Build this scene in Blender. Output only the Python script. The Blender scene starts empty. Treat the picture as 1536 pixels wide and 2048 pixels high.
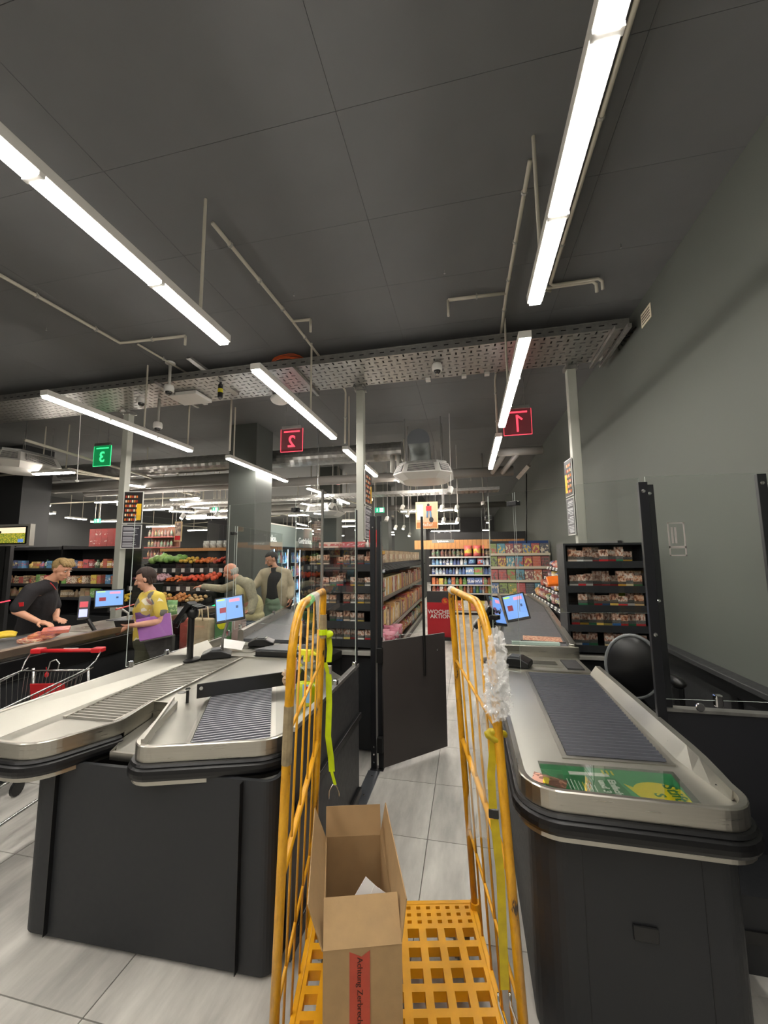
import bpy, math, random
from mathutils import Vector, Matrix, noise as mnoise
random.seed(7)
S = bpy.context.scene
COL = S.collection
PI = math.pi

# ---------------- camera, world, exposure ----------------
CAM_R = Matrix(((0.97777933, 0.03277862, 0.20705831), (0.20942024, -0.10784515, -0.97186037), (-0.00952601, 0.99362719, -0.11231327)))
CAM_P = Vector((0, 0, 1.75))
FPX = 775.0
cd = bpy.data.cameras.new('camera'); cam = bpy.data.objects.new('camera', cd); COL.objects.link(cam)
cd.sensor_fit = 'HORIZONTAL'; cd.sensor_width = 36; cd.lens = FPX / 1536 * 36
cd.clip_start = 0.02; cd.clip_end = 200
cam.matrix_world = Matrix.Translation(CAM_P) @ CAM_R.to_4x4()
S.camera = cam
w = bpy.data.worlds.new('world'); S.world = w; w.use_nodes = True
w.node_tree.nodes['Background'].inputs[0].default_value = (0.85, 0.93, 1, 1)
w.node_tree.nodes['Background'].inputs[1].default_value = 0.25
S.view_settings.view_transform = 'Standard'; S.view_settings.look = 'None'
S.view_settings.exposure = 0.75; S.view_settings.gamma = 1; S.view_settings.use_curve_mapping = False
LAMP_STRENGTH = 40.0
CEIL = 4.22; WALLX = 1.75; TRAYZ = 4.0; LAMPZ = 3.3

def ray(x, y):
    return CAM_R @ Vector(((x - 768) / FPX, -(y - 1024) / FPX, -1))
def lv(x, y, Z):
    d = ray(x, y); return CAM_P + d * ((Z - CAM_P.z) / d.z)
def dp(x, y, Y):
    d = ray(x, y); return CAM_P + d * (Y / d.y)
def sd(x, y, X):
    d = ray(x, y); return CAM_P + d * (X / d.x)
def at(x, y, t):
    return CAM_P + ray(x, y) * t

# ---------------- materials ----------------
def s2l(c):
    return tuple((v / 12.92 if v <= .04045 else ((v + .055) / 1.055) ** 2.4) for v in c)
def rgb(h):
    return s2l(tuple(int(h[i:i + 2], 16) / 255 for i in (0, 2, 4))) + (1,)
MATS = {}
def mat(name, h, rough=.5, metal=0, emis=0, noise=0, nscale=20, bump=0, spec=.5, brushed=None, coat=0):
    if name in MATS: return MATS[name]
    m = bpy.data.materials.new(name); m.use_nodes = True; MATS[name] = m
    nt = m.node_tree; b = nt.nodes['Principled BSDF']
    c = rgb(h)
    b.inputs['Base Color'].default_value = c; b.inputs['Roughness'].default_value = rough
    b.inputs['Metallic'].default_value = metal; b.inputs['Specular IOR Level'].default_value = spec
    b.inputs['Coat Weight'].default_value = coat
    if emis:
        b.inputs['Emission Color'].default_value = c; b.inputs['Emission Strength'].default_value = emis
    if noise or bump:
        tc = nt.nodes.new('ShaderNodeTexCoord'); mp = nt.nodes.new('ShaderNodeMapping'); n = nt.nodes.new('ShaderNodeTexNoise')
        nt.links.new(tc.outputs['Object'], mp.inputs[0]); nt.links.new(mp.outputs[0], n.inputs['Vector'])
        n.inputs['Scale'].default_value = nscale; n.inputs['Detail'].default_value = 5
        if brushed: mp.inputs['Scale'].default_value = brushed
        if noise:
            mr = nt.nodes.new('ShaderNodeMapRange'); nt.links.new(n.outputs[0], mr.inputs[0])
            mr.inputs[1].default_value = .3; mr.inputs[2].default_value = .7
            mr.inputs[3].default_value = 1 - noise; mr.inputs[4].default_value = 1 + noise
            mx = nt.nodes.new('ShaderNodeVectorMath'); mx.operation = 'SCALE'
            mx.inputs[0].default_value = c[:3]; nt.links.new(mr.outputs[0], mx.inputs['Scale']); nt.links.new(mx.outputs[0], b.inputs['Base Color'])
            mr2 = nt.nodes.new('ShaderNodeMapRange'); nt.links.new(n.outputs[0], mr2.inputs[0])
            mr2.inputs[3].default_value = max(0, rough - .1); mr2.inputs[4].default_value = min(1, rough + .12)
            nt.links.new(mr2.outputs[0], b.inputs['Roughness'])
        if bump:
            bp = nt.nodes.new('ShaderNodeBump'); bp.inputs['Strength'].default_value = bump; bp.inputs['Distance'].default_value = .01
            nt.links.new(n.outputs[0], bp.inputs['Height']); nt.links.new(bp.outputs[0], b.inputs['Normal'])
    return m
def node_mat(name):
    m = bpy.data.materials.new(name); m.use_nodes = True; MATS[name] = m
    return m, m.node_tree, m.node_tree.nodes['Principled BSDF']
def glass_mat(name, tint, refl=1.0):
    m = bpy.data.materials.new(name); m.use_nodes = True; MATS[name] = m
    nt = m.node_tree; nt.nodes.clear()
    o = nt.nodes.new('ShaderNodeOutputMaterial'); mix = nt.nodes.new('ShaderNodeMixShader')
    t = nt.nodes.new('ShaderNodeBsdfTransparent'); t.inputs[0].default_value = tint
    g = nt.nodes.new('ShaderNodeBsdfGlossy'); g.inputs['Roughness'].default_value = .01
    fr = nt.nodes.new('ShaderNodeFresnel'); fr.inputs[0].default_value = 1.5
    geo = nt.nodes.new('ShaderNodeNewGeometry'); sub = nt.nodes.new('ShaderNodeMath'); sub.operation = 'SUBTRACT'; sub.inputs[0].default_value = refl
    mu = nt.nodes.new('ShaderNodeMath'); mu.operation = 'MULTIPLY'; mu.use_clamp = True
    nt.links.new(geo.outputs['Backfacing'], sub.inputs[1]); sub.use_clamp = False
    nt.links.new(sub.outputs[0], mu.inputs[0]); nt.links.new(fr.outputs[0], mu.inputs[1])
    nt.links.new(mu.outputs[0], mix.inputs[0]); nt.links.new(t.outputs[0], mix.inputs[1]); nt.links.new(g.outputs[0], mix.inputs[2])
    nt.links.new(mix.outputs[0], o.inputs[0])
    return m
def goods_mat(name, pal, pal2, nscale=9, white=.5, rough=.4, band=(0.3, 0.72)):
    """printed packaging: ground colour per object, a picture block and lettering rows"""
    m, nt, b = node_mat(name); L = nt.links.new; N = nt.nodes.new
    oi = N('ShaderNodeObjectInfo')
    def ramp(cols, src):
        r = N('ShaderNodeValToRGB'); r.color_ramp.interpolation = 'CONSTANT'
        e = r.color_ramp.elements
        while len(e) < len(cols): e.new(.5)
        for i, c in enumerate(cols): e[i].position = i / len(cols); e[i].color = rgb(c)
        L(src, r.inputs[0]); return r
    r1 = ramp(pal, oi.outputs['Random'])
    ma = N('ShaderNodeMath'); ma.operation = 'MULTIPLY'; ma.inputs[1].default_value = 7.31; L(oi.outputs['Random'], ma.inputs[0])
    fr = N('ShaderNodeMath'); fr.operation = 'FRACT'; L(ma.outputs[0], fr.inputs[0])
    r2 = ramp(pal2, fr.outputs[0])
    tc = N('ShaderNodeTexCoord'); sep = N('ShaderNodeSeparateXYZ'); L(tc.outputs['Generated'], sep.inputs[0])
    ad = N('ShaderNodeVectorMath'); ad.operation = 'ADD'; cmb = N('ShaderNodeCombineXYZ'); sc = N('ShaderNodeMath'); sc.operation = 'MULTIPLY'; sc.inputs[1].default_value = 50
    L(oi.outputs['Random'], sc.inputs[0]); L(sc.outputs[0], cmb.inputs[0]); L(tc.outputs['Generated'], ad.inputs[0]); L(cmb.outputs[0], ad.inputs[1])
    n = N('ShaderNodeTexNoise'); n.inputs['Scale'].default_value = nscale; L(ad.outputs[0], n.inputs['Vector'])
    st = N('ShaderNodeMath'); st.operation = 'GREATER_THAN'; st.inputs[1].default_value = white; L(n.outputs[0], st.inputs[0])
    lo = N('ShaderNodeMath'); lo.operation = 'GREATER_THAN'; lo.inputs[1].default_value = band[0]; L(sep.outputs[2], lo.inputs[0])
    hi = N('ShaderNodeMath'); hi.operation = 'LESS_THAN'; hi.inputs[1].default_value = band[1]; L(sep.outputs[2], hi.inputs[0])
    bm = N('ShaderNodeMath'); bm.operation = 'MULTIPLY'; L(lo.outputs[0], bm.inputs[0]); L(hi.outputs[0], bm.inputs[1])
    b2 = N('ShaderNodeMath'); b2.operation = 'MULTIPLY'; L(bm.outputs[0], b2.inputs[0]); L(st.outputs[0], b2.inputs[1])
    mx = N('ShaderNodeMix'); mx.data_type = 'RGBA'; L(b2.outputs[0], mx.inputs[0]); L(r1.outputs[0], mx.inputs[6]); L(r2.outputs[0], mx.inputs[7])
    # small lettering rows near the top
    wv = N('ShaderNodeTexWave'); wv.bands_direction = 'Z'; wv.inputs['Scale'].default_value = 6; wv.inputs['Distortion'].default_value = 2; L(ad.outputs[0], wv.inputs['Vector'])
    g = N('ShaderNodeMath'); g.operation = 'GREATER_THAN'; g.inputs[1].default_value = .93; L(wv.outputs[1], g.inputs[0])
    mx2 = N('ShaderNodeMix'); mx2.data_type = 'RGBA'; L(g.outputs[0], mx2.inputs[0]); L(mx.outputs[2], mx2.inputs[6]); mx2.inputs[7].default_value = (.75, .72, .66, 1)
    L(mx2.outputs[2], b.inputs['Base Color']); b.inputs['Roughness'].default_value = rough
    return m
def cig_mat():
    m, nt, b = node_mat('cigarette_print'); L = nt.links.new; N = nt.nodes.new
    oi = N('ShaderNodeObjectInfo'); r = N('ShaderNodeValToRGB'); r.color_ramp.interpolation = 'CONSTANT'
    e = r.color_ramp.elements
    cols = ['c9a23a', 'b3262b', 'd9d9d4', '9a2d30', 'd8c46a', 'e3e0d8', '2d5b8c', 'c4b38a', '2f6b4a']
    while len(e) < len(cols): e.new(.5)
    for i, c in enumerate(cols): e[i].position = i / len(cols); e[i].color = rgb(c)
    L(oi.outputs['Random'], r.inputs[0])
    tc = N('ShaderNodeTexCoord'); sep = N('ShaderNodeSeparateXYZ'); L(tc.outputs['Generated'], sep.inputs[0])
    cmb = N('ShaderNodeCombineXYZ'); sc = N('ShaderNodeMath'); sc.operation = 'MULTIPLY'; sc.inputs[1].default_value = 90; L(oi.outputs['Random'], sc.inputs[0]); L(sc.outputs[0], cmb.inputs[0])
    ad = N('ShaderNodeVectorMath'); ad.operation = 'ADD'; L(tc.outputs['Generated'], ad.inputs[0]); L(cmb.outputs[0], ad.inputs[1])
    n = N('ShaderNodeTexNoise'); n.inputs['Scale'].default_value = 3.2; L(ad.outputs[0], n.inputs['Vector'])
    pr = N('ShaderNodeValToRGB'); pe = pr.color_ramp.elements
    pics = ['241c18', '8a5a48', 'd0a890', 'e8ddd0', '8d8a88']
    while len(pe) < 5: pe.new(.5)
    for i, c in enumerate(pics): pe[i].position = .3 + i * .1; pe[i].color = rgb(c)
    L(n.outputs[0], pr.inputs[0])
    def gt(v):
        q = N('ShaderNodeMath'); q.operation = 'GREATER_THAN'; q.inputs[1].default_value = v; L(sep.outputs[2], q.inputs[0]); return q
    wv = N('ShaderNodeTexWave'); wv.bands_direction = 'Z'; wv.inputs['Scale'].default_value = 5.5; wv.inputs['Distortion'].default_value = 3; wv.inputs['Detail Scale'].default_value = 6; L(ad.outputs[0], wv.inputs['Vector'])
    tr = N('ShaderNodeValToRGB'); tr.color_ramp.interpolation = 'CONSTANT'; tr.color_ramp.elements[0].color = rgb('121212'); tr.color_ramp.elements[1].position = .8; tr.color_ramp.elements[1].color = rgb('a9a9a4'); L(wv.outputs[1], tr.inputs[0])
    m1 = N('ShaderNodeMix'); m1.data_type = 'RGBA'; L(gt(.2).outputs[0], m1.inputs[0]); L(r.outputs[0], m1.inputs[6]); L(tr.outputs[0], m1.inputs[7])
    m2 = N('ShaderNodeMix'); m2.data_type = 'RGBA'; L(gt(.46).outputs[0], m2.inputs[0]); L(m1.outputs[2], m2.inputs[6]); L(pr.outputs[0], m2.inputs[7])
    m3 = N('ShaderNodeMath'); m3.operation = 'MULTIPLY'; m3.inputs[1].default_value = 13.7; L(oi.outputs['Random'], m3.inputs[0]); m4 = N('ShaderNodeMath'); m4.operation = 'FRACT'; L(m3.outputs[0], m4.inputs[0])
    wr_ = N('ShaderNodeValToRGB'); wr_.color_ramp.interpolation = 'CONSTANT'; we = wr_.color_ramp.elements
    while len(we) < 4: we.new(.5)
    for i, (p_, c_) in enumerate(((0, 'ffffff'), (.35, 'b8b6b4'), (.62, 'f0dccc'), (.86, '8a8a88'))): we[i].position = p_; we[i].color = rgb(c_)
    L(m4.outputs[0], wr_.inputs[0]); mm = N('ShaderNodeMix'); mm.data_type = 'RGBA'; mm.blend_type = 'MULTIPLY'; mm.inputs[0].default_value = 1; L(m2.outputs[2], mm.inputs[6]); L(wr_.outputs[0], mm.inputs[7])
    L(mm.outputs[2], b.inputs['Base Color']); b.inputs['Roughness'].default_value = .35
    return m

M_ceil = mat('ceiling_paint', '6b6c6c', .85, noise=.05, nscale=3)
M_ceil2 = mat('ceiling_joint_dark', '4a4a4a', .9)
M_wall = mat('wall_paint', '555852', .8, noise=.05, nscale=2, bump=.05)
M_dark = mat('dark_laminate', '1f2124', .55, noise=.12, nscale=40)
M_dark2 = mat('anthracite_panel', '323233', .5, noise=.06, nscale=30)
M_black = mat('black_plastic', '131314', .35)
M_rubber = mat('black_rubber', '08080a', .4)
M_blackm = mat('black_metal', '1b1c20', .4, metal=.3)
M_steel = mat('brushed_steel', 'b4b1a8', .3, metal=1, noise=.04, nscale=5, brushed=(1, 1, 30))
M_steel2 = mat('worn_steel_plate', 'a3a198', .36, metal=.9, noise=.06, nscale=4)
M_galv = mat('galvanised_metal', 'a9a8a4', .38, metal=.9, noise=.15, nscale=18)
M_chrome = mat('chrome', 'd6d6d6', .12, metal=1)
M_white = mat('white_plastic', 'd8d6d0', .4)
M_grey = mat('grey_plastic', 'a5a39b', .5)
M_post = mat('post_paint', 'a3a499', .45)
M_pipe = mat('conduit_grey', 'c0baaa', .5)
M_lens = mat('lamp_lens', 'fff9f1', .3, emis=LAMP_STRENGTH)
M_lens_far = mat('lamp_lens_hall', 'fff6ea', .3, emis=LAMP_STRENGTH * 2.2)
M_housing = mat('lamp_housing', 'c9c6be', .4)
M_spot = mat('spot_glow', 'fff2dc', .3, emis=30)
M_glass = glass_mat('clear_screen', (.975, .985, .98, 1), 1.0)
M_edge = mat('glass_edge', 'c3ccc6', .2, spec=.8)  # pale colour imitates the brightness of lit pane edges
M_yellow = mat('yellow_enamel', 'cf9412', .38, noise=.18, nscale=9)
M_yplas = mat('yellow_plastic_deck', 'e0a010', .42, noise=.1, nscale=12)
M_red = mat('red_plastic', 'c4242a', .35)
M_wire = mat('cart_wire', 'b9bab6', .25, metal=.9)
M_screen = mat('screen_blue', '6f9ae0', .3, emis=.42)
M_scrwhite = mat('screen_white', 'dfe6f2', .3, emis=.5)
M_scrred = mat('screen_red', 'b03040', .3, emis=.45)
M_lime = mat('neon_lime_strap', 'c3dc00', .5, noise=.1, nscale=30)
M_green_lit = mat('green_lit', '3ee08a', .3, emis=.9)
M_redglow = mat('red_lit', 'ff4558', .3, emis=.9)
M_card = mat('cardboard', '9d8059', .8, noise=.07, nscale=25, bump=.15)
M_cardin = mat('cardboard_inner', '977a55', .85, noise=.06, nscale=18)
M_tape = mat('red_tape', 'a83a22', .35, noise=.08, nscale=30)
M_cig = cig_mat()
M_wood = mat('light_wood', 'c98f5a', .55, noise=.15, nscale=14, brushed=(6, 6, .6))
M_skin = mat('skin', 'c98f72', .5, noise=.06, nscale=30)

# ---------------- mesh helpers ----------------
WM = {}
class G:
    def __init__(s): s.v = []; s.f = []; s.m = []
    def add(s, vs, fs, m=0):
        o = len(s.v); s.v += [Vector(p) for p in vs]; s.f += [tuple(i + o for i in f) for f in fs]; s.m += [m] * len(fs); return s
    def box(s, x0, x1, y0, y1, z0, z1, m=0, T=None):
        vs = [Vector(p) for p in ((x0, y0, z0), (x1, y0, z0), (x1, y1, z0), (x0, y1, z0), (x0, y0, z1), (x1, y0, z1), (x1, y1, z1), (x0, y1, z1))]
        if T: vs = [T @ p for p in vs]
        return s.add(vs, [(0, 3, 2, 1), (4, 5, 6, 7), (0, 1, 5, 4), (1, 2, 6, 5), (2, 3, 7, 6), (3, 0, 4, 7)], m)
    def quad(s, a, b, c, d, m=0): return s.add([a, b, c, d], [(0, 1, 2, 3)], m)
    def slab(s, a, b, c, d, th, m=0):
        a, b, c, d = map(Vector, (a, b, c, d)); n = (b - a).cross(d - a).normalized() * th
        return s.add([a, b, c, d, a + n, b + n, c + n, d + n], [(0, 3, 2, 1), (4, 5, 6, 7), (0, 1, 5, 4), (1, 2, 6, 5), (2, 3, 7, 6), (3, 0, 4, 7)], m)
    def tube(s, pts, r, n=8, m=0, cap=True, flat=1.0):
        pts = [Vector(p) for p in pts]; rr = r if isinstance(r, (list, tuple)) else [r] * len(pts)
        o = len(s.v); up = None
        for i, p in enumerate(pts):
            d = (pts[min(i + 1, len(pts) - 1)] - pts[max(i - 1, 0)])
            if d.length < 1e-9: d = Vector((0, 0, 1))
            d.normalize()
            if up is None:
                up = Vector((0, 0, 1)) if abs(d.z) < .9 else Vector((1, 0, 0))
            sx = d.cross(up)
            if sx.length < 1e-4: sx = d.cross(Vector((0, 1, 0)))
            sx.normalize(); up = sx.cross(d).normalized()
            for k in range(n):
                a = 2 * PI * k / n + PI / n
                s.v.append(p + (sx * math.cos(a) + up * math.sin(a) * flat) * rr[i])
        for i in range(len(pts) - 1):
            for k in range(n):
                k2 = (k + 1) % n
                s.f.append((o + i * n + k, o + i * n + k2, o + (i + 1) * n + k2, o + (i + 1) * n + k)); s.m.append(m)
        if cap:
            s.f.append(tuple(o + k for k in range(n))[::-1]); s.f.append(tuple(o + (len(pts) - 1) * n + k for k in range(n))); s.m += [m, m]
        return s
    def prism(s, poly, z0, z1, m=0):
        n = len(poly)
        vs = [(p[0], p[1], z0) for p in poly] + [(p[0], p[1], z1) for p in poly]
        return s.add(vs, [tuple(range(n))[::-1], tuple(range(n, 2 * n))] + [(i, (i + 1) % n, n + (i + 1) % n, n + i) for i in range(n)], m)
    def lathe(s, c, prof, n=16, m=0, axis=None):
        """prof: (r, h) along axis (default +z) from c"""
        c = Vector(c); ax = Vector(axis).normalized() if axis else Vector((0, 0, 1))
        q = Vector((0, 0, 1)).rotation_difference(ax); o = len(s.v)
        for r, h in prof:
            for k in range(n):
                a = 2 * PI * k / n; s.v.append(c + q @ Vector((r * math.cos(a), r * math.sin(a), h)))
        for i in range(len(prof) - 1):
            for k in range(n):
                k2 = (k + 1) % n; s.f.append((o + i * n + k, o + i * n + k2, o + (i + 1) * n + k2, o + (i + 1) * n + k)); s.m.append(m)
        s.f.append(tuple(o + k for k in range(n))[::-1]); s.f.append(tuple(o + (len(prof) - 1) * n + k for k in range(n))); s.m += [m, m]
        return s
    def ell(s, c, r, m=0, nu=12, nv=8, T=None, fn=None):
        c = Vector(c); r = (r, r, r) if not isinstance(r, (list, tuple)) else r; o = len(s.v)
        for j in range(1, nv):
            for i in range(nu):
                a = 2 * PI * i / nu; b = PI * j / nv
                p = Vector((r[0] * math.sin(b) * math.cos(a), r[1] * math.sin(b) * math.sin(a), r[2] * math.cos(b)))
                if fn: p = fn(p)
                if T: p = T @ p
                s.v.append(c + p)
        for z in (r[2], -r[2]):
            p = Vector((0, 0, z)); p = fn(p) if fn else p
            s.v.append(c + (T @ p if T else p))
        t = o + (nv - 1) * nu
        for j in range(nv - 2):
            for i in range(nu):
                i2 = (i + 1) % nu; s.f.append((o + j * nu + i, o + (j + 1) * nu + i, o + (j + 1) * nu + i2, o + j * nu + i2)); s.m.append(m)
        for i in range(nu):
            i2 = (i + 1) % nu
            s.f.append((t, o + i, o + i2)); s.f.append((t + 1, o + (nv - 2) * nu + i2, o + (nv - 2) * nu + i)); s.m += [m, m]
        return s
    def sweep(s, path, prof, closed=False, m=0, capends=True):
        """path: XY points; prof: closed list of (outward offset, z)"""
        P = [Vector((p[0], p[1])) for p in path]; n = len(P); k = len(prof); o = len(s.v)
        for i in range(n):
            a = P[i - 1] if (i or closed) else P[i]; b = P[(i + 1) % n] if (i < n - 1 or closed) else P[i]
            d1 = (P[i] - a); d2 = (b - P[i])
            if d1.length < 1e-9: d1 = d2
            if d2.length < 1e-9: d2 = d1
            d1.normalize(); d2.normalize()
            n1 = Vector((d1.y, -d1.x)); n2 = Vector((d2.y, -d2.x)); nn = (n1 + n2).normalized()
            sc = 1 / max(.5, nn.dot(n1))
            for off, zz in prof:
                q = P[i] + nn * off * sc; s.v.append(Vector((q.x, q.y, zz)))
        for i in range(n if closed else n - 1):
            i2 = (i + 1) % n
            for j in range(k):
                j2 = (j + 1) % k; s.f.append((o + i * k + j, o + i2 * k + j, o + i2 * k + j2, o + i * k + j2)); s.m.append(m)
        if not closed and capends:
            s.f.append(tuple(o + j for j in range(k))); s.f.append(tuple(o + (n - 1) * k + j for j in range(k))[::-1]); s.m += [m, m]
        return s
    def make(s, name, mats, parent=None, smooth=False, bevel=0, kind=None, label=None):
        mats = mats if isinstance(mats, (list, tuple)) else [mats]
        me = bpy.data.meshes.new(name); vs = s.v
        if parent is not None and parent in WM:
            inv = WM[parent].inverted(); vs = [inv @ p for p in vs]
        me.from_pydata([tuple(p) for p in vs], [], s.f)
        for x in mats: me.materials.append(x)
        me.polygons.foreach_set('material_index', s.m)
        if smooth: me.polygons.foreach_set('use_smooth', [True] * len(s.f))
        me.update(); me.validate()
        o = bpy.data.objects.new(name, me); COL.objects.link(o)
        if parent is not None:
            o.parent = parent
            if parent in WM: WM[o] = WM[parent]
        else: WM[o] = Matrix.Identity(4)
        if bevel:
            b = o.modifiers.new('b', 'BEVEL'); b.width = bevel; b.segments = 2; b.limit_method = 'ANGLE'
        if smooth == 'auto':
            pass
        if kind: o['kind'] = kind
        if label: o['label'] = label
        return o
def tag(o, label, cat, group=None):
    if not 4 <= len(label.split()) <= 16: print('LABEL', label)
    o['label'] = label; o['category'] = cat
    if group: o['group'] = group
    return o
def thing(name, label, cat, loc=(0, 0, 0), rz=0, group=None):
    o = bpy.data.objects.new(name, None); COL.objects.link(o); o.empty_display_size = .1
    o.location = loc; o.rotation_euler = (0, 0, rz); tag(o, label, cat, group)
    WM[o] = Matrix.Translation(Vector(loc)) @ Matrix.Rotation(rz, 4, 'Z'); return o
def struct_root(name, loc=(0, 0, 0)):
    o = bpy.data.objects.new(name, None); COL.objects.link(o); o.location = loc; o['kind'] = 'structure'
    WM[o] = Matrix.Translation(Vector(loc)); return o
def dup(root, loc, rz=None, label=None, group=None, scale=None):
    r = root.copy(); COL.objects.link(r); r.location = loc
    if rz is not None: r.rotation_euler = (0, 0, rz)
    if label: r['label'] = label
    if group: r['group'] = group
    if scale: r.scale = scale
    def rec(a, b):
        for ch in a.children:
            c = ch.copy(); COL.objects.link(c); c.parent = b; rec(ch, c)
    rec(root, r); return r
def Tr(loc, rx=0, ry=0, rz=0):
    return Matrix.Translation(Vector(loc)) @ Matrix.Rotation(rz, 4, 'Z') @ Matrix.Rotation(ry, 4, 'Y') @ Matrix.Rotation(rx, 4, 'X')
def text(body, size, name, m, T, parent=None, ext=.002, align='CENTER', bold=0):
    cu = bpy.data.curves.new(name, 'FONT'); cu.body = body; cu.size = size; cu.extrude = ext; cu.align_x = align; cu.align_y = 'CENTER'; cu.offset = bold
    cu.resolution_u = 3
    tmp = bpy.data.objects.new('tmp', cu); COL.objects.link(tmp); dg = bpy.context.evaluated_depsgraph_get(); dg.update()
    me = bpy.data.meshes.new_from_object(tmp.evaluated_get(dg)); bpy.data.objects.remove(tmp)
    me.transform((WM[parent].inverted() if parent in WM else Matrix.Identity(4)) @ T)
    me.materials.clear(); me.materials.append(m)
    o = bpy.data.objects.new(name, me); COL.objects.link(o)
    if parent: o.parent = parent; WM[o] = WM.get(parent, Matrix.Identity(4))
    return o
def rpoly(pts, rad, seg=6):
    """polyline with rounded corners; rad per point (0 = sharp)"""
    out = []
    n = len(pts)
    for i, p in enumerate(pts):
        r = rad[i]
        if r == 0 or i in (0, n - 1) and rad[i] < 0: out.append(tuple(p)); continue
        a = Vector(pts[i - 1]); b = Vector(pts[(i + 1) % n]); p = Vector(p)
        d1 = (a - p).normalized(); d2 = (b - p).normalized(); ang = d1.angle(d2); t = r / math.tan(ang / 2)
        s0 = p + d1 * t; s1 = p + d2 * t; cen = p + (d1 + d2).normalized() * (r / math.sin(ang / 2))
        for k in range(seg + 1):
            f = k / seg; q = (s0 - cen).lerp(s1 - cen, f); q = q.normalized() * r + cen; out.append((q.x, q.y))
    return out
def holes(g, x0, x1, y0, y1, nx, ny, z, hx, hy, depth, m=0, alt=False, T=None, skip=None):
    """perforated plate made of cells, each with a real hole (hx, hy: hole share of the cell)"""
    dx = (x1 - x0) / nx; dy = (y1 - y0) / ny
    for i in range(nx):
        for j in range(ny):
            ax, ay = x0 + i * dx, y0 + j * dy; fx, fy = (hx, hy)
            if alt and (i + j) % 2: fx, fy = (hy * dy / dx, hx * dx / dy)
            cx, cy = ax + dx / 2, ay + dy / 2; qx, qy = dx * fx / 2, dy * fy / 2
            o = [(ax, ay), (ax + dx, ay), (ax + dx, ay + dy), (ax, ay + dy)]; h = [(cx - qx, cy - qy), (cx + qx, cy - qy), (cx + qx, cy + qy), (cx - qx, cy + qy)]
            if skip and skip(i, j):
                vs = [Vector((p[0], p[1], z)) for p in o]
                if T: vs = [T @ v for v in vs]
                g.add(vs, [(0, 1, 2, 3)], m); continue
            vs = [Vector((p[0], p[1], z)) for p in o + h] + [Vector((p[0], p[1], z - depth)) for p in h]
            if T: vs = [T @ v for v in vs]
            g.add(vs, [(k, (k + 1) % 4, 4 + (k + 1) % 4, 4 + k) for k in range(4)] + [(4 + k, 4 + (k + 1) % 4, 8 + (k + 1) % 4, 8 + k) for k in range(4)], m)
# ================= room shell =================
def floor_mat():
    m, nt, b = node_mat('floor_tile'); L = nt.links.new; N = nt.nodes.new
    oi = N('ShaderNodeObjectInfo'); geo = N('ShaderNodeNewGeometry')
    n = N('ShaderNodeTexNoise'); n.inputs['Scale'].default_value = 2.2; n.inputs['Detail'].default_value = 6; n.inputs['Roughness'].default_value = .6
    mp = N('ShaderNodeMapping'); mp.inputs['Scale'].default_value = (3.0, .7, 1); L(geo.outputs['Position'], mp.inputs[0]); L(mp.outputs[0], n.inputs['Vector'])
    r = N('ShaderNodeValToRGB'); r.color_ramp.elements[0].position = .33; r.color_ramp.elements[0].color = rgb('9f9d97'); r.color_ramp.elements[1].position = .72; r.color_ramp.elements[1].color = rgb('d4d1c9')
    L(n.outputs[0], r.inputs[0])
    mr = N('ShaderNodeMapRange'); L(oi.outputs['Random'], mr.inputs[0]); mr.inputs[3].default_value = .9; mr.inputs[4].default_value = 1.08
    sc = N('ShaderNodeVectorMath'); sc.operation = 'SCALE'; L(r.outputs[0], sc.inputs[0]); L(mr.outputs[0], sc.inputs['Scale'])
    L(sc.outputs[0], b.inputs['Base Color']); b.inputs['Roughness'].default_value = .42
    return m
M_floor = floor_mat()
fl = struct_root('floor')
G().box(-16, 1.95, -4, 27, -.1, -.012).make('grout_bed', mat('grout', '77746c', .8), fl)
TX, TY = 1.2, .6
y = 2.61 - TY * 7; tile0 = {}
row = 0
while y < 14:
    k = 0; off = (row % 2) * 0
    x = -.3 + .0 + TX * 1
    while x > -14:
        x0, x1 = max(x - TX, -14), min(x, 1.9)
        if x1 - x0 > .05 and not (y > 6.5 and x < -9):
            key = round(x1 - x0, 3)
            if key not in tile0:
                w_ = x1 - x0; g = G(); e = .0025
                g.box(e, w_ - e, e, TY - e, -.012, 0); o = g.make('tile', M_floor, fl); tile0[key] = o
            else:
                o = tile0[key].copy(); COL.objects.link(o); o.parent = fl
            o.location = (x0, y, 0)
        x -= TX
    y += TY; row += 1
G().box(-16, 1.9, y, 27, -.012, 0).make('tile_field', M_floor, fl, kind='stuff')
# right strip of floor to the wall
for j in range(27):
    yy = 2.61 - TY * 7 + j * TY
    if j == 0:
        strip = G().box(.9025, 1.9, .0025, TY - .0025, -.012, 0).make('tile', M_floor, fl); strip.location = (0, yy, 0)
    else:
        o = strip.copy(); COL.objects.link(o); o.parent = fl; o.location = (0, yy, 0)

ce = struct_root('ceiling')
G().box(-16, 1.95, -4, 27, CEIL + .012, CEIL + .1).make('slab', M_ceil2, ce)
PX, PY = 1.565, .722
pan = None
yy = 1.806 - 8 * PY
while yy < 9.5:
    xx = -.638 + 2 * PX
    while xx > -11:
        if xx - PX < WALLX:
            if pan is None:
                pan = G().box(.0012, PX - .0012, .0012, PY - .0012, 0, .012).make('panel', M_ceil, ce); o = pan
            else:
                o = pan.copy(); COL.objects.link(o); o.parent = ce
            o.location = (xx - PX, yy, CEIL)
        xx -= PX
    yy += PY
G().box(-16, 1.95, yy, 27, CEIL, CEIL + .012).make('far_boards', M_ceil, ce, kind='stuff')

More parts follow.
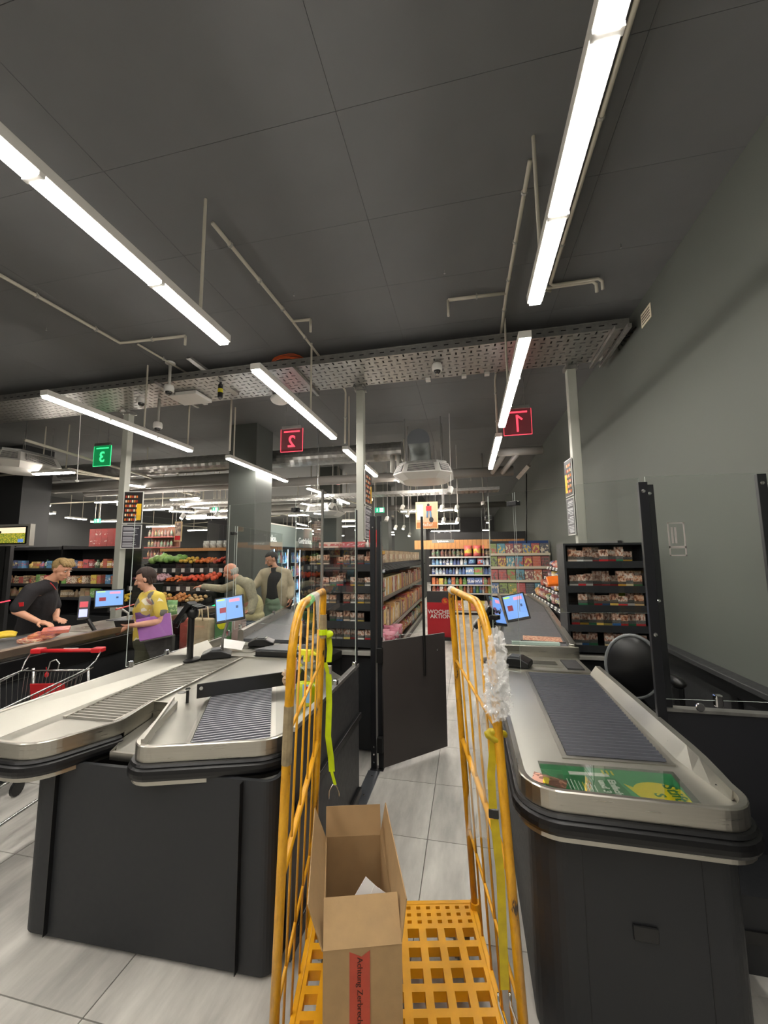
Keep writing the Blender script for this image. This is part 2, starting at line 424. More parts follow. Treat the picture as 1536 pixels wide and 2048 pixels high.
wr = G().box(WALLX, WALLX + .2, -4, 27, 0, CEIL).make('wall_right', M_wall); wr['kind'] = 'structure'
wb = G().box(-16, 1.95, 26, 26.2, 0, CEIL).make('wall_back', M_dark2); wb['kind'] = 'structure'
wl = G().box(-16.2, -16, -4, 27, 0, CEIL).make('wall_left', mat('far_wall', '3a3b3b', .8)); wl['kind'] = 'structure'
wf = G().box(-16, 1.95, -4.2, -4, 0, CEIL).make('wall_front', mat('front_wall', '8a8880', .8)); wf['kind'] = 'structure'
# dark pillars
M_col = mat('column_paint', '50534f', .6)
tag(G().box(-4.28, -3.72, 6.3, 6.9, 0, CEIL).make('pillar', M_col, bevel=.01), 'dark grey square pillar behind the sign reading 2, left of the drinks coolers', 'pillar')
tag(G().box(-12.2, -9.3, 6.4, 7.0, 0, CEIL).make('pillar', mat('pillar_dark', '2a2b2c', .6)), 'black wide pillar at the left edge behind the television', 'pillar')
for (px_, y_, w_, lb) in ((760, 13.0, .6, 'dark pillar behind the exit sign in the middle of the hall'), (655, 10, .5, 'grey pillar right of the drinks coolers, seen through the screen'), (818, 16, 1.2, 'dark wide pillar far back left of the wooden gondola top')):
    c = dp(px_, 1110, y_)
    tag(G().box(c.x - w_ / 2, c.x + w_ / 2, y_, y_ + w_, 0, CEIL).make('pillar', M_col), lb, 'pillar')
# wall protection rail along the right wall
rl = thing('wall_guard', 'dark grey ledge and boards along the foot of the right wall behind the cashier seat', 'wall guard', (WALLX, 2, 0))
G().box(WALLX - .1, WALLX - .002, -1, 4.15, .90, .94).make('ledge', M_dark2, rl, bevel=.006)
G().box(WALLX - .08, WALLX - .002, -1, 4.15, .82, .90).make('top_rail', M_black, rl)
for k in range(5):
    G().box(WALLX - .04, WALLX - .002, -1 + k * 1.03 + .004, -1 + (k + 1) * 1.03 - .004, .02, .82).make('board', M_dark2, rl)
G().box(WALLX - .07, WALLX - .04, 3.05, 3.12, .02, .82).make('batten', M_black, rl)
# label high on the right wall
lb = thing('wall_label', 'small cream paper label high on the right wall by the cable tray end', 'label', (WALLX - .004, 3.9, 4))
G().box(WALLX - .006, WALLX - .001, 3.83, 4.03, 3.94, 4.08).make('paper', mat('paper_cream', 'd9cdb4', .7), lb)
for k in range(4): G().box(WALLX - .008, WALLX - .006, 3.85, 4.01, 3.96 + k * .028, 3.97 + k * .028).make('print_line', mat('print_brown', '5d5348', .7), lb)

# ================= strip lamps =================
def lamp(a, b, label, w=.092, lens=M_lens, group=None, poles=(), zt=CEIL, join=True):
    a = Vector(a); b = Vector(b); d = (b - a); Ln = d.length; rz = math.atan2(d.y, d.x)
    t = thing('strip_lamp', label, 'ceiling lamp', a, rz, group)
    T = WM[t]
    G().box(0, Ln, -w / 2, w / 2, .02, .075, T=T).make('housing', M_housing, t, bevel=.004)
    n = max(1, round(Ln / .68))
    for k in range(n):
        G().box(k * Ln / n + .012, (k + 1) * Ln / n - .012, -w * .36, w * .36, 0, .02, T=T).make('lens', lens, t)
    if join:
        for k in range(1, n): G().box(k * Ln / n - .012, k * Ln / n + .012, -w / 2, w / 2, .002, .02, T=T).make('joint', M_white, t)
    if not poles: poles = (Ln * .2, Ln * .8)
    for p in poles:
        G().tube([T @ Vector((p, 0, .075)), T @ Vector((p, 0, zt - a.z))], .011, 8).make('pendant_rod', M_pipe, t)
        G().lathe(T @ Vector((p, 0, .07)), [(.02, 0), (.02, .03), (.012, .035)], 10).make('rod_clamp', M_grey, t)
    return t
XR, XL = .464, -1.696
lamp((XR, -3.445, LAMPZ), (XR, 2.425, LAMPZ), 'long bright strip lamp overhead at the upper right, nearest of the right row', poles=(1.59, 5.631))
lamp((XR, 2.822, LAMPZ), (XR, 4.823, LAMPZ), 'strip lamp in front of the lit number 1 sign, second of the right row', poles=(1.192,))
lamp((XR, 5.26, LAMPZ), (XR, 7.221, LAMPZ), 'short-looking strip lamp left of and below the number 1 sign, third of the right row', poles=(0.199,))
lamp((XL, -3.445, LAMPZ), (XL, 2.398, LAMPZ), 'long bright strip lamp entering at the left edge, nearest of the middle row', poles=(1.59, 5.565))
lamp((XL, 2.809, LAMPZ), (XL, 4.796, LAMPZ), 'strip lamp passing under the cable tray right of the number 2 sign', poles=(1.192,))
lamp((XL - 0.026, 5.353, LAMPZ), (XL - 0.026, 7.354, LAMPZ), 'strip lamp half hidden behind the middle tray post', poles=(0.199,))
lamp((-3.948, 2.822, LAMPZ), (-3.948, 4.876, LAMPZ), 'strip lamp above the green number 3 sign on the left', poles=(1.192,))
lamp((-3.683, 5.379, LAMPZ), (-3.657, 7.393, LAMPZ), 'strip lamp in front of the dark grey square pillar', poles=(0.159,))
lamp((-3.948, -3.18, LAMPZ), (-3.948, 2.385, LAMPZ), 'strip lamp of the left row ending just outside the left edge', poles=(1.325,))
far = [((68, 950), (147, 946)), ((240, 969), (303, 977)), ((50, 1014), (99, 1012)), ((191, 1006), (243, 1004)), ((131, 1036), (172, 1040)), ((342, 1001), (397, 997)),
       ((795, 964), (865, 960)), ((820, 991), (880, 988)), ((622, 1023), (664, 1020)), ((338, 1023), (390, 1026)), ((374, 1033), (412, 1031)), ((360, 1014), (418, 1017)), ((422, 1024), (457, 1022)), ((616, 978), (644, 988)), ((674, 999), (697, 1008)), ((595, 1048), (613, 1052))]
nm = ['at the far left above the television', 'just behind the left tray post', 'over the television in the far left', 'left of the left tray post, far back', 'low and far left beside the exit sign', 'left of the square pillar, high',
      'directly under the large air unit', 'above the hanging photo poster', 'seen through the screen right of the square pillar', 'behind the left screen, upper', 'behind the left screen, lower', 'behind the left screen, middle', 'close to the pillar, low', 'on the slanting track, upper', 'on the slanting track, lower', 'over the drinks coolers']
for (p, q), n_ in zip(far, nm):
    lamp(lv(*p, LAMPZ), lv(*q, LAMPZ), 'hall strip lamp ' + n_, w=.11, lens=M_lens_far, join=False)
# extra row lamps added to brighten the sales floor and its shelves
for k in range(7):
    for xx in (-12.0, -8.2, -4.6, -1.1):
        if (k in (0,) and xx > -6) or (xx > -2 and k in (2, 4, 6)): continue
        lamp((xx - .75, 8.6 + k * 2.4, 3.0), (xx + .75, 8.6 + k * 2.4, 3.0), 'added row lamp lighting the sales floor far back', w=.1, lens=M_lens_far, join=False, group='added row lamps over the sales floor')
# spots on tracks
def spot(p, label, grp='white track spots', s=1.0, lit=True):
    t = thing('track_spot', label, 'spotlight', p, 0, grp)
    p = Vector(p)
    G().lathe(p, [(.045 * s, 0), (.05 * s, .01), (.05 * s, .12 * s), (.03 * s, .14 * s)], 12, axis=(0.3, .5, 1)).make('can', M_white, t)
    G().lathe(p, [(.038 * s, -.004), (.038 * s, 0)], 10, axis=(.3, .5, 1)).make('lamp_face', M_spot if lit else M_grey, t)
    G().tube([p + Vector((.03, .05, .12 * s)), (p.x + .04, p.y + .06, CEIL)], .006, 6).make('stem', M_white, t)
    return t
for (x, y_, Y_, lt) in ((66, 1034, 7, 1), (882, 1021, 8.5, 1), (912, 1021, 8.6, 1), (886, 1045, 9.6, 1), (914, 1045, 9.6, 1), (814, 1032, 9.5, 1), (772, 1042, 10, 0), (735, 1026, 9, 0), (898, 987, 6.6, 0), (803, 1020, 9, 0), (790, 1058, 12, 1), (806, 1058, 12.5, 1), (746, 1050, 11, 1), (818, 1072, 14, 1), (739, 1073, 12, 1), (660, 1017, 8, 0), (362, 1037, 8, 1), (432, 1032, 9, 0)):
    spot(dp(x, y_, Y_), 'small white track spotlight over the sales floor', lit=bool(lt))
def pipe(name, pts, r, label, cat, m=M_pipe, clips=0, group=None):
    t = thing(name, label, cat, pts[0], 0, group)
    G().tube(pts, r, 8).make('tube', m, t, smooth=True)
    for i in range(len(pts) - 1):
        a, b = Vector(pts[i]), Vector(pts[i + 1]); L_ = (b - a).length
        n = int(L_ / clips) if clips else 0
        for k in range(n):
            c = a.lerp(b, (k + .5) / n); d = (b - a).normalized() * .008
            G().tube([c - d, c + d], r * 1.5, 8).make('pipe_clip', M_grey, t)
            if abs(c.z - CEIL) < .1: G().tube([c, Vector((c.x, c.y, CEIL))], .006, 6).make('clip_stud', M_grey, t)
    return t
CZ = CEIL - .035
def cz(x, y): return lv(x, y, CZ)
pipe('conduit', [cz(0, 550) + Vector((-.9, -1.2, 0)), cz(0, 550), cz(240, 686), cz(371, 672)], .016, 'grey ceiling conduit running from the left edge to the tray bracket', 'conduit', clips=.45)
c = cz(371, 672); pipe('conduit', [c, (c.x, c.y, TRAYZ + .08)], .014, 'short grey drop pipe above the left dome cameras', 'conduit')
pipe('conduit', [cz(275, 688), lv(372, 745, CZ)], .012, 'thin conduit branching toward the left dome camera', 'conduit', clips=.4)
pipe('conduit', [cz(425, 446), cz(585, 642), cz(621, 639)], .016, 'grey ceiling conduit from the left lamp rod toward the coiled orange cable', 'conduit', clips=.4)
c = cz(621, 639); pipe('conduit', [c, (c.x, c.y, TRAYZ + .05)], .013, 'drop pipe behind the coiled orange cable', 'conduit')
pipe('conduit', [cz(587, 645), cz(690, 780), lv(690, 782, CZ) + Vector((0, .03, -.02)), (cz(690, 780).x, cz(690, 780).y, LAMPZ + .08)], .014, 'grey conduit passing behind the tray down to the lamp by the middle post', 'conduit', clips=.5)
pipe('conduit', [cz(1060, 322), cz(1012, 590), cz(990, 760), (cz(990, 760).x, cz(990, 760).y, LAMPZ + .08)], .015, 'grey conduit left of the right lamp row, running past the tray', 'conduit', clips=.4)
pipe('conduit', [cz(1012, 586), cz(896, 600)], .016, 'conduit elbow above the hanging dome camera', 'conduit', clips=.35)
c = cz(896, 600); pipe('conduit', [c, (c.x, c.y, TRAYZ + .02)], .013, 'drop pipe right of the hanging dome camera', 'conduit')
for k in range(3):
    o_ = .042 * k
    p0 = Vector((.73 + o_, -2.9, CZ)); p1 = Vector((.73 + o_, 3.56 - o_ * .7, CZ)); p2 = Vector((1.25 - (.04 * (2 - k)), p1.y, CZ))
    if k == 0: pipe('conduit', [p0, p1, Vector((.84, 3.61, CZ))], .013, 'innermost of the three parallel conduits right of the near lamp', 'conduit', clips=.9)
    else: pipe('conduit', [p0, p1, p1 + Vector((.03, .03, 0)), p2 + Vector((-.03, .03, 0)), p2 + Vector((0, .03, -.03)), (p2.x, p2.y + .03, TRAYZ + .08)], .014, ('middle' if k == 1 else 'outermost') + ' of the three parallel conduits right of the near lamp', 'conduit', clips=.9)
pipe('conduit', [cz(455, 795) + Vector((0, .1, 0)), cz(463, 800), Vector((cz(463, 800).x, cz(463, 800).y, LAMPZ + .08))], .015, 'grey bent pipe above the lamp by the square pillar', 'conduit')
pipe('conduit', [Vector((-3.95, 4.8, CEIL)), Vector((-3.95, 4.8, LAMPZ + .08))], .012, 'thin drop rod under the left dome cameras', 'conduit')
for (x, y_) in ((588, 585), (889, 540), (1241, 488), (93, 655)):
    c = lv(x, y_, CEIL)
    t = thing('ceiling_screw', 'single bare screw hanging from the ceiling', 'screw', c, 0, 'bare screws in the ceiling')
    G().tube([c, c - Vector((0, 0, .03))], .003, 6).make('shank', M_galv, t); G().lathe(c - Vector((0, 0, .034)), [(.008, 0), (.008, .004)], 8).make('head', M_galv, t)

# ================= cable tray and posts =================
TY0, TY1 = 4.08, 4.77
tr = thing('cable_tray', 'long perforated galvanised cable tray crossing under the ceiling', 'cable tray', (-2, TY0, TRAYZ))
TX0, TX1 = -9.2, 1.66
g = G(); holes(g, TX0, TX1, TY0, TY1, 130, 8, TRAYZ, .22, .62, -.003, alt=True); g.make('perforated_bottom', M_galv, tr, kind='stuff')
g = G()
for yy in (TY0, TY1): g.box(TX0, TX1, yy - .002, yy + .002, TRAYZ - .002, TRAYZ + .085); g.box(TX0, TX1, yy - .006, yy + .006, TRAYZ + .085, TRAYZ + .095)
g.make('side_rail', M_galv, tr)
g = G()
for k in range(90):
    x = TX0 + k * .12 + .02; g.box(x, x + .05, TY0 - .004, TY0 - .0021, TRAYZ + .04, TRAYZ + .05)
g.make('rail_slots', M_black, tr, kind='stuff')
G().box(TX0, TX1, TY0 + .05, TY0 + .2, TRAYZ + .01, TRAYZ + .05).make('cable_bundle', mat('cable_dark', '262626', .7), tr)
for x in (-1.97, -3.86, 1.5, 1.61): 
    G().box(x, x + .04, TY0 - .08, TY1 + .08, TRAYZ - .045, TRAYZ - .004).make('cross_rail', M_galv, tr, bevel=.003)
for k in range(6):
    G().tube([(1.6, TY0 + .02 + k * .02, TRAYZ + .02), (1.68, TY0 + .1 + k * .06, TRAYZ - .02 + .012 * k), (1.74, TY0 + .05 + k * .09, TRAYZ + .02)], .009, 6).make('cable', M_black, tr, smooth=True)
for x in (-.45, .28, .62, -3.7, -5.1, 0): 
    G().box(x, x + .06, TY1 - .04, TY1 + .03, TRAYZ - .03, TRAYZ).make('tray_clip', M_white, tr)
oc = thing('cable_coil', 'loose coil of orange cable lying on the cable tray', 'cable', (-2.25, 4.25, TRAYZ + .08))
M_or = mat('orange_cable', 'c0511f', .5)
for k in range(5):
    pts = [(-2.08 + .25 * (1 - .04 * k) * math.cos(a), 4.25 + .2 * math.sin(a), TRAYZ + .1 + .014 * k + .01 * math.sin(3 * a + k)) for a in [i * 2 * PI / 20 for i in range(21)]]
    G().tube(pts, .006, 5).make('cable_turn', M_or, oc, smooth=True)
G().tube([(-2.25, 4.25, TRAYZ + .12), (-2.16, 4.22, TRAYZ + .2), (-2.08, 4.2, CEIL)], .003, 5).make('cable_end', M_or, oc)
G().tube([(-1.93, 4.25, TRAYZ + .12), (-2.06, 4.22, TRAYZ + .2), (-2.08, 4.2, CEIL - .01)], .003, 5).make('cable_end', M_or, oc)
ptm = mat('banner_white', 'c9c9c4', .6)
def tray_post(x, y_, label, banner=None):
    t = thing('tray_post', label, 'post', (x, y_, 0))
    g = G(); h = .05
    g.box(x - h, x + h, y_ - h, y_ + h, 0, TRAYZ - .05)
    g.make('shaft', M_post, t, bevel=.006)
    G().box(x - .075, x + .075, y_ - .06, y_ + .06, TRAYZ - .05, TRAYZ - .004).make('head_plate', M_galv, t)
    for sx in (-1, 1):
        G().box(x + sx * .06 - .01, x + sx * .06 + .01, y_ - .12, y_ + .08, TRAYZ - .035, TRAYZ - .008).make('head_bracket', M_galv, t)
    return t
PYY = 4.83
tray_post(-1.335, PYY, 'grey square post under the tray in the middle, right of sign 2')
tray_post(1.285, PYY, 'grey square post under the tray near the right wall')
tray_post(-5.04, PYY, 'grey square post under the tray beside the green number 3 sign')
# banners fixed to posts
def banner(x0, x1, y0, y1, z0, z1, zsplit, label):
    """two boards, upper colourful, lower dark with rows of print"""
    p0 = Vector((x0, y0, 0)); p1 = Vector((x1, y1, 0)); d = (p1 - p0); Ln = d.length; rz = math.atan2(d.y, d.x)
    t = thing('post_banner', label, 'banner', (x0, y0, z0), rz); T = WM[t]
    H_ = z1 - z0; s = zsplit - z0
    G().box(0, Ln, -.004, .004, s + .01, H_, T=T).make('upper_frame', ptm, t)
    G().box(.012, Ln - .012, -.007, .007, s + .02, H_ - .01, T=T).make('upper_board', mat('banner_black', '1e1a18', .5), t)
    G().box(0, Ln, -.004, .004, 0, s - .01, T=T).make('lower_frame', ptm, t)
    G().box(.012, Ln - .012, -.007, .007, .012, s - .02, T=T).make('lower_board', mat('banner_slate', '33323a', .5), t)
    g = G(); m_ = 0
    for k in range(6):
        for j in range(6):
            cx = .03 + (Ln - .1) * j / 6; zz = s + .05 + (H_ - s - .08) * k / 6
            g.box(cx, cx + (Ln - .1) / 9, -.009, .009, zz, zz + (H_ - s) / 14, (k * 5 + j) % 3, T=T)
    g.make('food_pictures', [mat('ink_orange', 'd97a2c', .6), mat('ink_red', 'b03a28', .6), mat('ink_cream', 'e8d9b8', .6)], t, kind='stuff')
    G().box(Ln - .085, Ln - .022, -.01, .01, s + .06, s + (H_ - s) * .62, T=T).make('yellow_field', mat('ink_yellow', 'e2b41c', .6), t)
    g = G()
    for k in range(22):
        zz = .03 + (s - .07) * k / 22; ww = Ln * (.55 + .33 * random.random())
        if k % 6 == 5: continue
        g.box(.025, min(ww, Ln - .025), -.009, .009, zz, zz + (s / 60 if k % 5 else s / 36), T=T)
    g.make('print_rows', mat('ink_white', 'c4c4c8', .6), t, kind='stuff')
    return t
banner(-4.97, -4.70, PYY - .06, PYY + .02, 1.89, 2.74, 2.25, 'tall printed banner on the left post, food pictures above grey print')
banner(-1.27, -1.27, PYY - .05, PYY + .31, 1.97, 2.87, 2.4, 'narrow dark banner seen edge on at the middle post')
banner(1.22, 1.2, PYY - .05, PYY + .2, 1.97, 2.87, 2.42, 'narrow printed banner seen edge on at the right post')

# ================= numbered signs =================
def numsign(cx, cy, z0, ch, mred, label, rot=0):
    w_ = .35; t = thing('lane_sign', label, 'sign', (cx, cy, z0 + .35), rot); T = Matrix.Translation((cx, cy, z0)) @ Matrix.Rotation(rot, 4, 'Z')
    gm, nt9, b9 = node_mat('tinted_acrylic_' + ch)
    b9.inputs['Base Color'].default_value = rgb('6a3038' if mred else '0f8a50'); b9.inputs['Alpha'].default_value = .45 if mred else .8; b9.inputs['Roughness'].default_value = .08
    b9.inputs['Emission Color'].default_value = rgb('d03048' if mred else '10b060'); b9.inputs['Emission Strength'].default_value = .05 if mred else .22
    em = M_redglow if mred else M_green_lit
    G().box(-w_ / 2, w_ / 2, -.004, .004, 0, w_, T=T).make('acrylic_plate', gm, t)
    g = G(); g.box(-w_ / 2, w_ / 2, -.005, .005, -.004, .004, T=T); g.box(-w_ / 2 - .003, -w_ / 2 + .002, -.005, .005, 0, w_, T=T); g.box(w_ / 2 - .002, w_ / 2 + .003, -.005, .005, 0, w_, T=T)
    g.make('lit_edge', em, t)
    G().box(-w_ * .36, w_ * .36, -.006, .006, w_ * .85, w_ * .91, T=T).make('lit_bar', em, t)
    G().box(-w_ / 2 + .02, w_ / 2 - .02, -.02, .02, w_, w_ + .045, T=T).make('clamp_profile', M_galv, t, bevel=.003)
    for s_ in (-.1, .1): G().tube([T @ Vector((s_, 0, w_ + .04)), T @ Vector((s_, 0, CEIL - z0))], .004, 6).make('cable', M_galv, t)
    if ch == '1':
        g = G(); g.tube([T @ Vector((.0, -.008, w_ * .12)), T @ Vector((-.005, -.008, w_ * .76))], .013, 6); g.tube([T @ Vector((-.005, -.008, w_ * .75)), T @ Vector((.06, -.008, w_ * .58))], .012, 6); g.make('numeral', em, t)
    else: text(ch, .25, 'numeral', em, T @ Matrix.Translation((0, -.006, w_ * .42)) @ Matrix.Rotation(PI / 2, 4, 'X') @ Matrix.Diagonal((-1, 1, 1, 1)), t, .003, bold=.004)
    return t
numsign(.70, 5.2, 3.31, '1', True, 'red lit hanging sign nearest the right wall, mirrored numeral one')
numsign(-2.52, 5.24, 3.31, '2', True, 'red lit hanging sign in the middle, mirrored numeral two')
numsign(-6.02, 5.3, 3.31, '3', False, 'green lit hanging sign on the left, mirrored numeral three')
# ================= cameras =================
def dome(x, y, ztop, zcam, label, disc=True):
    t = thing('dome_camera', label, 'camera', (x, y, ztop))
    if ztop - zcam > .15:
        if disc: G().lathe((x, y, ztop - .012), [(.055, 0), (.06, .006), (.06, .02)], 16).make('mount_plate', M_white, t)
        G().tube([(x, y, ztop), (x, y, zcam + .08)], .018, 10).make('stem', M_grey, t, smooth=True)
    G().lathe((x, y, zcam), [(.052, 0), (.06, .012), (.06, .06), (.05, .085), (.02, .09)], 20).make('camera_body', M_white, t, smooth=False)
    G().ell((x, y, zcam), .042, nu=16, nv=10).make('dome_glass', mat('dome_black', '101010', .08, spec=1), t, smooth=True)
    G().lathe((x, y, zcam - .046), [(.012, 0), (.016, .006)], 10).make('lens_barrel', M_chrome, t)
    return t
dome(-.277, 4.37, TRAYZ + .3 if False else CEIL, 3.9, 'dome camera on a stem in front of the tray, above the hall centre')
dome(-3.6, 4.0, CEIL - .02, 3.82, 'dome camera under a stem and a wall-rail bracket on the left of the tray')
dome(-4.2, 4.5, 3.99, 3.56, 'lowest dome camera hanging below the left part of the tray', disc=False)
dome(-4.35, 4.35, 4.0, 3.88, 'dome camera fixed straight under the left part of the tray')
dome(.42, 9.6, CEIL, 2.95, 'small dome camera far back near the end of the white duct', disc=False)
t = thing('rail_bracket', 'slotted galvanised rail running diagonally off the left dome camera', 'bracket', (-2.83, 3.2, 3.66))
G().slab(lv(372, 718, 4.15), lv(380, 716, 4.15), lv(478, 788, 3.96), lv(470, 792, 3.96), .03).make('slotted_rail', M_galv, t)
t = thing('junction_box', 'white junction box beneath the tray beside the left cameras', 'box', (-3.0, 3.45, TRAYZ - .06))
G().box(-3.95, -3.5, 4.36, 4.7, TRAYZ - .055, TRAYZ - .006).make('box_body', M_white, t, bevel=.005)
t = thing('access_point', 'white rounded wireless unit under the tray left of the lamp end', 'wireless unit', (-1.98, 3.74, TRAYZ - .05))
G().ell((-2.5, 4.8, TRAYZ - .06), (.13, .13, .07)).make('shell', M_white, t, smooth=True)
t = thing('siren', 'black siren with a yellow band hanging below the tray', 'siren', (-2.42, 3.42, 3.4))
c = lv(441, 775, 3.93)
G().lathe(c, [(.02, .12), (.03, .09), (.012, .06), (.03, .03), (.03, -.02)][::-1], 12).make('cap', M_black, t)
G().lathe(c - Vector((0, 0, .07)), [(.032, 0), (.032, .05)], 12).make('yellow_band', mat('siren_yellow', 'b9b021', .4), t)
G().lathe(c - Vector((0, 0, .14)), [(.028, 0), (.032, .01), (.032, .07)], 12).make('horn', M_black, t)
G().tube([c + Vector((0, 0, .1)), c + Vector((0, 0, .29))], .004, 6).make('cable', M_black, t)
t = thing('pull_cord', 'white pull cord with a round knob hanging on the left', 'pull cord', (-3.75, 3.2, 3.0))
a = dp(163, 800, 4.3); b_ = dp(154, 962, 4.3)
G().tube([Vector((a.x, a.y, CEIL)), a, b_], .0045, 6).make('cord', M_white, t); G().ell(b_, (.025, .025, .018)).make('knob', M_white, t, smooth=True)

# ================= air units and ducts =================
def cassette(c, r, label, h=.26):
    cx, cy, cz_ = c; t = thing('air_cassette', label, 'air conditioner', c)
    k = r * .62
    poly = [(-r, -k), (-k, -r), (k, -r), (r, -k), (r, k), (k, r), (-k, r), (-r, k)]
    up = [(x * .97 + cx, y * .97 + cy) for x, y in poly]; mid = [(x * 1.12 + cx, y * 1.12 + cy) for x, y in poly]; lo = [(x * .8 + cx, y * .8 + cy) for x, y in poly]
    g = G(); z2, z1, z0 = cz_ + h, cz_ + h * .35, cz_
    def ringf(A, za, B_, zb): 
        for i in range(8):
            j = (i + 1) % 8; g.quad((A[i][0], A[i][1], za), (A[j][0], A[j][1], za), (B_[j][0], B_[j][1], zb), (B_[i][0], B_[i][1], zb))
    ringf(mid, z1, up, z2); ringf(lo, z0, mid, z1)
    g.add([(p[0], p[1], z2) for p in up], [tuple(range(8))]); g.add([(p[0], p[1], z0) for p in lo], [tuple(range(8))[::-1]])
    g.make('casing', M_white, t)
    g = G(); g.prism([(x * .9 + cx, y * .9 + cy) for x, y in poly], z2, z2 + .05); g.make('top_box', M_galv, t)
    for sx, sy in ((-.7, -.3), (.7, -.3), (-.7, .6), (.7, .6)): G().tube([(cx + r * sx, cy + r * sy, z2), (cx + r * sx, cy + r * sy, CEIL)], .008, 5).make('hanger_rod', M_galv, t)
    # grille faces with slats
    def P3(A, za, B_, zb, i, u, v, off):
        j = (i + 1) % 8
        a = Vector((A[i][0], A[i][1], za)).lerp(Vector((A[j][0], A[j][1], za)), u); b = Vector((B_[i][0], B_[i][1], zb)).lerp(Vector((B_[j][0], B_[j][1], zb)), u)
        n = (Vector((A[j][0], A[j][1], za)) - Vector((A[i][0], A[i][1], za))).cross(Vector((B_[i][0], B_[i][1], zb)) - Vector((A[i][0], A[i][1], za))).normalized()
        p = a.lerp(b, v); ctr = Vector((cx, cy, za)); n = n if n.dot(p - ctr) > 0 else -n
        return p + n * off
    for i in (0, 1, 2, 7, 3):
        G().slab(P3(mid, z1, up, z2, i, .12, .15, .006), P3(mid, z1, up, z2, i, .88, .15, .006), P3(mid, z1, up, z2, i, .88, .9, .006), P3(mid, z1, up, z2, i, .12, .9, .006), .004).make('grille', M_black, t)
        for s_ in range(6):
            v0 = .2 + s_ * .12
            G().slab(P3(mid, z1, up, z2, i, .12, v0, .012), P3(mid, z1, up, z2, i, .88, v0, .012), P3(mid, z1, up, z2, i, .88, v0 + .03, .016), P3(mid, z1, up, z2, i, .12, v0 + .03, .016), .003).make('slat', M_white, t)
    return t
cassette((-.72, 6.9, 3.06), .46, 'large white octagonal air unit hanging in the middle, right of the silver duct')
cassette((-8.0, 5.4, 3.35), .5, 'white octagonal air unit cut off by the left edge')
cassette((-3.55, 9.3, 2.75), .42, 'smaller air unit seen through the screen right of the square pillar')
dk = thing('spiral_duct', 'thick round spiral duct running across to the middle air unit', 'duct', (-4, 6.3, 3.55))
n_ = 90; pts = []; rr = []
for i in range(n_):
    pts.append((-9.2 + 8.05 * i / (n_ - 1), 7.15, 3.74)); rr.append(.175 + (.007 if i % 2 else 0))
G().tube(pts, rr, 20).make('spiral_tube', M_galv, dk)
G().tube([(-.78, 6.95, 3.39), (-.78, 6.95, 3.55), (-.78, 6.85, 3.7), (-.78, 6.62, 3.76)], .19, 20).make('elbow', mat('duct_grey', '6d716e', .5, metal=.3), dk, smooth=True)
G().lathe((-.78, 6.6, 3.765), [(.0, 0), (.2, .001), (.2, .03)], 20, axis=(0, 1, .1)).make('end_cap', mat('duct_grey2', '62666a', .5), dk)
for s_ in (0, .12):
    G().tube([(-1.32 + s_, 7.0, 3.3), (-1.32 + s_, 7.0, 3.62)], .045, 10).make('stub_pipe', M_grey, dk, smooth=True)
M_duct2 = mat('white_duct', 'a39f99', .5)
pipe('air_pipe', [(-9.5, 8.0, 3.42), (.95, 8.0, 3.42)], .10, 'long pale pipe behind the middle air unit reaching the right wall', 'pipe', M_duct2)
pipe('air_pipe', [(-9.5, 8.35, 3.5), (.2, 8.35, 3.5)], .06, 'thinner pale pipe alongside the long pale pipe', 'pipe', M_duct2)
pipe('air_pipe', [dp(995, 905, 7.2), dp(1085, 900, 7.2)], .075, 'short pale duct end against the right wall, below sign 1', 'pipe', M_duct2)
pipe('air_pipe', [dp(985, 945, 7.9), dp(1010, 905, 7.2)], .05, 'slanting pale branch pipe, left one, below sign 1', 'pipe', M_duct2)
pipe('air_pipe', [dp(1005, 945, 7.9), dp(1035, 907, 7.2)], .05, 'slanting pale branch pipe, right one, below sign 1', 'pipe', M_duct2)
t = thing('cable_tray', 'second cable tray with a warm lit underside, far behind the first', 'cable tray', (-3, 9, 3.25))
g = G(); holes(g, -9.5, .75, 8.9, 9.3, 100, 4, 3.2, .4, .6, -.003, alt=True); g.make('perforated_bottom', M_galv, t, kind='stuff')
G().box(-9.5, .75, 8.896, 8.9, 3.2, 3.27).make('side_rail', M_galv, t); G().box(-9.5, .75, 9.3, 9.304, 3.2, 3.27).make('side_rail', M_galv, t)
g = G().slab(dp(1034, 952, 8.8), dp(1040, 957, 8.8), dp(1062, 932, 8.0), dp(1056, 927, 8.0), .04); g.make('end_bracket', M_galv, t)
for (x, y0_, y1_, Y_) in ((942, 938, 962, 8.6), (1053, 947, 1100, 8.9)):
    a, b_ = dp(x, y0_, Y_), dp(x, y1_, Y_); pipe('drop_rod', [a, b_], .012, 'short drop rod under the far tray' if x < 1000 else 'black cable dropping down the right wall', 'rod', M_galv if x < 1000 else M_black)
# thin tracks and pipes of the hall
tracks = [((0, 951), (140, 938)), ((140, 938), (395, 991)), ((50, 880), (400, 985)), ((60, 935), (250, 958)), ((45, 980), (320, 971)), ((45, 1010), (400, 993)), ((45, 1026), (330, 1062)), ((610, 970), (860, 1060)), ((600, 993), (900, 982)), ((900, 982), (893, 955)),
          ((790, 1016), (912, 1014)), ((790, 1016), (802, 1027)), ((912, 1014), (914, 1024)), ((802, 1027), (914, 1024)), ((760, 1031), (880, 1034)), ((790, 1042), (915, 1042)), ((330, 1052), (560, 1031)), ((450, 1006), (600, 1035)), ((255, 1044), (420, 1055)), ((590, 1016), (690, 1013))]
for i, (p, q) in enumerate(tracks):
    pipe('ceiling_track', [lv(*p, 3.5), lv(*q, 3.5)], .022, 'thin pale track line under the hall ceiling', 'track', M_pipe, group='pale tracks under the hall ceiling')
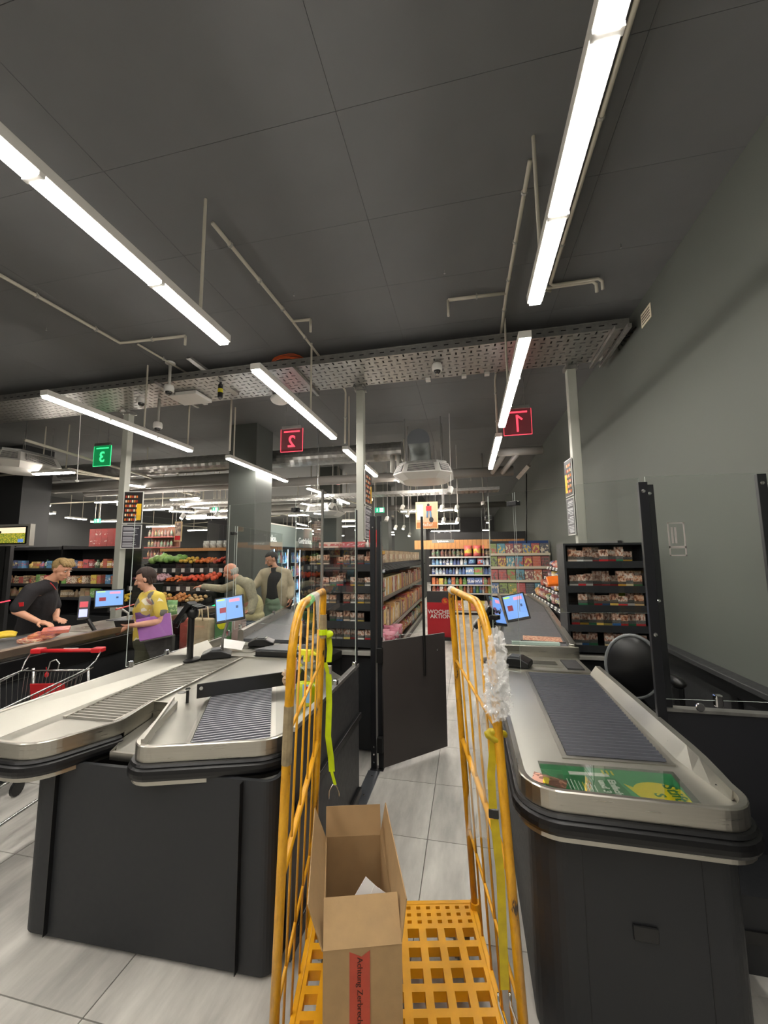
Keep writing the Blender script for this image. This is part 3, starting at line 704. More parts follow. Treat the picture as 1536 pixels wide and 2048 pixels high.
for x0, x1, yy in ((-9.5, -4.4, 10.4), (-9.5, -4.4, 11.8), (-9.5, 1.3, 13.2), (-9.5, -4.4, 7.2)):
    pipe('air_pipe', [(x0, yy, 3.4), (x1, yy, 3.4)], .12 if yy < 13 else .1, 'long grey duct across the hall ceiling at the left', 'pipe', mat('duct_mid', '77746f', .5), group='long grey ducts across the hall')
for x, lab, y_ in ((-1.05, 'white round smoke detector right of the middle post', 7.9),):
    t = thing('smoke_detector', lab, 'detector', dp(736, 1000, y_)); c = dp(736, 1000, y_)
    G().lathe(c, [(.03, -.05), (.1, -.02), (.11, .03)], 16).make('detector_body', M_white, t); G().tube([c, (c.x, c.y, CEIL)], .008, 6).make('rod', M_white, t)
def exit_sign(c, w_, h_, label):
    t = thing('exit_sign', label, 'exit sign', c); cx, cy, cz_ = c
    G().box(cx - w_ / 2, cx + w_ / 2, cy, cy + .04, cz_, cz_ + h_).make('case', mat('exit_green', '1d9e74', .4, emis=.8), t)
    G().box(cx + w_ * .02, cx + w_ * .42, cy - .003, cy, cz_ + h_ * .12, cz_ + h_ * .88).make('door_mark', mat('exit_white', 'cfeee2', .4, emis=1.2), t)
    g = G(); a = (cx - w_ * .25, cz_ + h_ * .5)
    g.ell((a[0], cy - .002, a[1] + h_ * .26), (h_ * .09, .002, h_ * .09), nu=8, nv=6)
    for (x0, z0, x1, z1) in ((0, .2, 0, -.08), (0, .12, .16, .02), (0, .12, -.14, .0), (0, -.08, .16, -.3), (0, -.08, -.12, -.32)):
        g.tube([(a[0] + x0 * h_, cy - .002, a[1] + z0 * h_), (a[0] + x1 * h_, cy - .002, a[1] + z1 * h_)], h_ * .045, 4)
    g.make('running_figure', MATS['exit_white'], t)
    for s_ in (-.4, .4): G().tube([(cx + w_ * s_, cy + .02, cz_ + h_), (cx + w_ * s_, cy + .02, CEIL)], .005, 5).make('hanger', M_pipe, t)
exit_sign(dp(759, 1025, 10.5), .26, .14, 'green lit exit sign between the middle post and the photo poster')
exit_sign(dp(193, 1046, 9.0), .2, .12, 'green lit exit sign at the far left below a hall lamp')
exit_sign(dp(430, 1022, 9.5), .18, .1, 'green lit exit sign just left of the square pillar')
for c, lb_ in ((dp(58, 1000, 8), 'small red alarm light at the far left by the black pillar'), (dp(676, 969, 8.7), 'small red alarm light under the far cable tray')):
    t = thing('alarm_light', lb_, 'alarm light', c); G().lathe(c, [(.05, 0), (.05, .05)], 10).make('red_cap', M_red, t); G().tube([c + Vector((0, 0, .05)), (c.x, c.y, CEIL)], .006, 6).make('rod', M_pipe, t)
# ================= checkout units =================
M_belt = mat('belt_rubber', '56585c', .42, noise=.08, nscale=30)
M_ridge = mat('belt_ridged_grey', 'a09d94', .4, metal=.5)
M_groove_shade = mat('belt_groove_shade', '35373f', .5); M_groove_shade2 = mat('belt_groove_shade_grey', '5c594f', .5)  # darker colours put the shade between belt ridges into the grooves
M_ridge_d = mat('belt_ridged_dark', '4e5158', .38, metal=.3)
def ridged(g, a, b, c, d, n, h, m=0):
    h *= 1.4
    """corrugated surface, a-b near edge, d-c far edge"""
    a, b, c, d = map(Vector, (a, b, c, d)); up = Vector((0, 0, h)); rows = []
    for i in range(n * 4 + 1):
        f = i / (n * 4); e = up if (i % 4) in (1, 2) else Vector()
        rows.append((a.lerp(d, f) + e, b.lerp(c, f) + e))
    vs = [p for r in rows for p in r]
    for q in range(4):
        pass
    o = len(g.v); g.v += vs
    for i in range(len(rows) - 1): g.f.append((o + 2 * i, o + 2 * i + 1, o + 2 * i + 3, o + 2 * i + 2)); g.m.append(1 if i % 4 in (0, 3) else 0)
    return g
def rim_set(parent, path, closed=False, z=.9, lip=0, cut=0):
    """steel rim, black bumper and thin steel strip swept along the outline"""
    G().sweep(path, [(-.022, z - .03), (-.022, z + lip), (0, z + lip + .004), (.004, z + lip), (.004, z - .06), (0, z - .06)], closed).make('steel_rim', M_steel, parent)
    if cut: path = path[:-cut]
    G().sweep(path, [(0, z - .061), (.016, z - .063), (.022, z - .072), (.018, z - .078), (.028, z - .085), (.032, z - .10), (.032, z - .115), (.027, z - .127), (.014, z - .132), (0, z - .132)], closed).make('bumper', M_rubber, parent)
    G().sweep(path, [(-.01, z - .133), (.014, z - .133), (.014, z - .15), (-.01, z - .15)], closed).make('lower_strip', M_steel, parent)
# ---- unit 1 (right) ----
u1 = thing('checkout_counter', 'right checkout counter, steel top with ridged belt and a leaflet lying on it', 'checkout counter', (.55, 2.2, 0))
out1 = rpoly([(.17, 3.2), (.17, 1.585), (.92, 1.585), (.92, 3.2)], [0, .13, .12, 0], 8)
G().prism(out1, .84, .872).make('packing_plate', M_steel2, u1)
rim_set(u1, out1, lip=.006)
g = G(); n = 16; vs = []
for i in range(n + 1):
    y = 1.71 + (3.2 - 1.71) * i / n; k = min(1, (i / 3)) ; h = .906 + .028 * math.sin(PI / 2 * k)
    x0_ = .845 + .045 * (1 - k); vs += [(x0_, y, .8725), (max(.888, x0_ + .005), y, h), (.918, y, h), (.918, y, .89)]
g.add(vs, [(4 * i + j, 4 * i + j + 1, 4 * i + 5 + j, 4 * i + 4 + j) for i in range(n) for j in range(3)]); g.add([vs[0], vs[1], vs[2], vs[3]], [(0, 3, 2, 1)]); g.make('side_lip', M_steel2, u1)
for y in (1.75, 2.1, 2.5, 2.9): G().lathe((.867, y, .90), [(.004, 0), (.003, .002)], 8, axis=(-.6, 0, .8)).make('lip_screw', M_chrome, u1)
G().slab((.372, 1.905, .8725), (.815, 1.925, .8725), (.86, 3.19, .8725), (.395, 3.19, .8725), .003).make('belt_frame', M_steel, u1)
g = G(); ridged(g, (.395, 1.93, .877), (.79, 1.945, .877), (.835, 3.16, .877), (.415, 3.16, .877), 36, .006); g.make('ridged_belt', [M_ridge_d, M_groove_shade], u1)
body = rpoly([(.20, 4.9), (.20, 1.65), (.89, 1.65), (.89, 3.4)], [0, .12, .08, 0], 8)
G().sweep(body, [(-.02, .01), (0, .01), (0, .775), (-.02, .775)]).make('front_panel', M_dark, u1)
for x in (.37, .75): G().box(x, x + .003, 1.6485, 1.66, .02, .77).make('panel_joint', M_black, u1)
G().box(.52, .60, 1.641, 1.65, .42, .47).make('pull_recess', M_black, u1, bevel=.004)
G().box(.42, .62, 1.64, 1.65, .012, .03).make('foot_vent', M_black, u1)
# scan deck
G().box(.2, .88, 3.22, 3.66, .83, .872).make('scan_deck', M_steel2, u1)
G().box(.17, .92, 3.2, 3.225, .80, .885).make('deck_edge', M_steel, u1)
G().box(.42, .70, 3.34, 3.52, .8722, .878).make('scanner_frame', M_steel, u1)
G().box(.45, .67, 3.40, 3.50, .8782, .880).make('scanner_glass', mat('scanner_glass', '30302c', .08, spec=1), u1)
G().box(.72, .84, 3.3, 3.55, .8722, .884).make('keyed_plate', M_dark2, u1)
# feed conveyor
f1 = [(.24, 3.68), (.86, 3.68), (1.15, 6.4), (1.15, 8.2), (.6, 8.2), (.55, 6.4)]
g = G().prism(f1, .90, .945); g.make('feed_frame', M_dark2, u1)
g = G().prism([(.27, 3.72), (.82, 3.72), (1.1, 6.4), (1.1, 8.18), (.64, 8.18), (.58, 6.4)], .945, .955); g.make('feed_belt', M_belt, u1)
G().box(.22, .90, 3.66, 3.70, .87, .962).make('feed_end_bar', M_steel, u1, bevel=.004)
G().box(.36, .76, 3.70, 3.75, .955, .985).make('glass_divider_bar', mat('frosted_bar', 'b5c9bf', .2, spec=.8), u1, bevel=.003)
G().sweep([(.84, 3.68), (.86, 3.72), (1.14, 6.4), (1.14, 8.2)], [(-.02, .93), (-.02, .985), (.03, .985), (.03, .93)]).make('feed_rail', M_steel, u1, bevel=.004)
G().sweep([(.22, 3.72), (.53, 6.4), (.58, 8.2)][::-1], [(-.02, .92), (-.02, .975), (.02, .975), (.02, .92)]).make('feed_rail', M_steel, u1)
G().sweep([(.83, 3.74), (1.08, 6.3), (1.08, 8.1), (.66, 8.1), (.62, 6.3), (.3, 3.74)], [(-.01, .02), (0, .02), (0, .9), (-.01, .9)]).make('feed_body', M_dark, u1)
# striped price rail + impulse shelf right of the belt
M_striped, nt_, b__ = node_mat('striped_rail')
w_ = nt_.nodes.new('ShaderNodeTexChecker'); tc_ = nt_.nodes.new('ShaderNodeTexCoord'); mp_ = nt_.nodes.new('ShaderNodeMapping')
mp_.inputs['Scale'].default_value = (0, 1, 0); mp_.inputs['Location'].default_value = (.03, 0, .03)
w_.inputs['Scale'].default_value = 8; w_.inputs['Color1'].default_value = rgb('e6e6e2'); w_.inputs['Color2'].default_value = rgb('2b2b2b')
nt_.links.new(tc_.outputs['Object'], mp_.inputs[0]); nt_.links.new(mp_.outputs[0], w_.inputs['Vector']); nt_.links.new(w_.outputs[0], b__.inputs['Base Color'])
imp = thing('impulse_shelf', 'tiered black impulse shelf with black and white price rails right of the right feed belt', 'shelf', (1.4, 5.5, 0))
for k, (z, xo) in enumerate(((.98, 0), (1.14, .12), (1.30, .24), (1.48, .30))):
    G().slab((1.18 + xo, 4.95, z), (1.18 + xo, 8.0, z), (1.39 + xo, 8.0, z + .02), (1.39 + xo, 4.95, z + .02), -.012).make('shelf_board', M_black, imp)
    G().slab((1.175 + xo, 4.95, z - .01), (1.175 + xo, 8.0, z - .01), (1.19 + xo, 8.0, z + .035), (1.19 + xo, 4.95, z + .035), .003).make('price_rail', M_striped, imp)
G().box(1.3, 1.72, 4.92, 4.95, 0, 1.8).make('side_panel', M_dark2, imp)
G().box(1.2, 1.70, 4.96, 8, 0, .95).make('plinth_body', M_dark2, imp)
G().box(1.70, 1.74, 4.95, 8, .9, 1.9).make('back_panel', M_dark2, imp)

# ---- unit 2 (left, forked packing end) ----
u2 = thing('checkout_counter', 'left checkout counter with two ridged belts forking either side of a notch', 'checkout counter', (-1.6, 2.4, 0))
rot = math.radians(28)
lobeR = rpoly([(-2.02, 2.62), (-1.50, 1.56), (-.88, 1.76), (-.84, 2.15), (-.84, 2.74)], [0, .10, .16, .1, 0], 8)
lobeL = rpoly([(-2.42, 3.2), (-2.42, 1.492), (-1.95, 1.492), (-1.80, 1.80), (-1.865, 2.08)], [0, .05, .16, .1, 0], 8)
G().prism([(-2.42, 3.2)] + lobeL[1:] + [(-1.72, 2.085), (-1.83, 2.32), (-1.9, 3.2)], .84, .872).make('left_plate', M_steel2, u2)
G().prism([(-1.75, 2.10)] + lobeR[1:] + [(-.84, 2.74), (-1.3, 3.2), (-1.93, 3.2), (-1.93, 2.5)], .838, .8715).make('right_plate', M_steel2, u2)
rim_set(u2, lobeL[:-1] + [(-1.86, 2.08)], lip=.006, cut=5)
rim_set(u2, [(-1.73, 2.09)] + lobeR[1:], lip=.006)
# notch: lower tray with walls
G().prism([(-1.86, 2.08), (-1.80, 1.79), (-1.72, 1.70), (-1.54, 1.70), (-1.73, 2.08)], .79, .81).make('notch_tray', M_steel2, u2)
G().sweep([(-1.735, 2.085), (-1.86, 2.085)], [(-.004, .81), (-.004, .9), (.004, .9), (.004, .81)]).make('notch_back', M_steel, u2)
G().slab((-1.735, 2.085, .80), (-1.54, 1.66, .80), (-1.54, 1.66, .9), (-1.735, 2.085, .9), .006).make('notch_wall', M_steel, u2)
G().slab((-1.865, 2.085, .80), (-1.815, 1.84, .80), (-1.815, 1.84, .9), (-1.865, 2.085, .9), .006).make('notch_wall', M_steel, u2)
G().prism([(-1.79, 1.80), (-1.74, 1.685), (-1.53, 1.685), (-1.54, 1.70), (-1.73, 1.70)], .775, .812).make('notch_front_strip', M_steel, u2)
# left lip (raised outer wall)
G().slab((-2.40, 1.51, .955), (-2.40, 3.3, .985), (-2.30, 3.3, .873), (-2.30, 1.51, .873), .004).make('outer_slope', M_steel2, u2)
G().box(-2.43, -2.40, 1.52, 3.6, .72, .965).make('outer_lip', M_steel, u2, bevel=.006)
# left belt
LB = [(-2.21, 1.84), (-1.90, 1.845), (-1.96, 3.16), (-2.33, 3.16)]
g = G(); ridged(g, *[(p[0], p[1], .873) for p in LB], 38, .006); g.make('ridged_belt', [M_ridge, M_groove_shade2], u2)
g = G(); g.slab((-2.225, 1.84, .8725), (-2.205, 1.84, .8725), (-2.33, 3.16, .8725), (-2.35, 3.16, .8725), .01); g.slab((-1.90, 1.845, .8725), (-1.885, 1.845, .8725), (-1.94, 3.16, .8725), (-1.96, 3.16, .8725), .01); g.make('belt_rail', M_steel, u2)
# right belt
RB = [(-1.28, 1.655), (-.96, 1.82), (-1.44, 2.74), (-1.76, 2.56)]
g = G(); ridged(g, *[(p[0], p[1], .874) for p in RB], 36, .006); g.make('ridged_belt', [mat('belt_ridged_light', 'a9aab0', .35, metal=.4), M_groove_shade], u2)
g = G()
for (a, b) in ((RB[0], RB[3]), (RB[1], RB[2])):
    a, b = Vector(a), Vector(b); d = (b - a).normalized(); nrm = Vector((d.y, -d.x)) * (.022 if (a, b) else 0); sgn = -1 if a.x < -1.2 else 1
    p, q = a + nrm * sgn * .2, b + nrm * sgn * .2; r_, s_ = b + nrm * sgn * 1.2, a + nrm * sgn * 1.2
    g.slab((p.x, p.y, .8725), (q.x, q.y, .8725), (r_.x, r_.y, .8725), (s_.x, s_.y, .8725), .008)
g.make('belt_rail', M_steel, u2)
G().slab((-1.74, 2.11, .872), (-1.48, 1.61, .872), (-1.48, 1.61, .925), (-1.74, 2.11, .925), .012).make('inner_lip', M_steel, u2)
G().lathe((-1.86, 2.32, .8722), [(.028, 0), (.028, .001)], 20).make('round_opening', M_black, u2)
# body
bodyL = rpoly([(-2.2, 6), (-2.2, 3.3), (-2.12, 1.62), (-.85, 1.66), (-.85, 3.0)], [0, .2, .08, .06, 0], 8)
G().sweep(bodyL, [(-.02, .02), (0, .02), (0, .775), (-.02, .775)]).make('front_panel', M_dark, u2)
G().box(-1.96, -1.957, 1.605, 1.63, .03, .77).make('panel_joint', M_black, u2); G().box(-1.0, -.997, 1.63, 1.66, .03, .77).make('panel_joint', M_black, u2)
# swinging black diverter with steel pin
dv = thing('diverter_bar', 'black swinging diverter bar lying over the left counter belts', 'diverter', (-1.68, 2.24, .88))
a, b = Vector((-1.66, 2.20, .89)), Vector((-1.12, 2.62, .89)); h = Vector((0, 0, .085)); n = Vector((.0, .012, 0))
G().slab(a, b, b + h * 1.05, a + h, .012).make('blade', M_black, dv, bevel=.002)
G().lathe(a + Vector((.03, -.0, .06)), [(.0, -.006), (.011, -.005), (.011, .001)], 14, axis=(.6, -.8, 0)).make('bolt', M_chrome, dv)
G().tube([(-1.70, 2.17, .87), (-1.70, 2.17, .95)], .009, 10).make('pin', M_black, dv); G().lathe((-1.70, 2.17, .945), [(.012, 0), (.016, .006), (.012, .012)], 12).make('pin_cap', M_chrome, dv)
# black keyboard-like cover box behind belts
G().prism([(-1.86, 3.22), (-1.5, 3.22), (-1.2, 2.92), (-1.1, 3.35), (-1.35, 3.5), (-1.72, 3.5)], .872, .93).make('cover_box', M_black, u2, bevel=.006)
G().prism([(-1.88, 3.24), (-1.55, 3.24), (-1.40, 3.3), (-1.5, 3.48), (-1.74, 3.48)], .9302, .938).make('cover_top', M_belt, u2)
# scan deck and feed belt
G().box(-2.42, -1.9, 3.2, 3.78, .84, .872).make('scan_deck', M_steel2, u2)
G().box(-2.42, -1.4, 3.18, 3.205, .86, .884).make('deck_edge', M_steel, u2)
G().box(-2.25, -1.97, 3.36, 3.66, .8722, .878).make('scanner_frame', M_steel, u2); G().box(-2.2, -2.02, 3.46, 3.62, .8782, .880).make('scanner_glass', MATS['scanner_glass'], u2)
G().prism([(-2.38, 3.8), (-1.78, 3.8), (-2.06, 5.6), (-2.2, 8.4), (-2.9, 8.4), (-2.75, 5.6)], .87, .90).make('feed_belt', M_belt, u2)
G().sweep([(-2.36, 3.78), (-2.74, 5.6), (-2.92, 8.4)][::-1], [(-.03, .80), (-.03, .985), (.0, 1.0), (.03, .985), (.03, .80)]).make('feed_rail', M_steel, u2, bevel=.004)
G().sweep([(-1.76, 3.8), (-2.04, 5.6), (-2.18, 8.4)], [(-.02, .70), (-.02, .925), (.02, .925), (.02, .70)]).make('feed_rail', M_steel2, u2)
G().sweep([(-2.33, 3.8), (-2.7, 5.6), (-2.86, 8.4), (-2.24, 8.4), (-2.1, 5.6), (-1.82, 3.8)][::-1], [(-.01, .02), (0, .02), (0, .87), (-.01, .87)]).make('feed_body', M_dark, u2)

# ---- unit 3 (far left) ----
u3 = thing('checkout_counter', 'far left checkout counter with a worn steel edge where the cashier works', 'checkout counter', (-3.9, 3.2, 0))
G().box(-4.5, -3.64, .8, 5.62, .93, .98).make('top_plate', M_steel2, u3)
G().box(-3.66, -3.60, .8, 5.62, .97, 1.04).make('edge_profile', mat('worn_bronze_steel', '8f7f70', .35, metal=.8, noise=.2, nscale=6), u3, bevel=.01)
G().box(-3.62, -3.585, .8, 5.62, .78, .95).make('bumper', M_rubber, u3, bevel=.01)
G().box(-3.64, -3.612, .8, 5.62, .02, .93).make('front_panel', M_dark, u3)
for yy in (2.0, 3.2, 4.4, 5.4): G().box(-3.614, -3.609, yy, yy + .004, .02, .78).make('panel_joint', M_black, u3)
G().box(-4.42, -3.80, .9, 3.15, .98, .987).make('belt', M_belt, u3)
G().box(-4.3, -3.85, 3.45, 3.95, .98, .985).make('scanner_frame', M_steel, u3)
G().box(-4.42, -3.80, 4.1, 5.55, .98, .987).make('feed_belt', M_belt, u3)
G().box(-4.5, -4.46, .8, 5.62, .02, .93).make('back_panel', M_dark, u3)

# ================= panels, gate, screens =================
pn = thing('side_panel', 'dark grey panel with floor rail closing the left cashier box beside the gate', 'panel', (-.8, 2.3, 0))
G().box(-.815, -.79, 1.72, 2.78, .04, .965).make('board', M_dark2, pn)
G().box(-.82, -.785, 1.72, 2.78, .965, .985).make('top_edge', M_galv, pn)
G().box(-.79, -.765, 1.74, 2.77, .62, .66).make('bumper_rail', M_rubber, pn, bevel=.005); G().box(-.79, -.765, 1.74, 2.77, .12, .17).make('bumper_rail', M_rubber, pn, bevel=.005)
fr = thing('floor_rail', 'flat grey metal rail screwed to the floor in front of the gate post', 'floor rail', (-.8, 3, 0))
G().box(-.85, -.755, 2.55, 3.28, .0, .012).make('rail', mat('blue_grey_metal', '6f7379', .35, metal=.7), fr, bevel=.003)
for yy in (2.65, 2.95, 3.2): G().lathe((-.80, yy, .012), [(.008, 0), (.006, .003)], 8).make('screw', M_chrome, fr)
gt = thing('swing_gate', 'dark grey swing gate standing open beside its black post in the aisle', 'gate', (-.76, 3.32, 0))
A, B = Vector((-.735, 3.31, .03)), Vector((-.245, 3.775, .03)); H = Vector((0, 0, 1.0))
G().slab(A, B, B + H, A + H, .018).make('leaf', mat('gate_board', '3f3a38', .5, noise=.04, nscale=10), gt)
G().slab(A + (B - A) * .74 + Vector((.0, 0, .80)) + Vector((.012, -.012, 0)), A + (B - A) * .95 + Vector((.012, -.012, .80)), A + (B - A) * .95 + Vector((.012, -.012, .90)), A + (B - A) * .74 + Vector((.012, -.012, .90)), -.006).make('lock_plate', M_black, gt)
G().lathe(A + (B - A) * .86 + Vector((.016, -.016, .86)), [(.008, 0), (.004, .004)], 10, axis=(.7, -.7, 0)).make('keyhole', M_chrome, gt)
for z in (.12, .17, .84, .89):
    for x in (.06,): G().lathe(A + (B - A) * x + Vector((.01, -.01, z)), [(.006, 0), (.004, .003)], 8, axis=(.7, -.7, 0)).make('screw', M_chrome, gt)
for z in (.15, .86): G().box(-.775, -.725, 3.27, 3.31, z, z + .12).make('hinge', M_black, gt, bevel=.004)
G().tube([A + (B - A) * .63 + Vector((.02, -.02, .66)), A + (B - A) * .63 + Vector((.02, -.02, 2.08))], .012, 6).make('upright', M_black, gt)
gp = thing('gate_post', 'tall black double post that carries the swing gate', 'post', (-.79, 3.34, 0))
G().box(-.835, -.79, 3.31, 3.36, .0, 2.1).make('square_tube', M_blackm, gp, bevel=.003)
G().box(-.775, -.735, 3.32, 3.36, 0, 2.1).make('square_tube', M_blackm, gp, bevel=.003)
G().box(-.84, -.73, 3.30, 3.37, 0, .008).make('foot_plate', M_blackm, gp)
for z in (.06, .12, .18, 2.0): G().lathe((-.81, 3.309, z), [(.008, 0), (.006, .003)], 8, axis=(0, -1, 0)).make('screw', M_chrome, gp)
def pane(a, b, z0, z1, name_label, grp=None, clips=(), foot=(), rim=True, z1b=None, z0b=None):
    """upright clear pane between two plan points, with painted bright edges and clamps"""
    a = Vector((a[0], a[1], 0)); b = Vector((b[0], b[1], 0)); d = (b - a).normalized(); nrm = Vector((-d.y, d.x, 0)) * .003
    z1b = z1b or z1; z0b = z0b or z0
    t = thing('glass_screen', name_label, 'glass screen', (a.x, a.y, z0), 0, grp)
    def P(p, z, s_): return Vector((p.x, p.y, z)) + nrm * s_
    vs = [P(a, z0, -1), P(b, z0b, -1), P(b, z1b, -1), P(a, z1, -1), P(a, z0, 1), P(b, z0b, 1), P(b, z1b, 1), P(a, z1, 1)]
    G().add(vs, [(0, 1, 2, 3), (5, 4, 7, 6)]).make('pane', M_glass, t)
    g = G()
    for i, j in ((0, 1), (1, 2), (2, 3), (3, 0)): g.add([vs[i], vs[j], vs[j + 4], vs[i + 4]], [(0, 1, 2, 3)])
    g.make('bright_edge', M_edge, t)
    for f, z in clips:
        c = a.lerp(b, f) + Vector((0, 0, z)); 
        for s_ in (-1, 1): G().box(-.028, .028, s_ * .016 - .01, s_ * .016 + .01, -.016, .016, T=Matrix.Translation(c) @ Matrix.Rotation(math.atan2(d.y, d.x), 4, 'Z')).make('clamp', M_black, t, bevel=.004)
    for f in foot:
        c = a.lerp(b, f) + Vector((0, 0, z0 + (z0b - z0) * f))
        G().box(-.018, .018, -.014, .014, -.03, .03, T=Matrix.Translation(c) @ Matrix.Rotation(math.atan2(d.y, d.x), 4, 'Z')).make('foot_clamp', M_chrome, t, bevel=.006)
    return t
def bpost(x, y, z0, z1, label, w_=.022, lean=0):
    t = thing('screen_post', label, 'post', (x, y, z0))
    G().box(x - w_, x + w_, y - .012, y + .012, z0, z1).make('flat_bar', M_blackm, t, bevel=.002)
    for z in (z1 - .05, (z0 + z1) / 2 + .12, z0 + .12): G().lathe((x, y - .0125, z), [(.011, 0), (.007, .005)], 10, axis=(0, -1, 0)).make('round_bolt', M_chrome, t)
    return t
# left unit
pane((-2.41, 2.42), (-2.41, 3.7), .98, 2.07, 'clear screen along the outer side of the left counter, starting by the shopping trolley', foot=(.03, .3, .95), clips=((.98, 2.0),), z1b=2.08)
pane((-2.41, 3.74), (-2.62, 5.2), 1.0, 2.08, 'clear screen continuing behind the left monitor along the feed belt', foot=(.1, .8))
pane((-2.0, 2.98), (-1.33, 2.86), 1.22, 2.2, 'clear screen across the left counter in front of the monitor', clips=((1.0, 2.12),))
pane((-1.32, 2.85), (-.8, 2.08), 1.0, 2.15, 'clear screen running from the clamp to the near corner above the dark side panel', clips=((.0, 2.12),), z1b=2.12)
pane((-.8, 2.08), (-.8, 2.74), .985, 2.11, 'clear screen standing on the dark side panel left of the gate', foot=(.35, .95), z1b=2.10)
tag(G().box(-.806, -.794, 2.752, 2.775, .985, 2.09).make('screen_frame_bar', M_blackm), 'black upright bar at the end of the screen above the dark side panel', 'bar')
tag(G().box(-.806, -.794, 2.065, 2.08, .985, 2.13).make('screen_corner_profile', M_chrome), 'bright corner profile of the screen above the dark side panel', 'bar')
# gate screen
pane((-.735, 3.315), (-.40, 3.63), 1.06, 2.05, 'narrow clear screen above the open swing gate')
# right unit
pane((.915, 2.3), (.34, 2.86), 1.44, 2.155, 'clear screen above the far end of the right ridged belt', clips=((1.0, 2.11),), z1b=2.19, z0b=1.36)
pane((.33, 2.88), (.165, 2.99), .95, 2.19, 'short clear screen at the near corner of the right scan deck', clips=((.05, 2.11), (.9, 1.3)), foot=())
pane((.165, 3.0), (.17, 4.5), .95, 2.19, 'long clear screen along the aisle side of the right feed belt', clips=((.02, 2.03),), z1b=2.25)
pane((.97, 2.36), (1.70, 2.42), 1.0, 2.17, 'large clear screen between the two black posts and the right wall', foot=(.35, .85))
bpost(.93, 2.30, .30, 2.13, 'black post at the right counter, left one of the close pair')
bpost(1.0, 2.40, .62, 2.13, 'black post of the barrier, right one of the close pair')
bpost(1.56, 2.44, .98, 2.17, 'black post at the right edge in front of the wall')
br = thing('barrier_panel', 'black barrier panel closing the cashier box between the right counter and the wall', 'barrier', (1.35, 2.4, 0))
G().box(.96, 1.645, 2.38, 2.41, .02, .935).make('board', mat('barrier_board', '1c1d22', .5), br)
G().box(.955, 1.645, 2.37, 2.42, .935, .95).make('top_profile', M_galv, br)
for x in (1.13, 1.45): 
    G().lathe((x, 2.36, .97), [(.018, 0), (.021, .003), (.021, .007), (.018, .01)], 20, axis=(0, -1, 0)).make('glass_clamp', M_chrome, br)
G().box(.96, 1.645, 2.1, 2.38, .0, .3).make('plinth_step', M_dark, br)
G().box(1.0, 1.5, 2.09, 2.105, .12, .17).make('kick_slot', M_black, br)
stk = thing('glass_sticker', 'small framed upright sticker on the large clear screen before the right wall', 'sticker', (1.05, 2.38, 1.6))
M_stk = mat('sticker_pale', 'a59c98', .5); a_, b_s = dp(1343, 1112, 2.36), dp(1371, 1044, 2.36); zm = dp(1357, 1094, 2.36).z
for (z0, z1) in ((a_.z, zm), (zm, b_s.z)):
    for q in ((a_.x, a_.x + .006, z0, z1), (b_s.x - .006, b_s.x, z0, z1), (a_.x, b_s.x, z0, z0 + .006), (a_.x, b_s.x, z1 - .006, z1)): G().box(q[0], q[1], 2.374, 2.377, q[2], q[3]).make('frame_line', M_stk, stk)
for x_ in (a_.x + .016, a_.x + .032): G().box(x_, x_ + .009, 2.3745, 2.3765, zm + .02, b_s.z - .025).make('faded_mark', M_stk, stk)
# cashier chair
ch = thing('cashier_chair', 'black swivel chair with curved back behind the right counter', 'chair', (1.25, 3.3, 0))
def curved_back(g, c, r, a0, a1, z0, z1, th):
    n = 12
    for k in range(n):
        A0, A1 = a0 + (a1 - a0) * k / n, a0 + (a1 - a0) * (k + 1) / n
        for (ra, rb) in ((r, r + th),):
            f0 = math.sin(PI * k / n) ** .4; f1 = math.sin(PI * (k + 1) / n) ** .4
            P = lambda R, a, z: Vector((c[0] + R * math.cos(a), c[1] + R * math.sin(a), z))
            za0, zb0 = z0 + (1 - f0) * .1, z1 - (1 - f0) * .14; za1, zb1 = z0 + (1 - f1) * .1, z1 - (1 - f1) * .14
            g.add([P(ra, A0, za0), P(ra, A1, za1), P(ra, A1, zb1), P(ra, A0, zb0), P(rb, A0, za0), P(rb, A1, za1), P(rb, A1, zb1), P(rb, A0, zb0)], [(0, 1, 2, 3), (7, 6, 5, 4), (3, 2, 6, 7), (0, 4, 5, 1), (0, 3, 7, 4), (1, 5, 6, 2)])
CX, CY = 1.20, 3.05
bc = Vector((CX - .14, CY - .05, .99)); Tb = Matrix.Rotation(math.radians(-28), 4, 'Z') @ Matrix.Rotation(math.radians(8), 4, 'Y')
def dish(p):
    q = p.copy(); q.y += .9 * (p.x ** 2 + .6 * p.z ** 2); return q
G().ell(bc, (.155, .035, .20), nu=26, nv=18, T=Tb.to_3x3(), fn=dish).make('backrest', M_black, ch, smooth=True)
ring = []
for k in range(33):
    a = 2 * PI * k / 32; p = Vector((.16 * math.cos(a), 0, .205 * math.sin(a))); ring.append(bc + Tb.to_3x3() @ dish(p))
G().tube(ring, .012, 8).make('back_shell', mat('chair_shell', '6a6d6e', .3), ch, smooth=True)
G().tube([bc - Vector((0, -.02, .16)), (CX, CY + .02, .66)], .02, 8).make('back_bracket', M_black, ch)
G().ell((CX, CY, .62), (.24, .23, .05), nu=18).make('seat', M_black, ch, smooth=True)
G().tube([(CX, CY, .12), (CX, CY, .58)], .03, 10).make('gas_column', M_black, ch)
for k in range(5):
    a = k * 2 * PI / 5
    l_ = G().tube([(CX, CY, .12), (CX + .27 * math.cos(a), CY + .27 * math.sin(a), .07)], [.028, .018], 6).make('base_arm', M_black, ch)
    G().lathe((CX + .27 * math.cos(a), CY + .27 * math.sin(a), .0), [(.02, 0), (.028, .02), (.02, .05)], 10).make('castor', M_black, l_)
G().tube([(CX + .02, CY - .24, .60), (CX + .03, CY - .27, .75), (CX + .03, CY - .26, .93)], [.02, .025, .03], 8).make('arm_support', M_black, ch)
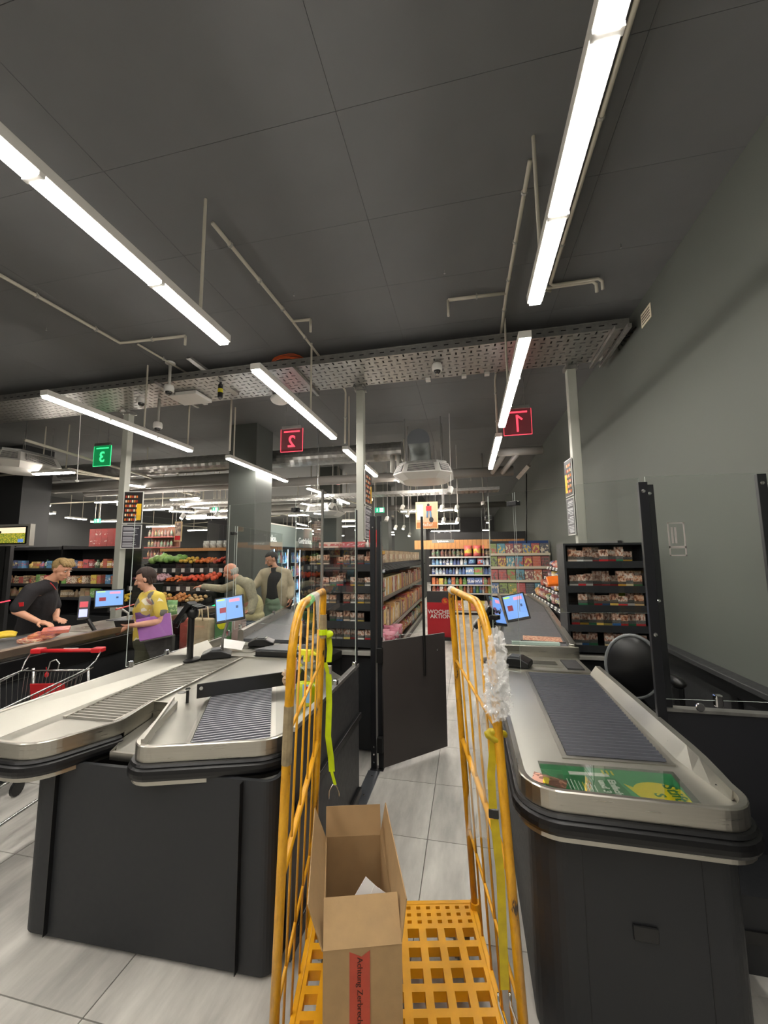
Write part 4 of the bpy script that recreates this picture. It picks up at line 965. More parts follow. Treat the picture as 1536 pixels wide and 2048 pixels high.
G().ell((CX + .04, CY - .22, .96), (.04, .09, .035), nu=14).make('armrest', M_black, ch, smooth=True)

# ---- things on the counters ----
def monitor(c, w_, h_, yaw, pitch, label, stand=True, base=None, roll=0):
    t = thing('monitor', label, 'monitor', c); T = Matrix.Translation(Vector(c)) @ Matrix.Rotation(yaw, 4, 'Z') @ Matrix.Rotation(pitch, 4, 'X') @ Matrix.Rotation(roll, 4, 'Y')
    G().box(-w_ / 2, w_ / 2, 0, .022, -h_ / 2, h_ / 2, T=T).make('bezel', M_black, t, bevel=.004)
    s_ = G().box(-w_ / 2 + .012, w_ / 2 - .012, -.002, 0, -h_ / 2 + .02, h_ / 2 - .012, T=T).make('screen', M_screen, t)
    G().box(-w_ * .42, -w_ * .15, -.0035, -.002, h_ * .36, h_ * .42, T=T).make('green_tag', mat('ui_green', '9cc25a', .3, emis=.7), s_)
    G().box(w_ * .0, w_ * .36, -.0035, -.002, h_ * .25, h_ * .37, T=T).make('red_field', mat('ui_pink', 'c27a94', .3, emis=.8), s_)
    G().box(-w_ * .34, -w_ * .12, -.0035, -.002, -h_ * .12, h_ * .08, T=T).make('dark_button', mat('ui_darkred', '7a2030', .3, emis=.5), s_)
    G().box(w_ * .22, w_ * .30, -.0035, -.002, -h_ * .02, h_ * .08, T=T).make('pointer', mat('ui_navy', '30476e', .3, emis=.4), s_)
    if base:
        G().tube([base, (base[0], base[1], base[2] + .14), T @ Vector((0, .03, -.02))], .012, 8).make('arm', M_galv, t, smooth=True)
    return t
monitor((-1.995, 3.02, 1.315), .235, .215, math.radians(20), math.radians(-16), 'customer monitor with a blue screen on the left counter', base=(-2.12, 3.12, .9), roll=math.radians(-9))
monitor((.40, 3.66, 1.29), .20, .235, math.radians(-12), math.radians(-18), 'monitor with a blue screen facing us on the right counter', roll=math.radians(-14))
monitor((.24, 3.56, 1.27), .20, .26, math.radians(62), math.radians(-22), 'second monitor seen almost edge on beside the right monitor', base=(.24, 3.6, .9), roll=math.radians(12))
def card_stand(x, y, z, h, label, yaw=0):
    t = thing('terminal_stand', label, 'card terminal', (x, y, z)); 
    G().lathe((x, y, z), [(.085, 0), (.085, .01), (.03, .016)], 20).make('foot', M_black, t)
    G().tube([(x, y, z + .01), (x, y, z + h)], .026, 12).make('column', M_black, t)
    T = Matrix.Translation((x - .05, y - .01, z + h + .0)) @ Matrix.Rotation(yaw, 4, 'Z') @ Matrix.Rotation(math.radians(-52), 4, 'Y')
    G().box(-.115, .10, -.05, .05, -.02, .02, T=T).make('terminal_body', M_black, t, bevel=.008)
    G().box(-.10, -.01, -.035, .035, .02, .023, T=T).make('keypad', M_grey, t)
    g = G()
    for i in range(4):
        for j in range(3): g.box(-.095 + i * .021, -.08 + i * .021, -.03 + j * .022, -.015 + j * .022, .023, .027, T=T)
    g.make('keys', M_white, t, kind='stuff')
    g = G()
    for k in range(5): g.box(-.02 + k * .022, -.008 + k * .022, -.055, .055, .03, .05, T=Matrix.Translation((x, y, z + h + .02)) @ Matrix.Rotation(.3, 4, 'Y'))
    g.make('holder_ribs', M_black, t); G().ell((x + .01, y, z + h - .01), (.05, .045, .055)).make('swivel_head', M_black, t, smooth=True)
    G().tube([(x - .05, y - .03, z + h - .03), (x - .09, y - .05, z + h - .13), (x - .14, y - .05, z + h - .12), (x - .11, y - .04, z + h - .04)], .004, 6).make('cable', M_black, t, smooth=True)
    return t
card_stand(-2.33, 2.98, .89, .40, 'black card terminal on a pole at the left counter')
card_stand(.16, 3.42, .88, .36, 'black card terminal pole at the right counter, behind the crumpled film')
def printer(x, y, z, yaw, label):
    t = thing('receipt_printer', label, 'printer', (x, y, z)); T = Matrix.Translation((x, y, z)) @ Matrix.Rotation(yaw, 4, 'Z')
    prof = [(-.12, 0), (.12, 0), (.12, .03), (.04, .065), (-.05, .07), (-.12, .04)]
    g = G(); vs = [T @ Vector((s_, p[0], p[1])) for s_ in (-.075, .075) for p in prof]
    g.add(vs, [(0, 1, 2, 3, 4, 5)[::-1], (6, 7, 8, 9, 10, 11)] + [(i, (i + 1) % 6, 6 + (i + 1) % 6, 6 + i) for i in range(6)]); g.make('body', M_black, t, bevel=.008)
    G().box(-.045, .045, -.04, .03, .066, .074, T=T).make('lid', M_belt, t)
    G().box(-.04, .04, .035, .045, .064, .072, T=T).make('paper_slot', M_grey, t)
    return t
printer(-2.17, 3.12, .885, math.radians(-60), 'black receipt printer at the foot of the left card stand')
printer(-2.02, 3.62, .885, math.radians(-70), 'black printer behind the left monitor')
printer(.34, 3.32, .885, math.radians(70), 'black receipt printer on the right counter beside the paper roll')
t = thing('paper_roll', 'white till roll standing on the corner of the right counter', 'paper roll', (.20, 3.0, .905))
G().lathe((.215, 3.08, .884), [(.036, 0), (.038, .003), (.038, .085), (.036, .088), (.012, .088)], 20).make('paper', mat('paper_white', 'dcdad6', .8), t); G().lathe((.215, 3.08, .9725), [(.012, 0), (.012, .0005)], 14).make('core', M_card, t)
tag(G().box(-.1, .1, -.07, .07, 0, .002, T=Tr((-2.2, 3.40, .93), .35, .2, .4)).make('paper_slip', MATS['paper_white']), 'white sheet of paper behind the left receipt printer', 'paper')
t = thing('pen', 'blue and yellow pen lying at the edge of the left scan deck', 'pen', (-2.2, 3.19, .89)); G().tube([(-2.22, 3.19, .893), (-2.1, 3.2, .893)], .005, 6).make('barrel', mat('pen_blue', '2d3f9c', .4), t); G().tube([(-2.26, 3.185, .893), (-2.22, 3.19, .893)], .005, 6).make('cap', M_lime, t)
t = thing('goods_tray_card', 'printed card lying on the right feed belt', 'card', (.55, 4.0, .956)); G().box(-.17, .17, -.11, .12, 0, .003, T=Tr((.66, 3.98, .957), rz=-.12)).make('card_sheet', goods_mat('card_print', ['d9b79a'], ['a5543a'], 14, .5, band=(-1, 2)), t); G().box(-.19, .19, -.125, -.11, 0, .006, T=Tr((.66, 3.98, .957), rz=-.12)).make('black_edge', M_black, t)
# leaflet pile on the right counter
lf = thing('leaflet', 'green and yellow advertising sheet with mirrored lettering on the right counter', 'leaflet', (.5, 1.72, .8725))
Z0 = .8728
def q2(g, pts, z, m=0): g.add([(p[0], p[1], z) for p in pts] + [(p[0], p[1], z + .0012) for p in pts], [tuple(range(len(pts)))[::-1], tuple(range(len(pts), 2 * len(pts)))] + [(i, (i + 1) % len(pts), len(pts) + (i + 1) % len(pts), len(pts) + i) for i in range(len(pts))], m); return g
M_lg, M_ly, M_lw, M_ldg = mat('ink_green', '3f9a63', .35), mat('ink_bright_yellow', 'e8d210', .35), mat('ink_white_gloss', 'e9e9e4', .3), mat('ink_deep_green', '1f7a45', .35)
q2(G(), [(.255, 1.655), (.75, 1.655), (.765, 1.855), (.27, 1.84)], Z0).make('sheet', M_lg, lf)
q2(G(), [(.31, 1.66), (.56, 1.66), (.535, 1.775), (.32, 1.765)], Z0 + .0014).make('deep_green_block', M_ldg, lf)
cx_, cy_ = .67, 1.70
poly = [(cx_ + .095 * math.cos(a), cy_ + .075 * math.sin(a)) for a in [i * 2 * PI / 24 for i in range(24)]]
poly = [(min(.748, p[0]), max(1.66, p[1])) for p in poly]
q2(G(), poly, Z0 + .0014).make('yellow_bubble', M_ly, lf)
q2(G(), [(.575, 1.69), (.595, 1.715), (.555, 1.745)], Z0 + .0016).make('bubble_tip', M_ly, lf)
q2(G(), [(.37, 1.775), (.52, 1.785), (.52, 1.808), (.37, 1.798)], Z0 + .0014).make('white_bar', M_lw, lf)
def ft(s, size, m, x, y, rz, nm_): text(s, size, nm_, m, Matrix.Translation((x, y, Z0 + .003)) @ Matrix.Rotation(rz, 4, 'Z'), lf, .0005, bold=.0012)
ft('Stift', .066, M_ldg, .715, 1.715, -PI / 2 + .05, 'word_upper'); ft('S', .05, M_ldg, .655, 1.69, -PI / 2, 'word_lower')
ft('Einfach', .036, M_lw, .515, 1.712, -PI / 2, 'word_white'); ft('und 3', .036, M_lw, .478, 1.71, -PI / 2, 'word_white')
for k in range(3): q2(G(), [(.50 + k * .017, 1.80), (.507 + k * .017, 1.80), (.507 + k * .017, 1.83), (.50 + k * .017, 1.83)], Z0 + .002).make('yellow_line', M_ly, lf)
for k in range(8): q2(G(), [(.35 + k * .013, 1.668), (.353 + k * .013, 1.668), (.353 + k * .013, 1.74 - .004 * k), (.35 + k * .013, 1.74 - .004 * k)], Z0 + .0028).make('white_line', M_lw if k != 4 else M_ly, lf)
q2(G(), [(.215, 1.70), (.33, 1.66), (.35, 1.72), (.235, 1.765)], Z0 + .003).make('photo_card', goods_mat('photo_print', ['7a4a38'], ['c98f78'], 3, .5, band=(-1, 2)), lf)
q2(G(), [(.255, 1.69), (.275, 1.683), (.285, 1.725), (.265, 1.732)], Z0 + .0045).make('yellow_mark', M_ly, lf)
G().slab((.262, 1.65, Z0 + .006), (.77, 1.648, Z0 + .007), (.775, 1.86, Z0 + .008), (.262, 1.85, Z0 + .006), .0006).make('film_sleeve', glass_mat('film_clear', (.96, .98, .96, 1), 1.6), lf)
# spray bottle behind the left cage side
sb = thing('spray_bottle', 'spray bottle with yellow trigger and yellow liquid on the left counter', 'spray bottle', (-.99, 2.26, .874))
bx_, by_, bz_ = -.965, 2.26, .874
M_bot = glass_mat('bottle_clear', (.93, .96, .9, 1), 1.4)
def bprof(sc=1.0): return [(.05, 0), (.058, .01), (.058, .10), (.05, .16), (.032, .215), (.017, .25), (.016, .265)]
def squash(g, cx, cy, fx, fy):
    for v in g.v: v.x = cx + (v.x - cx) * fx; v.y = cy + (v.y - cy) * fy
    return g
squash(G().lathe((bx_, by_, bz_), bprof(), 20), bx_, by_, 1.15, .7).make('bottle', M_bot, sb, smooth=True)
squash(G().lathe((bx_, by_, bz_ + .004), [(.048, 0), (.055, .008), (.055, .10), (.05, .125)], 20), bx_, by_, 1.15, .7).make('liquid', mat('cleaner_yellow', 'd6dc10', .25), sb, smooth=True)
G().box(bx_ - .005, bx_ + .045, by_ - .043, by_ - .038, bz_ + .03, bz_ + .13).make('label', mat('label_blue', '7fb0d6', .4), sb)
G().box(bx_ + .005, bx_ + .035, by_ - .0445, by_ - .043, bz_ + .09, bz_ + .12).make('label_mark', M_red, sb)
M_trig = mat('trigger_yellow', 'e6e030', .4)
G().lathe((bx_, by_, bz_ + .252), [(.02, 0), (.02, .03), (.014, .034)], 14).make('collar', M_trig, sb)
G().box(bx_ - .045, bx_ + .03, by_ - .012, by_ + .012, bz_ + .285, bz_ + .32).make('spray_head', M_trig, sb, bevel=.006)
G().tube([(bx_ + .03, by_, bz_ + .304), (bx_ + .062, by_, bz_ + .292)], [.014, .008], 10).make('head_tip', M_trig, sb)
G().tube([(bx_ - .035, by_, bz_ + .29), (bx_ - .048, by_, bz_ + .25), (bx_ - .032, by_, bz_ + .22)], .006, 8).make('trigger', M_trig, sb)
G().box(bx_ - .053, bx_ - .04, by_ - .01, by_ + .01, bz_ + .315, bz_ + .34).make('nozzle', M_trig, sb, bevel=.003)
# ================= roll cage =================
rc = thing('roll_cage', 'yellow roll container with scratched tube sides and a plastic grid deck', 'roll cage', (-.74, 1.81, 0))
uu = Vector((.976, .217, 0)).normalized(); vv = Vector((.217, -.976, 0)).normalized(); O = Vector((-.74, 1.83, 0)); Wc, Dc = .74, .70
def cg(u, v, z): return O + uu * u + vv * v + Vector((0, 0, z))
Tc = Matrix(((uu.x, vv.x, 0, O.x), (uu.y, vv.y, 0, O.y), (0, 0, 1, 0), (0, 0, 0, 1)))
M_ytube, nt_, b__ = node_mat('yellow_scratched_tube')
n_ = nt_.nodes.new('ShaderNodeTexNoise'); n_.inputs['Scale'].default_value = 9; n_.inputs['Detail'].default_value = 8; n_.inputs['Roughness'].default_value = .7
tc_ = nt_.nodes.new('ShaderNodeTexCoord'); mp_ = nt_.nodes.new('ShaderNodeMapping'); mp_.inputs['Scale'].default_value = (3, 3, .8)
nt_.links.new(tc_.outputs['Object'], mp_.inputs[0]); nt_.links.new(mp_.outputs[0], n_.inputs['Vector'])
r_ = nt_.nodes.new('ShaderNodeValToRGB'); e_ = r_.color_ramp.elements
e_[0].position = .36; e_[0].color = rgb('2a1f14'); e_[1].position = .40; e_[1].color = rgb('b07c10')
x_ = e_.new(.55); x_.color = rgb('cf9610'); x_ = e_.new(.66); x_.color = rgb('d8a01c'); x_ = e_.new(.74); x_.color = rgb('b98a3a')
nt_.links.new(n_.outputs[0], r_.inputs[0]); nt_.links.new(r_.outputs[0], b__.inputs['Base Color']); b__.inputs['Roughness'].default_value = .35
def side_panel(u_b, u_t, label, sgn):
    """tube arch with four wires and two braces; u leans inward at the top"""
    p = thing_part = None
    zt, zb, r = 1.585, .15, .10
    def U(z): return u_b + (u_t - u_b) * (z - zb) / (zt - zb)
    path = [cg(U(.15), .02, zb), cg(U(.9), .02, .9)]
    for k in range(7):
        a = PI / 2 * k / 6; z = zt - r * .5 + r * .5 * math.sin(a); v = .02 + r * .5 * (1 - math.cos(a)); path.append(cg(U(z), v, z))
    for k in range(9):
        a = PI / 2 * k / 8; z = zt - .16 + .16 * math.cos(a) - .02 * k / 8; v = Dc - .16 - .02 + .16 * math.sin(a); path.append(cg(U(z), v, z))
    path += [cg(U(.8), Dc - .02, .8), cg(U(.15), Dc - .02, zb)]
    fr_ = G().tube(path, .0145, 12).make('side_tube', M_ytube, rc, smooth=True)
    for k in range(1, 5):
        v = .02 + (Dc - .04) * k / 5; zz = zt - .012 if k < 4 else zt - .06
        G().tube([cg(U(.17), v, .17), cg(U(zz), v, zz)], .0045, 6).make('wire', M_yellow, fr_, smooth=True)
    for (z0, z1, rr_) in ((1.205, 1.25, .006), (.80, .895, .0115), (.43, .505, .006)):
        G().tube([cg(U(z0), Dc - .02, z0), cg(U(z1), .02, z1)], rr_, 8).make('diagonal_brace', M_yellow, fr_, smooth=True)
    for v in (.02, Dc - .02): G().lathe(cg(U(.15), v, .12), [(.022, 0), (.022, .08)], 12).make('foot_socket', M_yellow, fr_)
    return fr_
sl = side_panel(.0, .045, 'left', -1); sr = side_panel(.735, .665, 'right', 1)
g = G()
holes(g, .02, Wc - .02, .10, Dc + .12, 9, 9, .175, .62, .66, .035, T=Tc, skip=lambda i, j: False)
holes(g, .02, Wc - .02, .0, .10, 16, 3, .175, .42, .45, .02, T=Tc)
g.make('grid_deck', M_yplas, rc)
g = G()
for j in range(10): 
    v = .10 + (Dc + .02) * j / 9; g.box(.02, Wc - .02, v - .004, v + .004, .135, .172, T=Tc)
for i in range(10):
    u = .02 + (Wc - .04) * i / 9; g.box(u - .004, u + .004, .1, Dc + .12, .135, .1719, T=Tc)
g.make('deck_ribs', M_yplas, rc)
g = G(); g.box(.0, Wc, -.02, .0, .13, .178, T=Tc); g.box(.0, .02, -.02, Dc + .12, .13, .178, T=Tc); g.box(Wc - .02, Wc, -.02, Dc + .12, .13, .178, T=Tc); g.make('deck_rim', M_yplas, rc, bevel=.004)
for (u, v) in ((.08, .08), (Wc - .08, .08), (.08, Dc), (Wc - .08, Dc)):
    c = cg(u, v, 0); w_ = G().lathe(c + uu * .02 + Vector((0, 0, .05)), [(.02, -.04), (.05, -.038), (.05, -.002), (.02, 0)], 16, axis=uu).make('castor_wheel', M_black, rc)
    G().slab(c + Vector((-.03, -.01, .05)), c + Vector((.03, -.01, .05)), c + Vector((.035, -.01, .13)), c + Vector((-.035, -.01, .13)), .02).make('castor_fork', M_galv, rc)
# label remnants on the tubes
M_rem = mat('paper_remnant', 'b9a48c', .9, noise=.3, nscale=40)
def wrap(p0, p1, r, m, name, parent=rc, n=10): G().tube([p0, Vector(p0).lerp(Vector(p1), .5), p1], r, n).make(name, m, parent)
def U_l(z): return .0 + .045 * (z - .15) / 1.435
def U_r(z): return .735 - .07 * (z - .15) / 1.435
wrap(cg(U_l(1.12), Dc - .02, 1.12), cg(U_l(1.29), Dc - .02, 1.29), .0158, mat('old_tape', '8a7a5c', .6, noise=.3, nscale=30), 'old_tape')
wrap(cg(U_l(1.34), Dc - .024, 1.34), cg(U_l(1.45), Dc - .03, 1.43), .0156, mat('torn_label', 'c48a72', .8, noise=.3, nscale=60), 'torn_label')
wrap(cg(.0445, .26, 1.583), cg(.0445, .38, 1.583), .0185, mat('label_grey', 'b9b4a8', .8, noise=.2, nscale=50), 'grey_label')
wrap(cg(.0445, .38, 1.583), cg(.044, .47, 1.577), .0185, mat('label_green', '7fc27a', .8, noise=.2, nscale=50), 'green_label')
G().slab(cg(.062, .27, 1.585), cg(.062, .37, 1.585), cg(.066, .34, 1.46), cg(.066, .31, 1.45), .001).make('hanging_label', MATS['label_grey'], rc)
wrap(cg(U_l(1.5), .02, 1.36), cg(U_l(1.5), .02, 1.47), .0178, MATS['old_tape'], 'old_tape')
wrap(cg(.665, .03, 1.583), cg(.665, .10, 1.583), .0185, MATS['label_grey'], 'grey_label')
# straps
def strap(pts, w_, name, m, parent, wd=None):
    g = G(); pts = [Vector(p) for p in pts]; wd = wd or uu
    vs = []
    for i, p in enumerate(pts):
        vs += [p - wd * w_ / 2, p + wd * w_ / 2]
    n = len(pts); th = wd.cross(Vector((0, 0, 1))).normalized() * .002
    vs2 = [v + th for v in vs]
    fs = [(2 * i, 2 * i + 1, 2 * i + 3, 2 * i + 2) for i in range(n - 1)]; N_ = len(vs)
    g.add(vs + vs2, fs + [tuple(N_ + k for k in f[::-1]) for f in fs] + [(2 * i, 2 * i + 2, N_ + 2 * i + 2, N_ + 2 * i) for i in range(n - 1)] + [(2 * i + 1, N_ + 2 * i + 1, N_ + 2 * i + 3, 2 * i + 3) for i in range(n - 1)])
    return g.make(name, m, parent)
st = thing('tension_strap', 'neon yellow strap with metal hook knotted to the left rear cage post', 'strap', cg(.04, 0, 1.4))
G().tube([cg(U_l(1.38), .02, 1.375), cg(U_l(1.38), .02, 1.40)], .024, 10).make('knot', M_lime, st)
G().ell(cg(.07, .01, 1.375), (.022, .02, .018)).make('knot_loop', M_lime, st, smooth=True)
strap([cg(.065, .0, 1.38), cg(.072, -.01, 1.30), cg(.068, -.005, 1.24)], .026, 'upper_band', M_lime, st)
strap([cg(.05, .0, 1.24), cg(.075, .0, 1.16)], .02, 'upper_band', M_lime, st)
G().box(-.016, .016, -.006, .006, -.02, .02, T=Matrix.Translation(cg(.067, -.005, 1.205))).make('buckle', M_galv, st, bevel=.003)
strap([cg(.067, -.005, 1.19), cg(.07, -.01, 1.05), cg(.066, -.008, .9), cg(.08, -.012, .80), cg(.085, -.012, .74)], .028, 'long_band', M_lime, st)
strap([cg(.082, -.012, .745), cg(.10, -.015, .68)], .014, 'tail', M_lime, st)
G().tube([cg(.07, -.012, .62), cg(.072, -.012, .655), cg(.088, -.014, .68), cg(.105, -.015, .675), cg(.118, -.014, .65), cg(.118, -.014, .63)], .0035, 8).make('hook', M_chrome, st, smooth=True)
M_strap2 = mat('mustard_strap', 'b5a00c', .55, noise=.15, nscale=30)
s2 = thing('tension_strap', 'dull yellow strap with twin wire hooks hanging on the right front cage post', 'strap', cg(.7, .6, 1.1))
k0 = cg(U_r(1.1) - .015, Dc - .03, 1.19)
s2_knot = G().ell(k0, (.026, .022, .018), nu=20, nv=14, fn=lambda p: p * (1 + .5 * mnoise.noise(p * 60))); s2_knot.tube([k0 + Vector((-.02, 0, .004)), k0 + Vector((0, -.01, .016)), k0 + Vector((.03, 0, .008)), k0 + Vector((.034, .02, -.004))], .009, 8); s2_knot.make('knot', M_strap2, s2, smooth=True)
strap([k0, cg(U_r(1.05) - .035, Dc - .02, 1.08), cg(U_r(1.0) - .035, Dc - .02, .985)], .024, 'upper_band', M_strap2, s2)
G().box(-.015, .015, -.006, .006, -.012, .012, T=Matrix.Translation(cg(U_r(.97) - .035, Dc - .02, .97))).make('buckle', M_black, s2, bevel=.003)
strap([cg(U_r(.95) - .035, Dc - .02, .955), cg(U_r(.8) - .03, Dc - .02, .8), cg(U_r(.6) - .04, Dc - .02, .62), cg(U_r(.5) - .045, Dc - .02, .50)], .025, 'long_band', M_strap2, s2)
for s_ in (-.022, .012):
    c = cg(U_r(.45) - .045 + s_, Dc - .02, .49); G().tube([c, c + Vector((.0, 0, -.03)), c + Vector((.018, .0, -.08)), c + Vector((.012, 0, -.11)), c + Vector((-.006, 0, -.12))], .0035, 8).make('wire_hook', M_chrome, s2, smooth=True)
# crumpled stretch film on the right side
M_film, nt_, b__ = node_mat('stretch_film')
b__.inputs['Base Color'].default_value = (.9, .9, .88, 1); b__.inputs['Roughness'].default_value = .06; b__.inputs['Alpha'].default_value = .27; b__.inputs['Specular IOR Level'].default_value = 1
fm = thing('stretch_film', 'crumpled clear stretch film bunched on the right side of the cage', 'plastic film', cg(.68, .4, 1.3))
def crumple(c, r, seed, amp, T=None, nu=64, nv=48):
    off = Vector((seed * 7.1, seed * 3.3, seed))
    def fn(p):
        q = p.normalized(); k = 1 - amp * .55
        for fr_, am in ((1.6, .9), (3.6, .5), (7.0, .16)):
            k += amp * am * (.55 - abs(mnoise.noise(q * fr_ + off)) * 2.2)
        return p * max(.45, k)
    return G().ell(c, r, nu=nu, nv=nv, fn=fn)
crumple(cg(.685, .70, 1.455), (.030, .034, .07), 1, .42).make('upper_bunch', M_film, fm)
crumple(cg(.68, .70, 1.30), (.046, .046, .062), 3, .42).make('lower_bunch', M_film, fm)
crumple(cg(.68, .70, 1.38), (.040, .042, .07), 5, .45).make('middle_bunch', M_film, fm)
crumple(cg(.68, .70, 1.33), (.040, .040, .085), 9, .5).make('inner_bunch', M_film, fm)
g = G(); rows = []
for i in range(26):
    f = i / 25; z = 1.27 - .42 * f; wd = .018 + .018 * f
    rows.append([cg(.655 - .03 * f + wd * (k / 8 - .5) * 2 + .008 * mnoise.noise(Vector((k * .9, i * .3, 2))), .60 + .03 * mnoise.noise(Vector((k * .7, i * .2, 9))), z + .01 * mnoise.noise(Vector((k * .5, 1, i)))) for k in range(9)])
vs = [p for r in rows for p in r]; g.add(vs, [(i * 9 + k, i * 9 + k + 1, (i + 1) * 9 + k + 1, (i + 1) * 9 + k) for i in range(25) for k in range(8)])
M_film2, nt2_, b2__ = node_mat('stretch_film_tail'); b2__.inputs['Base Color'].default_value = (.85, .85, .8, 1); b2__.inputs['Roughness'].default_value = .2; b2__.inputs['Alpha'].default_value = .28
g.make('hanging_tail', M_film2, fm, smooth=True)
# paper scrap on the left post
crumple(cg(.02, Dc - .07, 1.36), (.02, .02, .035), 8, .6, nu=16, nv=12).make('paper_scrap', M_rem, rc)

# ================= cardboard box in the cage =================
bxo = thing('cardboard_box', 'open brown cardboard box with red tape standing on the cage deck', 'cardboard box', (-.42, 1.4, .178))
# corners of the rim at z = .62, walls down to the deck
zt = .60
BL, BR = Vector((-.66, 1.665, 0)), Vector((-.375, 1.715, 0)); FR, FL = Vector((-.285, 1.235, 0)), Vector((-.575, 1.185, 0))
BL, BR, FR, FL = [lv(x, y, zt) * Vector((1, 1, 1)).x if False else lv(x, y, zt) for x, y in ((652, 1674), (762, 1669), (804, 1888), (646, 1903))]
for p in (BL, BR, FR, FL): p.z = 0
def wall(a, b, z0, z1, name, m=M_card): 
    d = (b - a).normalized(); n = Vector((-d.y, d.x, 0)) * .0035
    return G().add([a + Vector((0, 0, z0)), b + Vector((0, 0, z0)), b + Vector((0, 0, z1)), a + Vector((0, 0, z1)), a + n + Vector((0, 0, z0)), b + n + Vector((0, 0, z0)), b + n + Vector((0, 0, z1)), a + n + Vector((0, 0, z1))], [(0, 3, 2, 1), (4, 5, 6, 7), (0, 1, 5, 4), (1, 2, 6, 5), (2, 3, 7, 6), (3, 0, 4, 7)]).make(name, m, bxo)
zb = .182
wall(FL, FR, zb, zt, 'front_wall'); wall(FR, BR, zb, zt, 'side_wall'); wall(BR, BL, zb, zt, 'back_wall', M_cardin); wall(BL, FL, zb, zt, 'side_wall')
G().add([p + Vector((0, 0, zb)) for p in (FL, FR, BR, BL)] + [p + Vector((0, 0, zb + .004)) for p in (FL, FR, BR, BL)], [(0, 3, 2, 1), (4, 5, 6, 7)]).make('base', M_cardin, bxo)
def flap(a, b, out, up, name, inset=.0, m=M_card, lift2=None):
    a = a + Vector((0, 0, zt)); b = b + Vector((0, 0, zt)); d = (b - a); o = Vector(out); u = Vector((0, 0, up))
    p, q = a + d * inset + o + u, b - d * inset + o + u
    if lift2: q += Vector(lift2)
    G().slab(a, b, q, p, .0035).make(name, m, bxo)
wv_ = (FL - BL).normalized(); uv_ = (BR - BL).normalized()
flap(BL, BR, -wv_ * .03, .10, 'back_flap', .0, M_cardin)
flap(BL, FL, -uv_ * .045, .12, 'side_flap', .02)
flap(BR, FR, uv_ * .02, .13, 'side_flap', .03, lift2=(.0, .0, -.02))
flap(FL, FR, -wv_ * .085, .075, 'front_flap', .0)
# crease marks on the front flap
fa = FL.lerp(FR, .5) + Vector((0, 0, zt))
n2 = (Vector((0, 0, .075)) - wv_ * .085)
def fp(u, s_): return FL.lerp(FR, u) + Vector((0, 0, zt)) + n2 * s_ + (uv_.cross(n2)).normalized() * -.0005 
for pts in (((.02, .35), (.2, .6), (.38, .85)), ((.62, .85), (.8, .62), (.98, .55))):
    G().tube([fp(*p) + Vector((0, 0, .001)) for p in pts], .0016, 5).make('crease', M_cardin, bxo)
# red tape with writing
tw = .06; tm = FL.lerp(FR, .46)
ta, tb = tm - uv_ * tw / 2, tm + uv_ * tw / 2; fo = (wv_) * .0012
G().add([ta + fo + Vector((0, 0, zb)), tb + fo + Vector((0, 0, zb)), tb + fo + Vector((0, 0, zt - .006)), tm + fo + uv_ * .005 + Vector((0, 0, zt - .022)), ta + fo + Vector((0, 0, zt - .008))], [(0, 1, 2, 3, 4)]).make('red_tape', M_tape, bxo)
Ttx = Matrix.Translation(tm + wv_ * .002 + uv_ * .0 + Vector((0, 0, zt - .125))) @ Matrix(((uv_.x, 0, wv_.x, 0), (uv_.y, 0, wv_.y, 0), (0, 1, 0, 0), (0, 0, 0, 1))) @ Matrix.Rotation(-PI / 2, 4, 'Z')
text('Achtung Zerbrechlich', .023, 'tape_lettering', mat('tape_ink', '3a1208', .6), Ttx, bxo, .0004)
sc_ = [BL.lerp(FL, .62) + uv_ * .13, BL.lerp(FL, .7) + uv_ * .17]
for k, c in enumerate(sc_):
    T = Matrix.Translation(c + Vector((0, 0, .535 + .0 * k))) @ Matrix.Rotation(.2, 4, 'Z') @ Matrix.Rotation(math.radians(40 - 8 * k), 4, 'Y') @ Matrix.Rotation(math.radians(70), 4, 'X')
    t = thing('greeting_card', ('plain' if not k else 'printed') + ' white card sticking up inside the cardboard box', 'card', c + Vector((0, 0, .5)))
    G().box(-.06, .06, -.05, .09, -.0015, .0015, T=T).make('card_sheet', MATS['paper_white'], t)
    if k: G().box(-.02, .02, .02, .06, -.0022, .0022, T=T).make('printed_motif', mat('motif_grey', '9a958c', .7), t)
# ================= shopping trolley =================
ct = thing('shopping_trolley', 'wire shopping trolley with a red handle in the passage at the left edge', 'shopping trolley', (-3.2, 2.3, 0))
hL, hR = lv(65, 1302, 1.02), lv(203, 1300, 1.02); ux = (hR - hL).normalized(); ux = Vector((ux.x, ux.y, 0)).normalized(); fx = Vector((ux.y, -ux.x, 0))  # nose direction
Wt = (hR - hL).length
def cp(u, f, z): return Vector((hL.x, hL.y, 0)) + ux * u + fx * f + Vector((0, 0, z))
G().tube([cp(0, 0, 1.02), cp(Wt, 0, 1.02)], .015, 12).make('handle_bar', M_red, ct, smooth=True)
for u in (0, Wt - .07): G().box(-.005, .075, -.02, .05, -.02, .018, T=Matrix.Translation(cp(u, 0, 1.02)) @ Matrix.Rotation(math.atan2(ux.y, ux.x), 4, 'Z')).make('handle_end', M_red, ct, bevel=.008)
G().tube([cp(Wt * .45, -.001, 1.036), cp(Wt * .66, -.001, 1.036)], .003, 6).make('handle_print', M_white, ct)
def wire(pts, r=.0035, name='wire', par=ct): return G().tube(pts, r, 6).make(name, M_wire, par, smooth=True)
for u in (.0, Wt): wire([cp(u, .01, 1.01), cp(u, .06, .95), cp(u + (.03 if not u else -.03), .12, .90), cp(u + (.05 if not u else -.05), .95, .84)], .006, 'top_rail')
for u in (.02, Wt - .02): wire([cp(u, .05, .90), cp(u + (.03 if u < .1 else -.03), .95, .78)], .005, 'side_rail')
